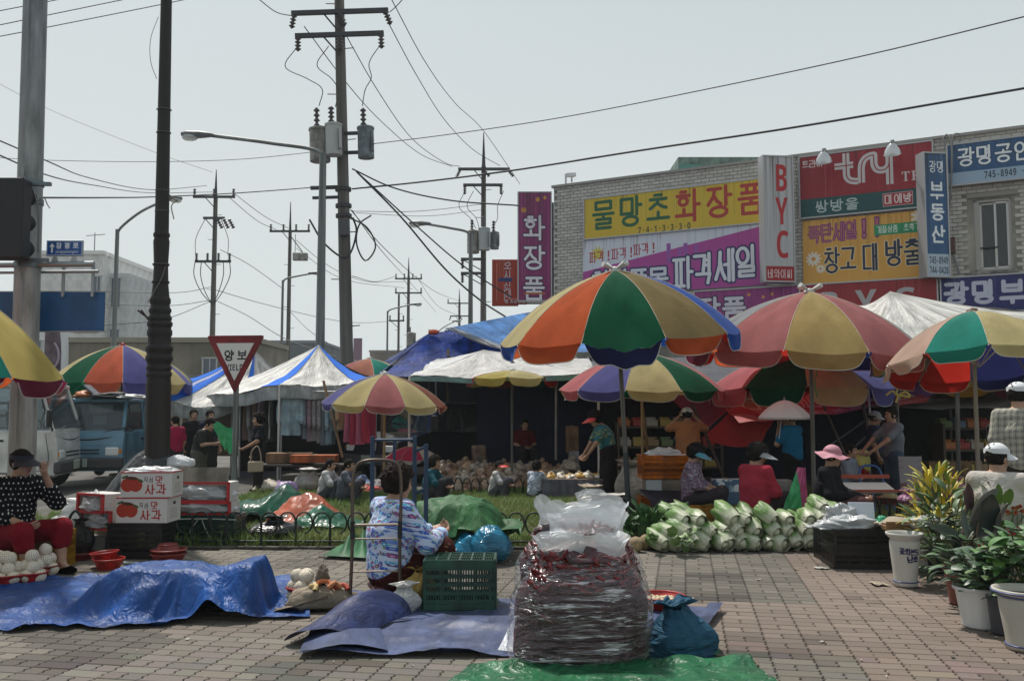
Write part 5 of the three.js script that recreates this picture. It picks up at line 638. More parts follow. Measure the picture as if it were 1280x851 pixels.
// ---------- vehicles: local +z is forward ----------
function vehicle(name, label, cat, pos, turn, o) {
  const t = thing(name, label, cat, pos, turn), W = o.w / 2, paint = M(o.paint, 0.35, { clearcoat: 0.5, clearcoatRoughness: 0.2, map: rep(stain, 0.5) }), glass = M([0.4, 0.47, 0.5], 0.03, { transmission: 0.88, thickness: 0 }), blk = M([0.02, 0.02, 0.022], 0.6);
  const low = extrude(o.low, o.w - 0.08, { bevel: 0.04 }).rotateY(-Math.PI / 2).translate(W - 0.04, 0, 0);
  part(t, 'body', low, paint);
  const [bz0, bz1, by] = [o.wsBase[0], o.rearBase, o.wsBase[1]], [tz0, ty, tz1] = [o.wsTop[0], o.wsTop[1], o.rearTop], wt = W - o.tumble;
  part(t, 'roof', rbx(wt * 2 + 0.08, 0.09, tz0 - tz1 + 0.1, 0.04, 0, ty + 0.02, (tz0 + tz1) / 2), paint);
  for (const s of [-1, 1]) for (const [a, b] of [[[bz0, by], [tz0, ty]], [[bz1, o.rearY ?? by], [tz1, ty]], ...(o.mid ?? []).map((z) => [[z, by], [z, ty]])]) part(t, 'pillar', bar(V(s * (W - 0.05), a[1] - 0.03, a[0]), V(s * (wt - 0.02), b[1], b[0]), 0.045, 0.04, 6), paint);
  const quad = (n, a, b, c, d, m = glass) => { const g = grid(4, 4, (u, v) => a.clone().lerp(b, u).lerp(d.clone().lerp(c, u), v)); return part(t, n, g, m); };
  quad('windscreen', V(-W + 0.07, by, bz0), V(W - 0.07, by, bz0), V(wt - 0.03, ty - 0.02, tz0), V(-wt + 0.03, ty - 0.02, tz0));
  quad('rear_window', V(-W + 0.07, o.rearY ?? by, bz1), V(W - 0.07, o.rearY ?? by, bz1), V(wt - 0.03, ty - 0.02, tz1), V(-wt + 0.03, ty - 0.02, tz1));
  for (const s of [-1, 1]) { quad('side_window', V(s * (W - 0.03), by - 0.02, bz0 - 0.06), V(s * (W - 0.03), by - 0.02, bz1 + 0.04), V(s * (wt + 0.01), ty - 0.03, tz1 + 0.03), V(s * (wt + 0.01), ty - 0.03, tz0 - 0.05)); }
  part(t, 'windscreen_seal', tube([V(-W + 0.06, by - 0.01, bz0 + 0.012), V(W - 0.06, by - 0.01, bz0 + 0.012), V(wt - 0.02, ty - 0.03, tz0 + 0.012), V(-wt + 0.02, ty - 0.03, tz0 + 0.012)], 0.018, 60, 5, true), blk);
  for (const s of [-0.35, 0.25]) part(t, 'wiper', bar(V(s * W * 2, by + 0.01, bz0 + 0.03), V(s * W * 2 + 0.42, by + 0.1, bz0 + 0.01), 0.011), blk);
  for (const s of [-0.38, 0.38]) part(t, 'seat', [rbx(0.46, 0.62, 0.16, 0.06, s, by + 0.1, (bz0 + bz1) / 2 - 0.25, -0.15), rbx(0.26, 0.18, 0.1, 0.04, s, by + 0.5, (bz0 + bz1) / 2 - 0.32)], M([0.05, 0.05, 0.055], 0.9));
  part(t, 'steering_wheel', new THREE.TorusGeometry(0.19, 0.016, 8, 24).rotateX(-0.5).translate(-0.38, by + 0.05, bz0 - 0.35), blk);
  part(t, 'dashboard', rbx(o.w - 0.2, 0.14, 0.3, 0.05, 0, by - 0.06, bz0 - 0.17), blk);
  for (const s of [-1, 1]) { const m = part(t, 'wing_mirror', [tube([V(s * (W - 0.02), by + 0.02, bz0 - 0.02), V(s * (W + 0.16), by + 0.05, bz0 + 0.04), V(s * (W + 0.2), by + 0.2, bz0 + 0.02)], 0.014, 12, 5), rbx(0.2, 0.33, 0.06, 0.03, s * (W + 0.2), by + 0.26, bz0 + 0.0)], s > 0 && o.mirror2 ? blk : M(o.mirror ?? [0.02, 0.02, 0.02], 0.4)); part(m, 'mirror_glass', bx(0.16, 0.28, 0.01, s * (W + 0.2), by + 0.26, bz0 - 0.036), metal([0.6, 0.65, 0.68], 0.05)); }
  for (const s of [-1, 1]) { part(t, 'headlight', rbx(0.26, 0.17, 0.05, 0.03, s * (W - 0.22), o.lampY, o.front + 0.025), M([0.7, 0.72, 0.72], 0.08, { clearcoat: 1 })); part(t, 'indicator', rbx(0.12, 0.1, 0.04, 0.02, s * (W - 0.08), o.lampY, o.front + 0.012), M([0.5, 0.2, 0.02], 0.2)); }
  part(t, 'bumper', rbx(o.w + 0.02, 0.24, 0.16, 0.05, 0, 0.48, o.front + 0.02), M(o.bumper ?? [0.05, 0.05, 0.055], 0.6)); part(t, 'grille', [bx(o.w * 0.45, 0.03, 0.03, 0, o.lampY + 0.03, o.front + 0.02), bx(o.w * 0.45, 0.03, 0.03, 0, o.lampY - 0.04, o.front + 0.02)], blk);
  part(t, 'number_plate', bx(0.34, 0.17, 0.015, 0, 0.5, o.front + 0.11), M([0.3, 0.36, 0.3], 0.5));
  for (const s of [-1, 1]) for (const z of o.wheels) { const w = part(t, 'wheel', new THREE.TorusGeometry(0.24, 0.095, 10, 24).rotateY(Math.PI / 2).translate(s * (W - 0.1), 0.33, z), blk); part(w, 'rim', cyl(0.17, 0.17, 0.1, 0, 0, 0, 18).rotateZ(Math.PI / 2).translate(s * (W - 0.07), 0.33, z), metal([0.35, 0.35, 0.36])); }
  for (const s of [-1, 1]) { part(t, 'door_handle', rbx(0.02, 0.04, 0.15, 0.01, s * (W + 0.012), by - 0.16, bz1 + 0.25), blk); part(t, 'door_seam', tube([V(s * (W + 0.002), by - 0.03, bz0 - 0.12), V(s * (W + 0.002), 0.5, bz0 - 0.1), V(s * (W + 0.002), 0.45, bz1 + 0.12), V(s * (W + 0.002), by - 0.03, bz1 + 0.06)], 0.006, 30, 4), blk); }
  if (o.bed) { part(t, 'cargo_bed', bx(o.w, 0.1, 2.7, 0, 0.78, bz1 - 1.5), M([0.15, 0.17, 0.18], 0.7)); for (const s of [-1, 1]) part(t, 'side_board', [rbx(0.05, 0.4, 2.7, 0.01, s * (W - 0.02), 1.03, bz1 - 1.5), ...[0, 1, 2, 3].map((k) => rbx(0.03, 0.4, 0.05, 0.01, s * (W + 0.01), 1.03, bz1 - 0.3 - k * 0.8))], M(o.bed, 0.5, { map: stain })); part(t, 'tail_board', rbx(o.w, 0.4, 0.05, 0.01, 0, 1.03, bz1 - 2.88), M(o.bed, 0.5)); part(t, 'cab_guard', [0, 1, 2].map((k) => bx(o.w - 0.1, 0.05, 0.05, 0, 1.2 + k * 0.25, bz1 - 0.14)).concat([-1, 1].map((s) => bx(0.05, 1.0, 0.05, s * (W - 0.1), 1.3, bz1 - 0.14))), M(o.bed, 0.5)); }
  return t;
}
const lorry = { w: 1.68, low: [[-0.72, 0.42], [0.72, 0.36], [0.8, 0.5], [0.78, 0.85], [0.7, 1.1], [-0.72, 1.1]], wsBase: [0.7, 1.1], wsTop: [0.36, 1.74], rearBase: -0.7, rearTop: -0.62, tumble: 0.08, lampY: 0.72, front: 0.8, wheels: [0.1, -2.6], bed: [0.16, 0.24, 0.28] };
{ const p = P(122, 420, 19.6); vehicle('blue_lorry', 'light blue small lorry facing the plaza behind the black tarpaulin heap', 'truck', [p.x, 0, p.z], 0.1, { ...lorry, paint: [0.15, 0.36, 0.52], mirror: [0.35, 0.37, 0.37], mirror2: 1, bed: [0.1, 0.2, 0.28] }); }
{ const p = P(52, 420, 18.2); vehicle('white_lorry', 'white small lorry seen from the side behind the grey traffic pole', 'truck', [p.x, 0, p.z], 1.72, { ...lorry, w: 1.74, low: [[-0.66, 0.42], [0.56, 0.36], [0.62, 0.5], [0.6, 0.85], [0.54, 1.15], [-0.66, 1.15]], wsBase: [0.54, 1.15], wsTop: [0.26, 2.0], rearBase: -0.64, rearTop: -0.58, front: 0.62, wheels: [0.05, -2.6], paint: [0.78, 0.79, 0.78], bed: [0.2, 0.26, 0.29] }); }
{ const p = P(522, 420, 21.6); vehicle('dark_van', 'dark van parked in the shade beneath the blue tent', 'van', [p.x + 0.5, 0, p.z], -0.72, { w: 1.72, low: [[-2.1, 0.4], [2.0, 0.36], [2.08, 0.6], [2.0, 0.85], [1.15, 1.02], [-2.1, 1.02]], wsBase: [1.15, 1.02], wsTop: [0.45, 1.66], rearBase: -2.05, rearTop: -1.8, tumble: 0.14, lampY: 0.72, front: 2.05, wheels: [1.35, -1.4], mid: [0.0, -1.1], paint: [0.012, 0.015, 0.025] }); }
{ // odds and ends on the blue lorry's roof
  const p = P(130, 501, 19.3), t = thing('roof_bundle', 'bundle of odds and ends tied on the roof of the blue lorry', 'bundle', [p.x, 1.8, p.z]);
  part(t, 'cloth', blob(0.45, 0.09, 0.25, 0.3, 3, 4).translate(0.2, 0, 0), M([0.03, 0.03, 0.035], 0.7)); part(t, 'board', bx(0.36, 0.03, 0.3, -0.25, 0.16, 0, 0, 0, -0.7), M([0.12, 0.14, 0.16], 0.5)); part(t, 'bag', blob(0.2, 0.1, 0.16, 0.2, 3, 9).translate(-0.42, 0.02, 0), M([0.4, 0.12, 0.03], 0.5)); part(t, 'sheet', blob(0.3, 0.06, 0.2, 0.3, 3, 7).translate(0.6, 0, 0.1), M([0.5, 0.5, 0.5], 0.5));
}
const ORD = ['first', 'second', 'third', 'fourth', 'fifth', 'sixth', 'seventh', 'eighth', 'ninth', 'tenth', 'eleventh', 'twelfth', 'thirteenth', 'fourteenth', 'fifteenth'];
// ---------- foreground goods ----------
function crate(name, label, pos, turn, w, h, d, c, o = {}) {   // perforated plastic crate, open side up unless flipped
  const t = thing(name, label, 'crate', pos, turn, o.group), m = M(c, 0.4, { map: rep(stain, 2), ...(o.mat ?? {}) }), th = 0.012;
  const wall = (L, n, rows) => { const g = [bx(L, 0.045, 0.022, 0, h - 0.022, 0), bx(L, 0.05, 0.016, 0, 0.025, 0)]; for (let i = 0; i <= n; i++) g.push(bx(i % 6 ? L / n * 0.42 : L / n * 0.9, h - 0.09, th, lerp(-L / 2 + 0.012, L / 2 - 0.012, i / n), h / 2, 0)); for (let r = 1; r < rows; r++) g.push(bx(L, (h / rows) * 0.42, th * 0.8, 0, r * h / rows, 0.001)); return merge(g); };
  const sf = o.taper ?? 0;
  const flip = (g) => o.flip ? xf(g, 0, h, 0, Math.PI, 0, 0) : g;
  for (const s of [-1, 1]) { part(t, 'side_panel', flip(xf(wall(w, Math.round(w / 0.022), o.rows ?? 6), 0, 0, s * (d / 2), s * sf, 0, 0)), m); part(t, 'end_panel', flip(xf(wall(d, Math.round(d / 0.022), o.rows ?? 6), s * (w / 2), 0, 0, 0, Math.PI / 2, -s * sf)), m); }
  part(t, 'rim', flip(merge([bx(w + 0.05, 0.016, 0.035, 0, h, d / 2 + 0.008), bx(w + 0.05, 0.016, 0.035, 0, h, -d / 2 - 0.008), bx(0.035, 0.016, d - 0.02, w / 2 + 0.008, h, 0), bx(0.035, 0.016, d - 0.02, -w / 2 - 0.008, h, 0)])), m);
  const base = [bx(w, 0.008, d, 0, 0.006, 0)]; if (o.lattice) { base.length = 0; for (let i = 0; i <= 6; i++) base.push(bx(0.014, 0.02, d, lerp(-w / 2, w / 2, i / 6), 0.006, 0)); for (let i = 0; i <= 3; i++) base.push(bx(w, 0.018, 0.014, 0, 0.006, lerp(-d / 2, d / 2, i / 3))); for (let i = 0; i < 40; i++) base.push(bx(0.004, 0.008, d, lerp(-w / 2, w / 2, i / 40), 0.006, 0)); }
  part(t, 'base', flip(merge(base)), o.baseMat ?? m);
  for (const s of [-1, 1]) for (const q of [-1, 1]) part(t, 'corner_post', flip(rbx(0.03, h, 0.03, 0.008, s * (w / 2 - 0.004), h / 2, q * (d / 2 - 0.004))), m);
  return t;
}
const redPlastic = plastic([0.5, 0.02, 0.015]), dullRed = plastic([0.28, 0.03, 0.025]);
function basin(label, pos, r, h, m, o = {}) {
  const t = thing('basin', label, 'basin', pos, 0, o.group);
  part(t, 'bowl', lathe([[0.0, 0.006], [r * 0.66, 0.006], [r * 0.72, 0.02], [r * 0.95, h], [r * 0.93, h], [r * 0.68, 0.028], [0, 0.022]], 36), m);
  part(t, 'rim', new THREE.TorusGeometry(r * 0.96, 0.009, 8, 40).rotateX(Math.PI / 2).translate(0, h, 0), m); part(t, 'foot_ring', new THREE.TorusGeometry(r * 0.66, 0.007, 6, 32).rotateX(Math.PI / 2).translate(0, 0.006, 0), m);
  return t;
}
// blue tarpaulin draped over a load
{
  const FL = G(-70, 797), FR = G(388, 776), BR = G(378, 722), BL = G(-70, 722), cx = -2.52, hw = 0.52, cz = -7.42, hd = 0.16;
  const g = grid(190, 110, (u, v) => {
    const e = 0.05 * noise(u * 9, 3) + 0.03 * noise(u * 23, 5), p = FL.clone().lerp(FR, u).lerp(BL.clone().lerp(BR, u), clamp(v + (v < 0.5 ? e * (1 - v) : -e * v)));
    const dx = Math.max(0, Math.abs(p.x - cx) - hw + 0.04 * noise(p.z * 5, 2)), dz = Math.max(0, Math.abs(p.z - cz) - hd + 0.04 * noise(p.x * 4, 8)), a = Math.atan2(p.z - cz, p.x - cx), sk = 1 + 0.35 * noise(a * 3, 4), d = Math.hypot(dx / (p.x > cx ? 0.13 : 0.5), dz / (0.34 * sk)) * 0.4;
    const top = 0.34 + 0.035 * sstep(-2.3, -2.0, p.x) - 0.03 * Math.exp(-Math.pow((p.x + 2.35) / 0.1, 2));
    let y = top * Math.pow(1 - sstep(0, 0.4, d), 1.15);
    y += 0.05 * Math.max(0, ridge(p.x * 1.6 + 3, p.z * 3.2, 2, 2)) * sstep(0, 0.25, d) + 0.035 * sstep(0.1, 0.2, d) * (1 - sstep(0.3, 0.5, d)) * Math.max(0, Math.sin(a * 9 + noise(a * 3) * 3)) + 0.006 * fbm(p.x * 9, p.z * 9, 1) + 0.03 * (1 - sstep(0.1, 0.4, d) * 0.6) * ridge(p.x * 2.4 + p.z, p.z * 3.1 - p.x, 6, 3);
    if (u > 0.985 || v < 0.03) y += 0.02 * (1 + noise(u * 14, v * 14, 3));
    return p.setY(Math.max(0.006, y + 0.01));
  }, [4, 3]);
  solo('blue_tarpaulin', 'bright blue tarpaulin draped over a low load and spread on the pavers', 'tarpaulin', g, tarpMat([0.008, 0.08, 0.34], { bumpScale: 0.022, map: rep(stain, 0.6) }));
}
{
  const FL = G(376, 823), FR = G(860, 822), BR = G(905, 764), BL = G(436, 741), t = thing('slate_blue_mat', 'slate blue plastic groundsheet with a dark rolled corner under the green crate', 'groundsheet'), m = tarpMat([0.085, 0.115, 0.24], { bumpScale: 0.008 });
  part(t, 'sheet', grid(150, 70, (u, v) => { const p = FL.clone().lerp(FR, u).lerp(BL.clone().lerp(BR, u), v); let y = 0.012 + 0.028 * Math.max(0, ridge(p.x * 2.6, p.z * 4 + p.x, 3, 3)) + 0.004 * fbm(p.x * 12, p.z * 12); y += 0.05 * Math.exp(-Math.pow((v - 0.42 - 0.05 * Math.sin(u * 9)) / 0.05, 2)) * sstep(0.25, 0.4, u) * (1 - sstep(0.55, 0.7, u)); if (v < 0.05) y += 0.02 * (1 + Math.sin(u * 21)); if (u > 0.96) y += 0.05 * (1 - Math.abs(v - 0.8)); return p.setY(y); }, [3, 1.5]), m);
  const A = G(383, 822), B = G(480, 800), dir = B.clone().sub(A), back = V(0.16, 0, -0.75);
  part(t, 'rolled_corner', grid(40, 26, (u, v) => { const a = v * Math.PI * 0.95, r = lerp(0.1, 0.2, sstep(0.1, 0.9, u)) * (0.9 + 0.12 * noise(u * 5, v * 4, 2)), p = V(-1.36, 0, -6.35).lerp(V(-1.06, 0, -7.05), u); return p.add(V(-Math.cos(a) * 0.26 * (0.7 + 0.3 * u) + 0.05 * v, Math.sin(a) * r * 1.15 * (1 - 0.35 * v * (1 - u)), 0.06 * Math.sin(a * 2))).setY(Math.max(0.03, Math.sin(a) * r * 1.1 + 0.02)); }, [1, 1]), tarpMat([0.02, 0.035, 0.14]), 'dark navy rolled corner');
  part(t, 'folded_flap', grid(40, 20, (u, v) => { const p = G(372, 824).lerp(G(485, 820), u).lerp(G(392, 784).lerp(G(474, 786), u), v); return p.setY(0.03 + 0.05 * Math.sin(u * 3.1) * (1 - v * 0.4) + 0.012 * ridge(p.x * 5, p.z * 5, 4, 2)); }, [0.6, 0.3]), m);
}
{
  const FL = G(520, 885), FR = G(990, 880), BR = G(930, 823), BL = G(598, 834), t = thing('green_tarpaulin', 'crumpled green tarpaulin in front of the chilli sacks', 'tarpaulin'), m = tarpMat([0.022, 0.16, 0.07], { bumpScale: 0.035, roughness: 0.4 });
  part(t, 'sheet', grid(150, 60, (u, v) => { const b = 0.03 * noise(u * 7, 2) + 0.02 * noise(u * 19, 4), p = FL.clone().lerp(FR, u).lerp(BL.clone().lerp(BR, u), clamp(v + v * b * 2)); return p.setY(0.015 + 0.05 * Math.max(0, 0.4 + ridge(p.x * 2.4 + 1, p.z * 3.4, 8, 3)) * (0.4 + 0.6 * (1 - v)) + 0.05 * Math.exp(-Math.pow((v - 0.86) / 0.1, 2)) * (0.6 + 0.5 * noise(u * 8, 6)) + 0.012 * fbm(p.x * 8, p.z * 8)); }, [2, 1]), m);
  const A = G(770, 824), B = G(900, 822), C = G(890, 803), D2 = G(778, 803); part(t, 'bunched_edge', grid(40, 24, (u, v) => { const p = A.clone().lerp(B, u).lerp(D2.clone().lerp(C, u), v); return p.setY(0.02 + 0.09 * Math.sin(v * 3.1) * (0.3 + sstep(0.35, 0.7, u)) * (0.8 + 0.4 * noise(u * 7, v * 5, 3)) + 0.02 * Math.max(0, ridge(u * 5, v * 4, 2, 2))); }, [0.6, 0.4]), m);
}
// sacks of dried chillies in clear film
const chilli = (() => { const g = new THREE.TubeGeometry(new THREE.CatmullRomCurve3([V(0, 0, 0), V(0.03, 0.008, 0), V(0.06, 0.004, 0.006), V(0.09, -0.012, 0.01)]), 8, 0.011, 6); const p = g.attributes.position; for (let i = 0; i < p.count; i++) { const k = Math.floor(i / 7) / 8, s = k < 0.15 ? 0.6 : 1.15 - k * 1.0; const c = V(0.09 * k, 0, 0); p.setY(i, p.getY(i) * s); p.setZ(i, p.getZ(i) * s); } g.computeVertexNormals(); return g; })();
function chilliSack(label, px, D, w, h, d, collar, sd) {
  const b = P(px, 420, D), t = thing('chilli_sack', label, 'sack', [b.x, 0.03, -D], 0, undefined);
  const shape = (a, v, k) => { const s = Math.sin(a), c = Math.cos(a), e = 0.74, X = Math.sign(s) * Math.pow(Math.abs(s), e), Z = Math.sign(c) * Math.pow(Math.abs(c), e), prof = 1.0 + 0.07 * Math.sin(Math.PI * clamp(v * 0.9 + 0.05)) + 0.07 * (1 - sstep(0, 0.35, v)) - 0.3 * sstep(0.55, 1, v) - 0.12 * (1 - sstep(0, 0.06, v)), lump = 1 + 0.075 * noise(a * 1.1 + sd, v * 2.4, sd) + (k ? 0.012 * ridge(a * 1.4 + sd, v * 12, 2, 2) : 0.02 * noise(a * 5, v * 9, sd)); return V(X * w / 2 * prof * lump + 0.03 * v * (sd % 2 ? 1 : -1), v * h, Z * d / 2 * prof * lump * (1 - 0.35 * sstep(0.75, 1, v))); };
  const core = grid(90, 44, (u, v) => shape(u * 6.2832 - 3.1416, v * 0.985, 0).multiply(V(0.93, 1, 0.93)).add(V(0, 0.006, 0)), [3, 1]);
  part(t, 'chilli_mass', core, M([1, 1, 1], 0.45, { map: chilliTex, bumpMap: crinkle, bumpScale: 0.02, specularIntensity: 0.1 }));
  part(t, 'chilli_top', blob(w * 0.33, 0.11, d * 0.28, 0.15, 2, sd).translate(0, h * 0.9, 0), M([1, 1, 1], 0.45, { map: chilliTex, bumpMap: crinkle, bumpScale: 0.03 }));
  const list = []; for (let i = 0; i < 260; i++) { const v = 1 - (i % 9 ? 0.3 : 0.9) * Math.pow(rnd(), 1.5), fr = rnd(-2.2, 2.2), p = shape(fr, v, 0).multiply(V(0.915, 1, 0.915)), tan = shape(fr + 0.05, v, 0).sub(shape(fr - 0.05, v, 0)), ry = -Math.atan2(tan.z, tan.x); if (i % 4 === 0) { const a = rnd(6.28), q = Math.sqrt(rnd()); p.set(Math.sin(a) * q * 0.34 * w, h * (0.93 + 0.17 * (1 - q * q)), Math.cos(a) * q * 0.28 * d); }; list.push(xf(chilli.clone().translate(-0.045, 0, 0), p.x, p.y, p.z, rnd(6.3), i % 4 ? ry : rnd(6.3), i % 4 ? rnd(-0.7, 0.7) : 0, rnd(0.9, 1.3))); }
  const ch = part(t, 'dried_chillies', list, M([0.15, 0.012, 0.014], 0.35)); ch.userData.kind = 'stuff';
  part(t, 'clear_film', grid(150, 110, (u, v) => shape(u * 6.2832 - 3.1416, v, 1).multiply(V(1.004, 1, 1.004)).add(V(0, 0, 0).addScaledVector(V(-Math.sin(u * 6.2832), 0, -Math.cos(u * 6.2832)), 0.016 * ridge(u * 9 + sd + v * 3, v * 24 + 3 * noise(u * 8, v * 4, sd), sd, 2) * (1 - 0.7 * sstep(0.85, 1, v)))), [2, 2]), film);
  part(t, 'film_collar', grid(150, 30, (u, v) => { const a = u * 6.2832 - 3.1416, p = shape(a, 1, 1), k = 1 + 0.16 * v * (0.6 + 0.8 * noise(a * 1.6, sd, 2)) - 0.1 * Math.sin(v * 3.1); p.x *= k; p.z *= k * 0.9; p.y += v * collar * (0.75 + 0.4 * noise(a * 1.1 + sd, 3) + 0.14 * noise(a * 4, sd)) + 0; p.x += 0.02 * noise(a * 5, v * 3, sd) * v; p.z += 0.05 * noise(a * 4, v * 2, sd + 4) * v + 0.02 * v; return p; }, [2, 0.6]), collarFilm);
  return t;
}
const chilliTex = dataTex(512, (u, v) => { const f = tile((x, y) => { const w = fbm(x * 6, y * 6, 4) * 2; return ridge(x * 16 + w, y * 30 - w, 5, 2); }); const k = clamp(0.35 + 0.7 * f(u, v)); return [0.15 + 0.22 * k, 0.1 + 0.13 * k, 0.115 + 0.14 * k]; }, true);
const collarFilm = M([0.9, 0.93, 0.95], 0.3, { transmission: 0.62, thickness: 0, bumpMap: plasticWrinkle, bumpScale: 0.01 });
chilliSack('clear plastic sack of dried chillies, rearmost of the three big sacks', 716, 7.05, 0.9, 0.66, 0.42, 0.24, 3);
chilliSack('clear plastic sack of dried chillies, middle one of the three big sacks', 738, 6.45, 0.74, 0.68, 0.36, 0.19, 6);
chilliSack('clear plastic sack of dried chillies, the front sack nearest the green tarpaulin', 722, 5.92, 0.8, 0.64, 0.42, 0.13, 9);
solo('plastic_film', 'loose white plastic film trailing beside the front chilli sack', 'plastic film', grid(30, 30, (u, v) => { const p = G(622, 818).lerp(G(652, 822), u).lerp(G(655, 790).lerp(G(668, 786), u), v); return p.setY(0.03 + v * 0.16 * (1 - 0.3 * u) + 0.05 * Math.sin(u * 5 + v * 4) * v); }, [0.5, 0.5]), collarFilm);
// green crate upside down, cloth bags beside it
crate('green_crate', 'dark green perforated crate standing upside down on the slate blue mat', G(574, 762, 0.02).add(V(0, 0, -0.2)), 0.0, 0.56, 0.38, 0.38, [0.008, 0.085, 0.05], { flip: true, taper: 0.05, rows: 6, lattice: true });
function sack(name, label, pos, turn, rx, h, rz, m, o = {}) {   // gathered bag: folds run up to a tied neck
  const t = thing(name, label, 'bag', pos, turn, o.group), sd = pos.x * 10 + pos.z, nk = o.neck ?? 0.2;
  part(t, 'body', grid(72, 36, (u, v) => { const a = u * 6.2832 - 3.1416, r = v < 0.7 ? Math.pow(Math.sin(Math.PI * (0.12 + 0.88 * v / 1.02) * 0.98), 0.65) : lerp(Math.pow(Math.sin(Math.PI * (0.12 + 0.88 * 0.7 / 1.02) * 0.98), 0.65), nk, sstep(0.68, 0.92, v)), rr = o.cone ? lerp(r, lerp(1.05, nk, Math.pow(v, 0.85)), 0.75) : r, f = 1 + (o.cone ? 0.22 : 0.1) * noise(a * 1.2, v * 2, sd) + (0.05 + 0.1 * v) * noise(a * 5 + v, 1, sd) + (o.cone ? 0.09 : 0.04) * ridge(a * 2, v * 5, sd, 2); return V(Math.sin(a) * rx * rr * f + (o.lean ?? 0) * v * v, h * (v * (o.sag ? 1 - o.sag * Math.abs(Math.sin(a)) * v : 1)) * (1 - 0.04 * noise(a * 2, v)), Math.cos(a) * rz * rr * f); }, [1, 1]), m);
  part(t, 'mouth', grid(48, 10, (u, v) => { const a = u * 6.2832 - 3.1416, r = nk * (0.5 + 1.2 * v + 0.5 * v * noise(a * 3, sd)), y = h * (0.985 + 0.16 * v * (1 + 0.5 * noise(a * 2, sd, 3))); return V(Math.sin(a) * rx * r + (o.lean ?? 0), y, Math.cos(a) * rz * r); }, [0.4, 0.2]), m);
  return t;
}
sack('teal_cloth_bag', 'slumped teal cloth bag with a knotted top beside the chilli sacks', G(856, 818), 0.3, 0.25, 0.31, 0.2, M([0.018, 0.075, 0.13], 0.7, { specularIntensity: 0.4, bumpMap: crinkle, bumpScale: 0.03 }), { neck: 0.3, lean: -0.06, cone: 1 });
solo('dark_cloth', 'dark folded cloth lying against the teal bag', 'cloth', blob(0.16, 0.13, 0.12, 0.2, 2, 3), M([0.012, 0.012, 0.016], 0.7), G(822, 816), 0, undefined);
{
  const p = G(826, 762), b = basin('bright red basin holding pale goods behind the teal cloth bag', p, 0.2, 0.11, redPlastic);
  const g = []; for (let i = 0; i < 60; i++) g.push(ball(rnd(0.014, 0.024), rnd(-0.12, 0.12), 0.065 + rnd(0.02), rnd(-0.12, 0.12), 6, 5)); const m = solo('shelled_garlic', 'heap of pale peeled pieces in the bright red basin', 'garlic', g, M([0.55, 0.45, 0.3], 0.6), p); m.userData.kind = 'stuff';
}
sack('white_plastic_bag', 'white plastic bag crumpled beside the green crate', G(505, 766), 0, 0.13, 0.2, 0.1, M([0.6, 0.6, 0.58], 0.4, { transmission: 0.3, thickness: 0, bumpMap: crinkle, bumpScale: 0.02 }), { neck: 0.5 });
sack('mustard_cloth_bag', 'mustard yellow cloth bag leaning on the green crate', G(516, 755), 0, 0.16, 0.27, 0.13, M([0.42, 0.28, 0.08], 0.8, { bumpMap: crinkle, bumpScale: 0.02 }), { neck: 0.45, lean: 0.08 });
solo('newspaper_wad', 'crumpled grey paper wad in front of the folding trolley', 'paper', blob(0.09, 0.08, 0.07, 0.4, 3, 8), M([0.25, 0.25, 0.24], 0.8, { bumpMap: crinkle, bumpScale: 0.03 }), G(478, 768));
// folding trolley
{
  const p = G(469, 760), t = thing('folding_trolley', 'bronze tube folding trolley standing behind the woman in the flowered blouse', 'trolley', p, 0.08), m = metal([0.09, 0.065, 0.05], 0.35), w = 0.19, H = 1.17;
  part(t, 'frame', tube([V(-w - 0.01, 0.03, 0.04), V(-w, 0.5, 0), V(-w, 1.05, -0.05), V(-w + 0.03, H - 0.03, -0.06), V(-w + 0.1, H, -0.06), V(w - 0.1, H, -0.06), V(w - 0.03, H - 0.03, -0.06), V(w, 1.05, -0.05), V(w, 0.5, 0), V(w + 0.01, 0.03, 0.04)], 0.014, 120, 8), m);
  for (const [y, r] of [[0.66, 0.011], [0.55, 0.006], [0.29, 0.007], [0.095, 0.008], [0.02, 0.009]]) part(t, 'crossbar', bar(V(-w, y, 0), V(w, y, 0), r), metal([0.3, 0.24, 0.2], 0.35));
  for (const s of [-1, 1]) { part(t, 'sleeve', cyl(0.019, 0.019, 0.14, s * w, 0.62, -0.003, 12), metal([0.03, 0.03, 0.03], 0.5)); const wl = part(t, 'wheel', new THREE.TorusGeometry(0.055, 0.018, 8, 20).rotateY(Math.PI / 2).translate(s * (w + 0.03), 0.073, -0.03), M([0.02, 0.02, 0.02], 0.8)); part(wl, 'hub', cyl(0.03, 0.03, 0.03, 0, 0, 0, 12).rotateZ(1.5708).translate(s * (w + 0.03), 0.073, -0.03), metal([0.2, 0.2, 0.2])); }
  part(t, 'load_plate', [bx(2 * w, 0.012, 0.015, 0, 0.02, 0.2), bx(0.015, 0.012, 0.2, -w + 0.02, 0.02, 0.1), bx(0.015, 0.012, 0.2, w - 0.02, 0.02, 0.1), bx(0.012, 0.012, 0.2, 0, 0.02, 0.1)], m);
}
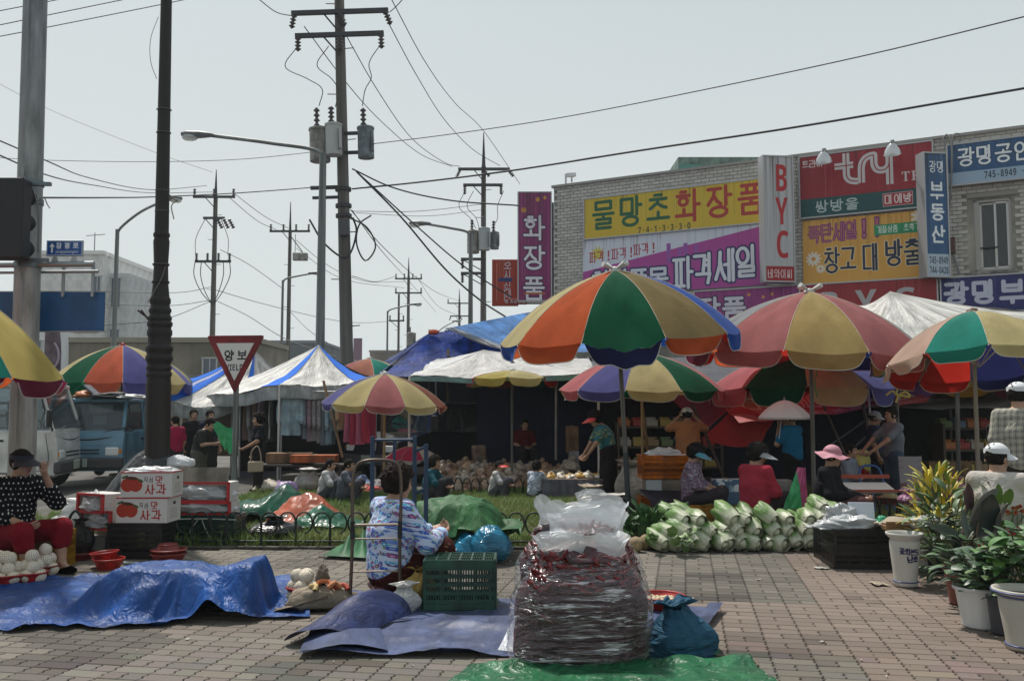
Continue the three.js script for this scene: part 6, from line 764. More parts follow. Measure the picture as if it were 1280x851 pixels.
{
  const p = P(500, 420, 9.6), t = thing('blue_hand_cart', 'tall blue painted steel hand cart standing behind the seated woman', 'hand cart', [p.x, 0, -9.6], 0.12), m = M([0.02, 0.07, 0.16], 0.45, { map: stain }), B = (a, b, r = 0.021) => bar(V(...a), V(...b), r, r, 10);
  for (const [x, z] of [[-0.27, 0], [0.165, 0], [0.28, 0.16]]) part(t, 'post', B([x, 0.04, z], [x - 0.005, x > 0.2 ? 1.23 : 1.31, z], 0.024), m); part(t, 'post', B([-0.05, 0.7, 0], [-0.05, 1.27, 0], 0.016), m);
  for (const a of [[[-0.27, 1.27, 0], [0.165, 1.27, 0]], [[0.165, 1.15, 0], [0.28, 1.21, 0.16]], [[0.165, 0.72, 0], [0.28, 0.78, 0.16]], [[-0.27, 0.55, 0], [0.165, 0.55, 0]], [[-0.27, 0.2, 0], [0.165, 0.2, 0]], [[0.165, 0.3, 0], [0.28, 0.3, 0.16]]]) part(t, 'crossbar', B(...a, 0.015), m);
  for (const x of [-0.2, 0.12]) { part(t, 'wheel', new THREE.TorusGeometry(0.1, 0.03, 8, 20).rotateY(1.57).translate(x, 0.13, -0.1), M([0.02, 0.02, 0.02], 0.8)); }
  part(t, 'toe_plate', bx(0.46, 0.012, 0.3, -0.05, 0.03, 0.15), m);
}
// green sheet heap with blue bags
{
  const c = P(572, 420, 9.9);
  const g = grid(110, 70, (u, v) => { const x = lerp(-0.62, 0.66, u), z = lerp(0.25, -0.75, v), t = clamp(1 - Math.hypot(x / 0.78, (z + 0.2) / 0.62)); let y = 0.5 * sstep(0, 0.55, t + 0.12 * noise(x * 3, z * 3, 5)) * (1 - 0.15 * sstep(0.1, 0.6, x)) + 0.1 * t + 0.13 * ridge(x * 1.7 + z, z * 1.9 - x * 0.6, 4, 2) * sstep(0, 0.3, t) + 0.03 * ridge(x * 5, z * 4 + x, 2, 2) + 0.01; if (x > 0.02 && z > -0.28) y = Math.max(y, 0.36 + 0.05 * noise(x * 5, z * 5) - 0.3 * Math.max(0, 0.12 - x)); return V(x + 0.03 * noise(u * 9, v * 9), Math.max(x > 0.1 ? 0.25 + 0.1 * noise(x * 9, z * 7) : 0.01, y), z); }, [1.4, 1]);
  solo('green_sheet', 'matt green sheet heaped over goods beside the blue plastic bags', 'tarpaulin', g, tarpMat([0.035, 0.15, 0.05], { bumpScale: 0.02, roughness: 0.6 }), [c.x + 0.02, 0, -9.9]);
  const bm = M([0.015, 0.3, 0.55], 0.2, { transmission: 0.3, thickness: 0, bumpMap: plasticWrinkle, bumpScale: 0.02, map: stain });
  solo('blue_plastic_bag', 'shiny blue plastic bag under the green sheet, the bigger and nearer the chilli sacks', 'bag', blob(0.22, 0.26, 0.2, 0.1, 2.2, 4, 40, 28, 0.5), bm, G(613, 704), 0.2, 'blue plastic bags'); solo('blue_plastic_bag', 'shiny blue plastic bag under the green sheet, the smaller one deeper in its shade', 'bag', blob(0.2, 0.2, 0.18, 0.16, 2.2, 8, 40, 28, 0.5), bm, G(586, 703), 0.9, 'blue plastic bags');
}
{
  const A = G(402, 699), B = G(458, 702), g = grid(60, 30, (u, v) => { const p = A.clone().lerp(B, u).lerp(G(440, 676).lerp(G(470, 674), u), v); return p.setY(0.01 + 0.15 * Math.sin(v * 3.1) * sstep(0, 0.5, u) * (0.75 + 0.4 * Math.sin(u * 16 + v * 4)) + 0.03); }, [0.6, 0.4]);
  solo('folded_green_sheet', 'small folded green sheet with pale edge stripes beside the hoop fence', 'tarpaulin', g, tarpMat([0.03, 0.16, 0.06], { bumpScale: 0.02 }));
}
{
  const p = G(402, 762), t = thing('beige_sack', 'beige cloth sack lying open with orange onions beside the trolley', 'sack', p, 0.15), m = M([0.3, 0.25, 0.19], 0.85, { bumpMap: crinkle, bumpScale: 0.02, map: stain });
  part(t, 'body', blob(0.27, 0.15, 0.13, 0.16, 2.3, 5, 40, 26, 0.3), m); part(t, 'flap', grid(24, 16, (u, v) => V(lerp(-0.36, 0.05, u), 0.015 + 0.1 * u * (1 - v) + 0.03 * noise(u * 5, v * 5, 2), lerp(0.14, -0.06, v)), [0.5, 0.3]), m); part(t, 'tied_neck', blob(0.05, 0.1, 0.05, 0.3, 3, 6).translate(0.0, 0.2, -0.02), m);
  for (const [x, y, z, k] of [[0.02, 0.2, 0.02, 0], [0.1, 0.19, 0.05, 1], [-0.06, 0.17, 0.06, 2], [0.15, 0.16, 0.0, 3]]) solo('orange_peel', ['curl of orange-brown peel on the crest of the beige sack', 'curl of orange-brown peel beside the trolley tube on the beige sack', 'curl of pale peel hanging over the front of the beige sack', 'curl of red peel deepest behind the trolley on the beige sack'][k], 'peel', tube([V(-0.06, 0, 0), V(-0.02, 0.03, 0.02), V(0.03, 0.02, -0.01), V(0.07, -0.02, 0.02)], 0.02, 14, 6), M([[0.5, 0.14, 0.05], [0.42, 0.16, 0.06], [0.5, 0.36, 0.16], [0.4, 0.06, 0.03]][k], 0.7), p.clone().add(V(x, y, z)), k, 'peels on the beige sack');
}
// fruit in white foam nets
const foam = M([0.86, 0.8, 0.74], 0.8, { map: dataTex(256, (u, v) => { const a = Math.abs(Math.sin((u * 9 + v * 8) * Math.PI)), b = Math.abs(Math.sin((u * 9 - v * 8) * Math.PI)), k = 0.72 + 0.28 * (1 - sstep(0.2, 0.45, Math.min(a, b))); return [k, k * 0.98, k * 0.92]; }, true) });
const netGeo = (() => { const g = new THREE.SphereGeometry(0.058, 28, 20), p = g.attributes.position, u = g.attributes.uv; for (let i = 0; i < p.count; i++) { const a = u.getX(i) * 6.2832, b = u.getY(i) * Math.PI, k = 1 + 0.035 * (Math.sin(a * 11 + b * 10) * Math.sin(a * 11 - b * 10)) * Math.sin(b) + 0.1 * Math.pow(Math.abs(Math.cos(b)), 8); p.setXYZ(i, p.getX(i) * k, p.getY(i) * k, p.getZ(i) * k); } g.computeVertexNormals(); return g; })();
function netted(label, group, pos, n, R, layers) {
  let k = 0; for (let L = 0; L < layers; L++) { const c = Math.max(1, Math.round(n * (1 - L * 0.38))); for (let i = 0; i < c; i++) { const a = i / c * 6.2832 + L * 0.6, r = c === 1 ? 0 : R * (1 - L * 0.4) * (i % 2 ? 1 : 0.86); const m = solo('netted_fruit', (L === layers - 1 && c < 3 ? 'topmost ' : ['bottom layer, ', 'middle layer, ', 'upper layer, '][L]) + ORD[i] + ' ' + label, 'fruit', netGeo, foam, pos.clone().add(V(Math.sin(a) * r, 0.07 + L * 0.085 + rnd(-0.008, 0.008), Math.cos(a) * r)), rnd(6.28), group); m.rotation.x = rnd(-1.4, 1.4); m.rotation.z = rnd(-1, 1); k++; } }
}
for (const [l, px, py, r] of [['red basin of netted fruit at the picture edge by the yellow crate', 8, 731, 0.2], ['red basin of netted fruit next to the one at the picture edge', 38, 729, 0.15], ['dull red basin of netted fruit touching the yellow crate', 55, 720, 0.14]]) { const p = G(px, py); basin(l, p, r, 0.1, py === 720 ? dullRed : redPlastic); netted('foam netted fruit, ' + l.replace('of netted fruit ', ''), 'foam netted fruit', p, r > 0.17 ? 7 : 5, r * 0.62, 3); }
{ const p = G(378, 752); basin('small red basin of netted fruit beside the blue tarpaulin', p, 0.14, 0.12, redPlastic); netted('foam netted fruit, small basin beside the blue tarpaulin', 'foam netted fruit', p.clone().add(V(0, 0.05, 0)), 5, 0.085, 2); solo('netted_fruit', 'single foam netted fruit on the pavers in front of the small red basin', 'fruit', netGeo, foam, G(379, 755).add(V(0, 0.055, 0.02))); solo('netted_fruit', 'single foam netted fruit touching the blue tarpaulin edge', 'fruit', netGeo, foam, G(366, 754).add(V(0, 0.055, 0))); }
// basins, bags and boxes of the seated seller
basin('low red basin standing alone on the pavers beside the black bag', G(135, 711), 0.155, 0.1, redPlastic); { const p = G(133, 709); const b = basin('second red basin tilted inside the lone red basin', p.clone().add(V(-0.03, 0.055, -0.02)), 0.14, 0.09, redPlastic); b.rotation.z = 0.1; }
basin('dark red basin under the black bag', G(98, 699), 0.17, 0.07, dullRed); sack('black_bag', 'black cloth handbag with looped handles in the dark red basin', G(98, 697).add(V(0, 0.03, 0)), 0, 0.15, 0.34, 0.11, M([0.014, 0.013, 0.014], 0.6, { bumpMap: crinkle, bumpScale: 0.02 }), { neck: 0.35 }); solo('bag_handle', 'looped black handle rising from the cloth handbag', 'handle', tube([V(-0.06, 0, 0), V(-0.08, 0.12, 0), V(-0.02, 0.2, 0), V(0.05, 0.12, 0), V(0.06, 0, 0)], 0.014, 24, 6), M([0.014, 0.013, 0.014], 0.6), G(98, 697).add(V(-0.02, 0.3, 0.03)));
{ const p = G(210, 704); basin('dull red basin lowest in the stack beside the black crate', p, 0.185, 0.1, dullRed); basin('dull red basin second in the stack beside the black crate', p.clone().add(V(0, 0.05, 0)), 0.18, 0.09, dullRed); const b = basin('dull red basin upturned on top of the stack beside the black crate', p.clone().add(V(-0.01, 0.2, 0)), 0.14, 0.08, dullRed); b.rotation.x = Math.PI; }
crate('yellow_crate', 'mustard yellow crate that the woman in polka dots sits on', G(38, 712).add(V(0, 0, -0.2)), 0.06, 0.5, 0.36, 0.36, [0.45, 0.23, 0.015], { rows: 4, flip: true });
{ const p = P(40, 690, 9.0); solo('crate_number', 'small faint number mark on the yellow crate', 'mark', new THREE.PlaneGeometry(0.07, 0.06), M('#ffffff', 0.6, { map: canvasTex(64, 56, (g) => { g.fillStyle = '#a8741c'; g.fillRect(0, 0, 64, 56); write(g, '65', 8, 8, 24, 40, { fill: '#6b4a14' }); }) }), p.add(V(0, 0.02, 0.08))); }
crate('black_crate', 'black perforated crate carrying the printed apple cartons', G(166, 699).add(V(0, 0, -0.2)), 0, 0.56, 0.37, 0.38, [0.012, 0.013, 0.015], { rows: 6 });
const cartonTex = canvasTex(1040, 560, (g) => {
  g.scale(16, 16); g.fillStyle = '#c9c5bf'; g.fillRect(0, 0, 65, 35); g.fillStyle = '#a02020'; g.fillRect(0, 0, 65, 1.4);
  for (const x of [8.5, 19]) { const r = g.createRadialGradient(x - 2, 15, 1, x, 18, 10.5); r.addColorStop(0, '#b8482c'); r.addColorStop(1, '#9c2a1a'); g.fillStyle = '#a8331e'; g.beginPath(); g.ellipse(x, 18, 8.4, 9.6, 0, 0, 6.3); g.fill(); }
  g.fillStyle = '#4d2a16'; g.beginPath(); g.ellipse(14, 8.6, 8, 2.4, 0.1, 0, 6.3); g.fill(); g.fillStyle = '#3c5226'; g.beginPath(); g.ellipse(25, 12, 4, 1.8, 0.5, 0, 6.3); g.fill(); g.beginPath(); g.ellipse(5, 7, 4.5, 1.6, -0.4, 0, 6.3); g.fill();
  write(g, '직섬', 29, 7, 5.6, 7.5, { fill: '#3a3a3c', lw: 0.13, gap: 6.6 }); write(g, '맛', 44, 5.5, 9, 10.5, { fill: '#a01c20', lw: 0.14 }); write(g, '사과', 31, 17.5, 11.5, 13, { fill: '#a01c20', lw: 0.16, gap: 14.5 });
});
const sideTex = canvasTex(256, 256, (g) => { g.fillStyle = '#b9b5b0'; g.fillRect(0, 0, 256, 256); g.fillStyle = '#a02020'; g.fillRect(0, 0, 256, 10); g.fillStyle = '#222'; g.fillRect(110, 50, 50, 30); g.fillStyle = '#8d8a86'; for (let i = 0; i < 5; i++) g.fillRect(60, 120 + i * 22, 130, 8); });
function carton(label, pos, turn, w, h, d, o = {}) {
  const t = thing('apple_carton', label, 'box', pos, turn, o.group), side = M('#ffffff', 0.7, { map: sideTex }), card = M([0.3, 0.2, 0.12], 0.85, { map: stain }), red = M([0.42, 0.02, 0.025], 0.6);
  const g = new THREE.BoxGeometry(w, h, d).translate(0, h / 2, 0);
  if (!o.open) {
    part(t, 'body', g, [side, side, M([0.55, 0.52, 0.5], 0.7), card, M('#ffffff', 0.6, { map: cartonTex }), side]);
    part(t, 'red_edge', [bx(w + 0.006, 0.012, 0.006, 0, h - 0.003, d / 2 + 0.002), bx(0.006, 0.012, d, w / 2 + 0.002, h - 0.003, 0), bx(0.006, 0.012, d, -w / 2 - 0.002, h - 0.003, 0)], red);
    if (o.top) { part(t, 'lid_panel', bx(w * 0.3, 0.006, d * 0.5, 0.06, h + 0.005, 0), red); part(t, 'lid_film', blob(w * 0.42, 0.03, d * 0.42, 0.5, 3, 7).translate(0, h, 0), collarFilm); }
  } else {   // lying on its side, mouth to the viewer
    part(t, 'shell', [bx(w, 0.008, d, 0, 0.005, 0), bx(w, 0.008, d, 0, h, 0), bx(0.008, h, d, -w / 2, h / 2, 0), bx(0.008, h, d, w / 2, h / 2, 0), bx(w, h, 0.008, 0, h / 2, -d / 2)], M([0.55, 0.52, 0.5], 0.7));
    part(t, 'red_edge', [bx(w + 0.03, 0.02, 0.03, 0, 0.01, d / 2), bx(w + 0.03, 0.025, 0.03, 0, h, d / 2), bx(0.03, h, 0.03, -w / 2, h / 2, d / 2), bx(0.03, h, 0.03, w / 2, h / 2, d / 2)], red);
    if (o.flap) part(t, 'flap', [bx(w, 0.005, 0.22, 0, h + 0.075, d / 2 - 0.02, 1.25), bx(w, 0.016, 0.01, 0, h + 0.155, d / 2 - 0.05)], M([0.3, 0.27, 0.23], 0.85, { map: stain }), 'grey-brown raised cardboard flap');
    part(t, 'film_lining', blob(w * 0.46, h * 0.7, d * 0.4, 0.35, 2.5, w * 90, 40, 30, 0.3).translate(0, 0.02, d * 0.22), collarFilm);
  }
  return t;
}
{ const p = G(171, 700); carton('white carton printed with apples and red writing, lower of the stacked pair', p.clone().setY(0.385).add(V(0.03, 0, -0.2)), -0.04, 0.55, 0.265, 0.36, {}); carton('white carton printed with apples and red writing, on top of the stacked pair', p.clone().setY(0.655).add(V(0.06, 0, -0.2)), 0.03, 0.54, 0.265, 0.36, { top: 1 }); }
crate('cream_stool_box', 'cream plastic box supporting a small red basin behind the black bag', G(131, 690).add(V(-0.02, 0, -0.15)), 0, 0.22, 0.28, 0.22, [0.42, 0.38, 0.28], { rows: 2 }); basin('small bright red basin on the cream box with white paper', G(130, 690).add(V(-0.05, 0.29, -0.15)), 0.14, 0.09, redPlastic); solo('white_paper', 'white paper scrap lying in the small red basin on the cream box', 'paper', blob(0.07, 0.04, 0.06, 0.3, 3, 2), M([0.6, 0.6, 0.58], 0.8), G(130, 690).add(V(-0.06, 0.34, -0.13)));
carton('open red edged carton stuffed with film behind the black bag, the upper one', P(122, 627, 10.1).add(V(0, -0.12, -0.1)), -0.5, 0.4, 0.2, 0.3, { open: 1 }); carton('open red edged carton under the other by the cream box', P(122, 648, 10.1).add(V(0.05, -0.12, -0.1)), -0.4, 0.42, 0.2, 0.3, { open: 1 }); solo('carton_stand', 'grey block holding up the red edged cartons by the cream box', 'block', rbx(0.4, 0.2, 0.3, 0.01, 0, 0.1, 0), M([0.2, 0.19, 0.18], 0.9), P(124, 420, 10.25).setY(0));
sack('clear_film_bag', 'clear crumpled plastic bag between the black bag and the apple cartons', G(118, 676).setY(0.3).add(V(0, 0, 0.4)), 0, 0.2, 0.22, 0.12, collarFilm, { neck: 0.6 }); sack('white_cloth_sack', 'grey-white cloth sack slumped behind the black bag', G(85, 678).add(V(0, 0.05, 0)), 0, 0.28, 0.36, 0.2, M([0.45, 0.45, 0.44], 0.7, { bumpMap: crinkle, bumpScale: 0.03 }), { neck: 0.5, lean: 0.15 });
solo('paper_tube', 'small pale rolled paper on the pavers in front of the black crate', 'paper', bar(V(-0.08, 0.018, 0), V(0.08, 0.018, 0.02), 0.018), M([0.4, 0.44, 0.47], 0.7), G(164, 706));
crate('dark_green_crate', 'dark green crate with a string tied over it behind the basin stack', G(252, 682).add(V(0, 0, -0.22)), -0.05, 0.74, 0.34, 0.4, [0.01, 0.06, 0.055], { rows: 5 }); { const p = G(252, 682).add(V(0, 0.35, -0.22)); carton('lower open red edged carton on the dark green crate', p, -0.05, 0.62, 0.14, 0.34, { open: 1 }); carton('upper open carton with raised flap on the dark green crate', p.clone().add(V(-0.02, 0.15, 0)), -0.05, 0.62, 0.22, 0.34, { open: 1, flap: 1 }); solo('tied_string', 'pale string with trailing ends tied across the dark green crate', 'string', [tube([V(-0.38, 0, 0), V(-0.1, 0.01, 0.01), V(0.1, 0.01, 0), V(0.4, 0, 0)], 0.008, 20, 5), tube([V(-0.05, 0, 0.01), V(-0.1, -0.08, 0.03), V(-0.14, -0.15, 0.02)], 0.006, 12, 4), tube([V(0, 0, 0.01), V(0.05, -0.1, 0.03), V(0.1, -0.2, 0.02)], 0.006, 12, 4)], M([0.35, 0.42, 0.36], 0.7), p.clone().add(V(0, -0.05, 0.23)), -0.05); }
{ // black tarpaulin heap
  const p = P(182, 420, 11.4); solo('black_tarpaulin', 'shiny black tarpaulin heaped over goods behind the apple cartons', 'tarpaulin', grid(80, 50, (u, v) => { const x = lerp(-0.95, 0.75, u), z = lerp(0.45, -0.5, v), t = clamp(1 - Math.hypot((x - 0.05) / 0.92, z / 0.55)), y = 1.12 * Math.pow(t, 0.5) * (0.55 + 0.45 * sstep(-0.9, -0.1, x)) + 0.09 * ridge(x * 1.6, z * 2 + x, 2, 3) * sstep(0, 0.4, t); return V(x, Math.max(0.005, y), z); }, [2, 1.4]), M([0.018, 0.018, 0.02], 0.36, { bumpMap: crinkle, bumpScale: 0.03 }), [p.x, 0, -11.6]); solo('grey_cloth_bundle', 'pale grey cloth bundle resting on the black tarpaulin heap', 'cloth', blob(0.16, 0.12, 0.13, 0.2, 2, 5), M([0.5, 0.52, 0.54], 0.8, { bumpMap: crinkle, bumpScale: 0.02 }), P(226, 573, 11.5).add(V(0, -0.12, 0)));
}
// clothes and bags heaped under the tents and beyond the grass
for (let i = 0; i < 14; i++) { const c = [['cream', [0.5, 0.45, 0.38]], ['lilac', [0.3, 0.2, 0.35]], ['white', [0.6, 0.6, 0.6]], ['brown', [0.2, 0.12, 0.08]], ['blue', [0.1, 0.16, 0.32]], ['red', [0.4, 0.06, 0.05]], ['grey', [0.25, 0.25, 0.26]]][i % 7], p = P(lerp(338, 474, i / 13), 420, 17.6 + (i % 3) * 0.35), m = solo('clothes_pile', 'low heap of ' + c[0] + ' clothes under the clothes rail, ' + (i < 7 ? 'nearer the yield sign' : 'nearer the small mauve parasol'), 'clothes', blob(0.2, 0.12, 0.18, 0.35, 2.5, i, 20, 14, 0.3), M(c[1], 0.8, { bumpMap: crinkle, bumpScale: 0.03 }), p.setY(0), i); m.scale.set(rnd(0.8, 1.3), rnd(0.7, 1.5), 1); }
for (let i = 0; i < 16; i++) { const c = [['beige', [0.45, 0.33, 0.22]], ['white', [0.62, 0.6, 0.56]], ['tan', [0.36, 0.24, 0.14]], ['grey', [0.4, 0.38, 0.36]]][i % 4], p = P(lerp(676, 838, (i % 8) / 7) + (i > 7 ? 9 : 0), 420, i > 7 ? 18.4 : 17.4), m = solo('produce_bag', 'plump ' + c[0] + ' bag ' + ['by the goods table', 'next to the goods table', 'behind the red visor woman', 'just past the red visor woman', 'behind the parasol pole', 'just past the parasol pole', 'behind the orange crates', 'just past the orange crates'][i % 8] + (i > 7 ? ', in the rear line' : ', in the front line'), 'bag', blob(0.22, 0.24, 0.2, 0.2, 2.2, i * 2, 22, 16, 0.4), M(c[1], 0.5, { bumpMap: crinkle, bumpScale: 0.03, map: stain }), p.setY(0), i); m.scale.set(rnd(0.8, 1.2), rnd(0.6, 1.2), 1); }
// low hoop fences
function hoopFence(label, a, b, n, o = {}) {
  const t = thing('hoop_fence', label, 'fence', a.clone().setY(0), Math.atan2(-(b.z - a.z), b.x - a.x)), L = a.distanceTo(b), st = L / n, m = M([0.022, 0.028, 0.025], 0.5, { metalness: 0.3 }), h = o.h ?? 0.4;
  for (let i = 0; i <= n; i++) {
    const x = i * st;
    if (o.simple) { part(t, 'hoop', tube(Array.from({ length: 9 }, (_, k) => { const q = k / 8 * Math.PI; return V(x - Math.cos(q) * st * 0.62, Math.sin(q) * h, 0); }), 0.013, 24, 6), m); continue; }
    part(t, 'post', bar(V(x, -0.02, 0), V(x, h - 0.1, 0), 0.015), m);
    for (const s of [-1, 1]) part(t, 'scroll', tube(Array.from({ length: 12 }, (_, k) => { const q = k / 11 * 4.6; return V(x + s * (st * 0.24 - Math.cos(q) * st * 0.24), h - 0.12 + Math.sin(q) * 0.12, 0); }), 0.011, 36, 6), m);
    if (i < n) part(t, 'rail', bar(V(x, 0.07, 0), V(x + st, 0.07, 0), 0.012), m);
  }
  return t;
}
hoopFence('low black scroll fence along the grass behind the blue tarpaulin', V(-4.1, 0, -10.78), V(-1.3, 0, -10.72), 7); hoopFence('low black scroll fence hidden partly behind the flowered blouse and green sheet', V(-1.25, 0, -10.72), V(0.35, 0, -10.7), 4);
hoopFence('low black hoop fence at the far edge of the grass before the dried goods', P(552, 420, 16.8), P(830, 420, 16.8), 26, { simple: 1, h: 0.34 }); hoopFence('low black hoop fence behind the black crates near the flowers', P(1038, 420, 12.9), P(1176, 420, 12.6), 11, { simple: 1, h: 0.36 });
// sheets on the grass
function crumple(name, label, x0, x1, py, D, h, dz, c, sd) { const a = P(x0, 420, D), b = P(x1, 420, D), w = b.x - a.x; return solo(name, label, 'tarpaulin', grid(80, 40, (u, v) => { const x = (u - 0.5) * w, z = (0.5 - v) * dz, e = clamp(1 - Math.hypot((2 * u - 1) * 0.98, (2 * v - 1) * 0.98)); return V(x + 0.05 * noise(u * 6, v * 6, sd), 0.08 + h * Math.pow(e, 0.6) * (0.6 + 0.5 * noise(u * 2.5 + sd, v * 2, 3)) + 0.12 * h * ridge(u * 4 + sd, v * 3, sd, 3), z); }, [w / 2, dz / 2]), tarpMat(c, { bumpScale: 0.02, roughness: 0.3 }), [(a.x + b.x) / 2, 0, -D]); }
crumple('shiny_green_sheet', 'shiny dark green plastic sheet crumpled on the grass under the yield sign', 283, 392, 600, 13.3, 0.62, 1.5, [0.008, 0.11, 0.065], 3); crumple('orange_sheet', 'salmon orange plastic sheet on the grass before the kneeling women', 338, 432, 620, 12.5, 0.42, 1.0, [0.5, 0.12, 0.06], 6); crumple('green_sheet_strip', 'green plastic sheet overlapping the salmon orange sheet', 365, 455, 622, 12.2, 0.3, 0.7, [0.01, 0.13, 0.075], 9);
sack('black_rubbish_bag', 'shiny black rubbish bag lying behind the scroll fence', P(348, 420, 11.1).setY(0.02), 0.4, 0.3, 0.26, 0.2, blackBag, { neck: 0.3 }); solo('lilac_bag', 'round lilac plastic bag on the grass beside the green sheet', 'bag', blob(0.2, 0.24, 0.18, 0.15, 2, 2), M([0.3, 0.2, 0.4], 0.35, { transmission: 0.3, thickness: 0, bumpMap: crinkle, bumpScale: 0.02 }), P(361, 420, 15).setY(0.1));
solo('bright_green_bag', 'bright green plastic bag held up under the yield sign', 'bag', grid(30, 30, (u, v) => V((u - 0.5) * 0.36 * (1 - 0.75 * Math.pow(v, 1.6)) + 0.08 * v, -0.42 * v + 0.05 * Math.sin(u * 6), 0.08 * Math.sin(u * 3.14) * (1 - v * 0.6) + 0.02 * noise(u * 6, v * 6, 2)), [0.4, 0.4]), M([0.05, 0.5, 0.2], 0.35, { transmission: 0.5, thickness: 0, bumpMap: crinkle, bumpScale: 0.015 }), P(280, 531, 14.8));
// cabbages
const cabLeaf = (i, n, R, L, open) => { const a0 = i / n * 6.2832; return vcol(grid(8, 10, (u, v) => { const wd = (0.85 + 0.55 * Math.sin(Math.PI * v * 0.9)), a = a0 + (u - 0.5) * wd * 1.5, r = R * (0.55 + 0.62 * Math.sin(Math.PI * (0.14 + 0.66 * v))) * (1 + open * v * v * 0.5) * (1 + 0.06 * v * Math.sin(u * 19 + i)) - Math.abs(u - 0.5) * 0.008, y = L * v * (1 - 0.18 * Math.pow(Math.abs(2 * u - 1), 2)); return V(Math.sin(a) * r, y, Math.cos(a) * r); }, [0.2, 0.3]), (x, y, z, k) => { const u = (k % 9) / 8, v = Math.floor(k / 9) / 10, rib = 1 - sstep(0.02, 0.1 + 0.16 * (1 - v), Math.abs(u - 0.5)), g = clamp(sstep(0.08, 0.5, v) * 1.1 * (1 - rib * (1 - 0.75 * v))), n = 0.85 + 0.3 * noise(u * 9, v * 9, i); return [lerp(0.6, 0.11, g) * n, lerp(0.61, 0.23, g) * n, lerp(0.46, 0.045, g) * n]; }); };
const cabMat = M([1, 1, 1], 0.5, { vertexColors: true, transmission: 0.12, thickness: 0, bumpMap: crinkle, bumpScale: 0.004 });
function cabbageProto(k) { const o = new THREE.Group(); part(o, 'heart', vcol(blob(0.078, 0.15, 0.078, 0.05, 2, k, 16, 12, 1).translate(0, 0.0, 0), (x, y) => { const g = sstep(0.08, 0.25, y); return [lerp(0.6, 0.3, g), lerp(0.62, 0.42, g), lerp(0.45, 0.12, g)]; }), cabMat); const n = 7; for (let i = 0; i < n; i++) part(o, 'leaf', cabLeaf(i + k * 0.3, n, i % 2 ? 0.085 : 0.078, 0.27 + 0.03 * Math.sin(i * 3 + k), i % 3 === 0 ? 0.25 : 0.05), cabMat); return o; }
const cabNames = ['bottom row', 'second row', 'third row', 'top row'];
const cabs = [0, 1, 2].map(cabbageProto);
{
  let idx = 0;
  const lay = (stack, cx, rows, D) => { rows.forEach((n, r) => { for (let i = 0; i < n; i++) { const c = cabs[idx % 3].clone(); scene.add(c); c.name = numbered('napa_cabbage'); const b = P(cx, 420, D), x = b.x + (i - (n - 1) / 2) * 0.165 + rnd(-0.015, 0.015); c.position.set(x, 0.08 + r * 0.128, -D + 0.12 - r * 0.03 + rnd(-0.02, 0.02)); c.scale.setScalar(rnd(0.9, 1.28)); c.quaternion.setFromEuler(new THREE.Euler(-1.3 + rnd(-0.2, 0.2), rnd(-0.45, 0.45) + (stack === 0 ? 0.6 : 0.35), 0, 'YXZ')).multiply(new THREE.Quaternion().setFromAxisAngle(V(0, 1, 0), rnd(6.28))); c.userData = { label: ORD[i] + ' cabbage from the melons, ' + cabNames[r] + ', ' + ['loose pile by the melons', 'stack before the red top', 'stack before the green bag', 'stack beside the black crates'][stack] + (D > 10.6 ? ', hind layer' : ''), category: 'cabbage', group: 'napa cabbages' }; idx++; } }); };
  lay(0, 862, [5, 4, 2], 10.45); lay(1, 922, [3, 3, 2], 10.5); lay(2, 972, [3, 2, 2], 10.5); lay(3, 1024, [3, 3, 3, 1], 10.5); lay(0, 850, [4, 3, 2], 10.8); lay(1, 930, [3, 3, 1], 10.85); lay(2, 980, [3, 3], 10.85);
  const mg = blob(0.085, 0.085, 0.085, 0.06, 2, 3, 22, 16, 1); for (const [x, y, l] of [[783, 688, 'nearest the chilli sacks'], [796, 690, 'second from the chilli sacks'], [808, 687, 'rounder, nearest the cabbages'], [790, 680, 'resting behind the other three']]) solo('tan_melon', 'dusty tan melon on the paving edge, ' + l, 'melon', mg, M([0.4, 0.3, 0.17], 0.8, { map: rep(stain, 4), bumpMap: grit, bumpScale: 0.003 }), G(x, y).setY(0), x, 'tan melons');
  // leafy greens
  const leaf = (L, w) => grid(4, 6, (u, v) => V((u - 0.5) * w * Math.sin(Math.PI * (0.1 + v * 0.85)), v * L * 0.8, L * 0.35 * v * v + 0.02 * Math.sin(u * 6.3 + v * 9)), [0.1, 0.1]);
  const t = thing('leafy_greens', 'heap of dark leafy greens between the melons and the cabbages', 'vegetables', P(808, 420, 10.9).setY(0)), lm = M([0.035, 0.11, 0.025], 0.6, { transmission: 0.25, thickness: 0, bumpMap: crinkle, bumpScale: 0.01 }), mk = () => { const L = []; for (let i = 0; i < 42; i++) { const a = rnd(6.28), r = rnd(0.3); L.push(xf(leaf(rnd(0.16, 0.28), rnd(0.09, 0.15)), Math.sin(a) * r * 1.1, rnd(0.05, 0.34), Math.cos(a) * r * 0.6, rnd(-0.3, 1.1), a, rnd(-0.5, 0.5))); } return L; };
  for (const x of [-0.12, 0.14]) part(t, 'leaf_bunch', merge(mk()).translate(x, 0, 0), lm);
  const u = thing('leafy_greens', 'sprawling pale cabbage trimmings at the front of the loose pile', 'vegetables', P(836, 420, 10.25).setY(0)); for (let k = 0; k < 9; k++) part(u, 'leaf', xf(leaf(0.26, 0.12), rnd(-0.25, 0.25), rnd(0.03, 0.2), rnd(-0.1, 0.1), rnd(0.3, 1.2), rnd(-1.5, 1.5), 0), M([0.16, 0.26, 0.09], 0.55, { transmission: 0.25, thickness: 0 }));
}
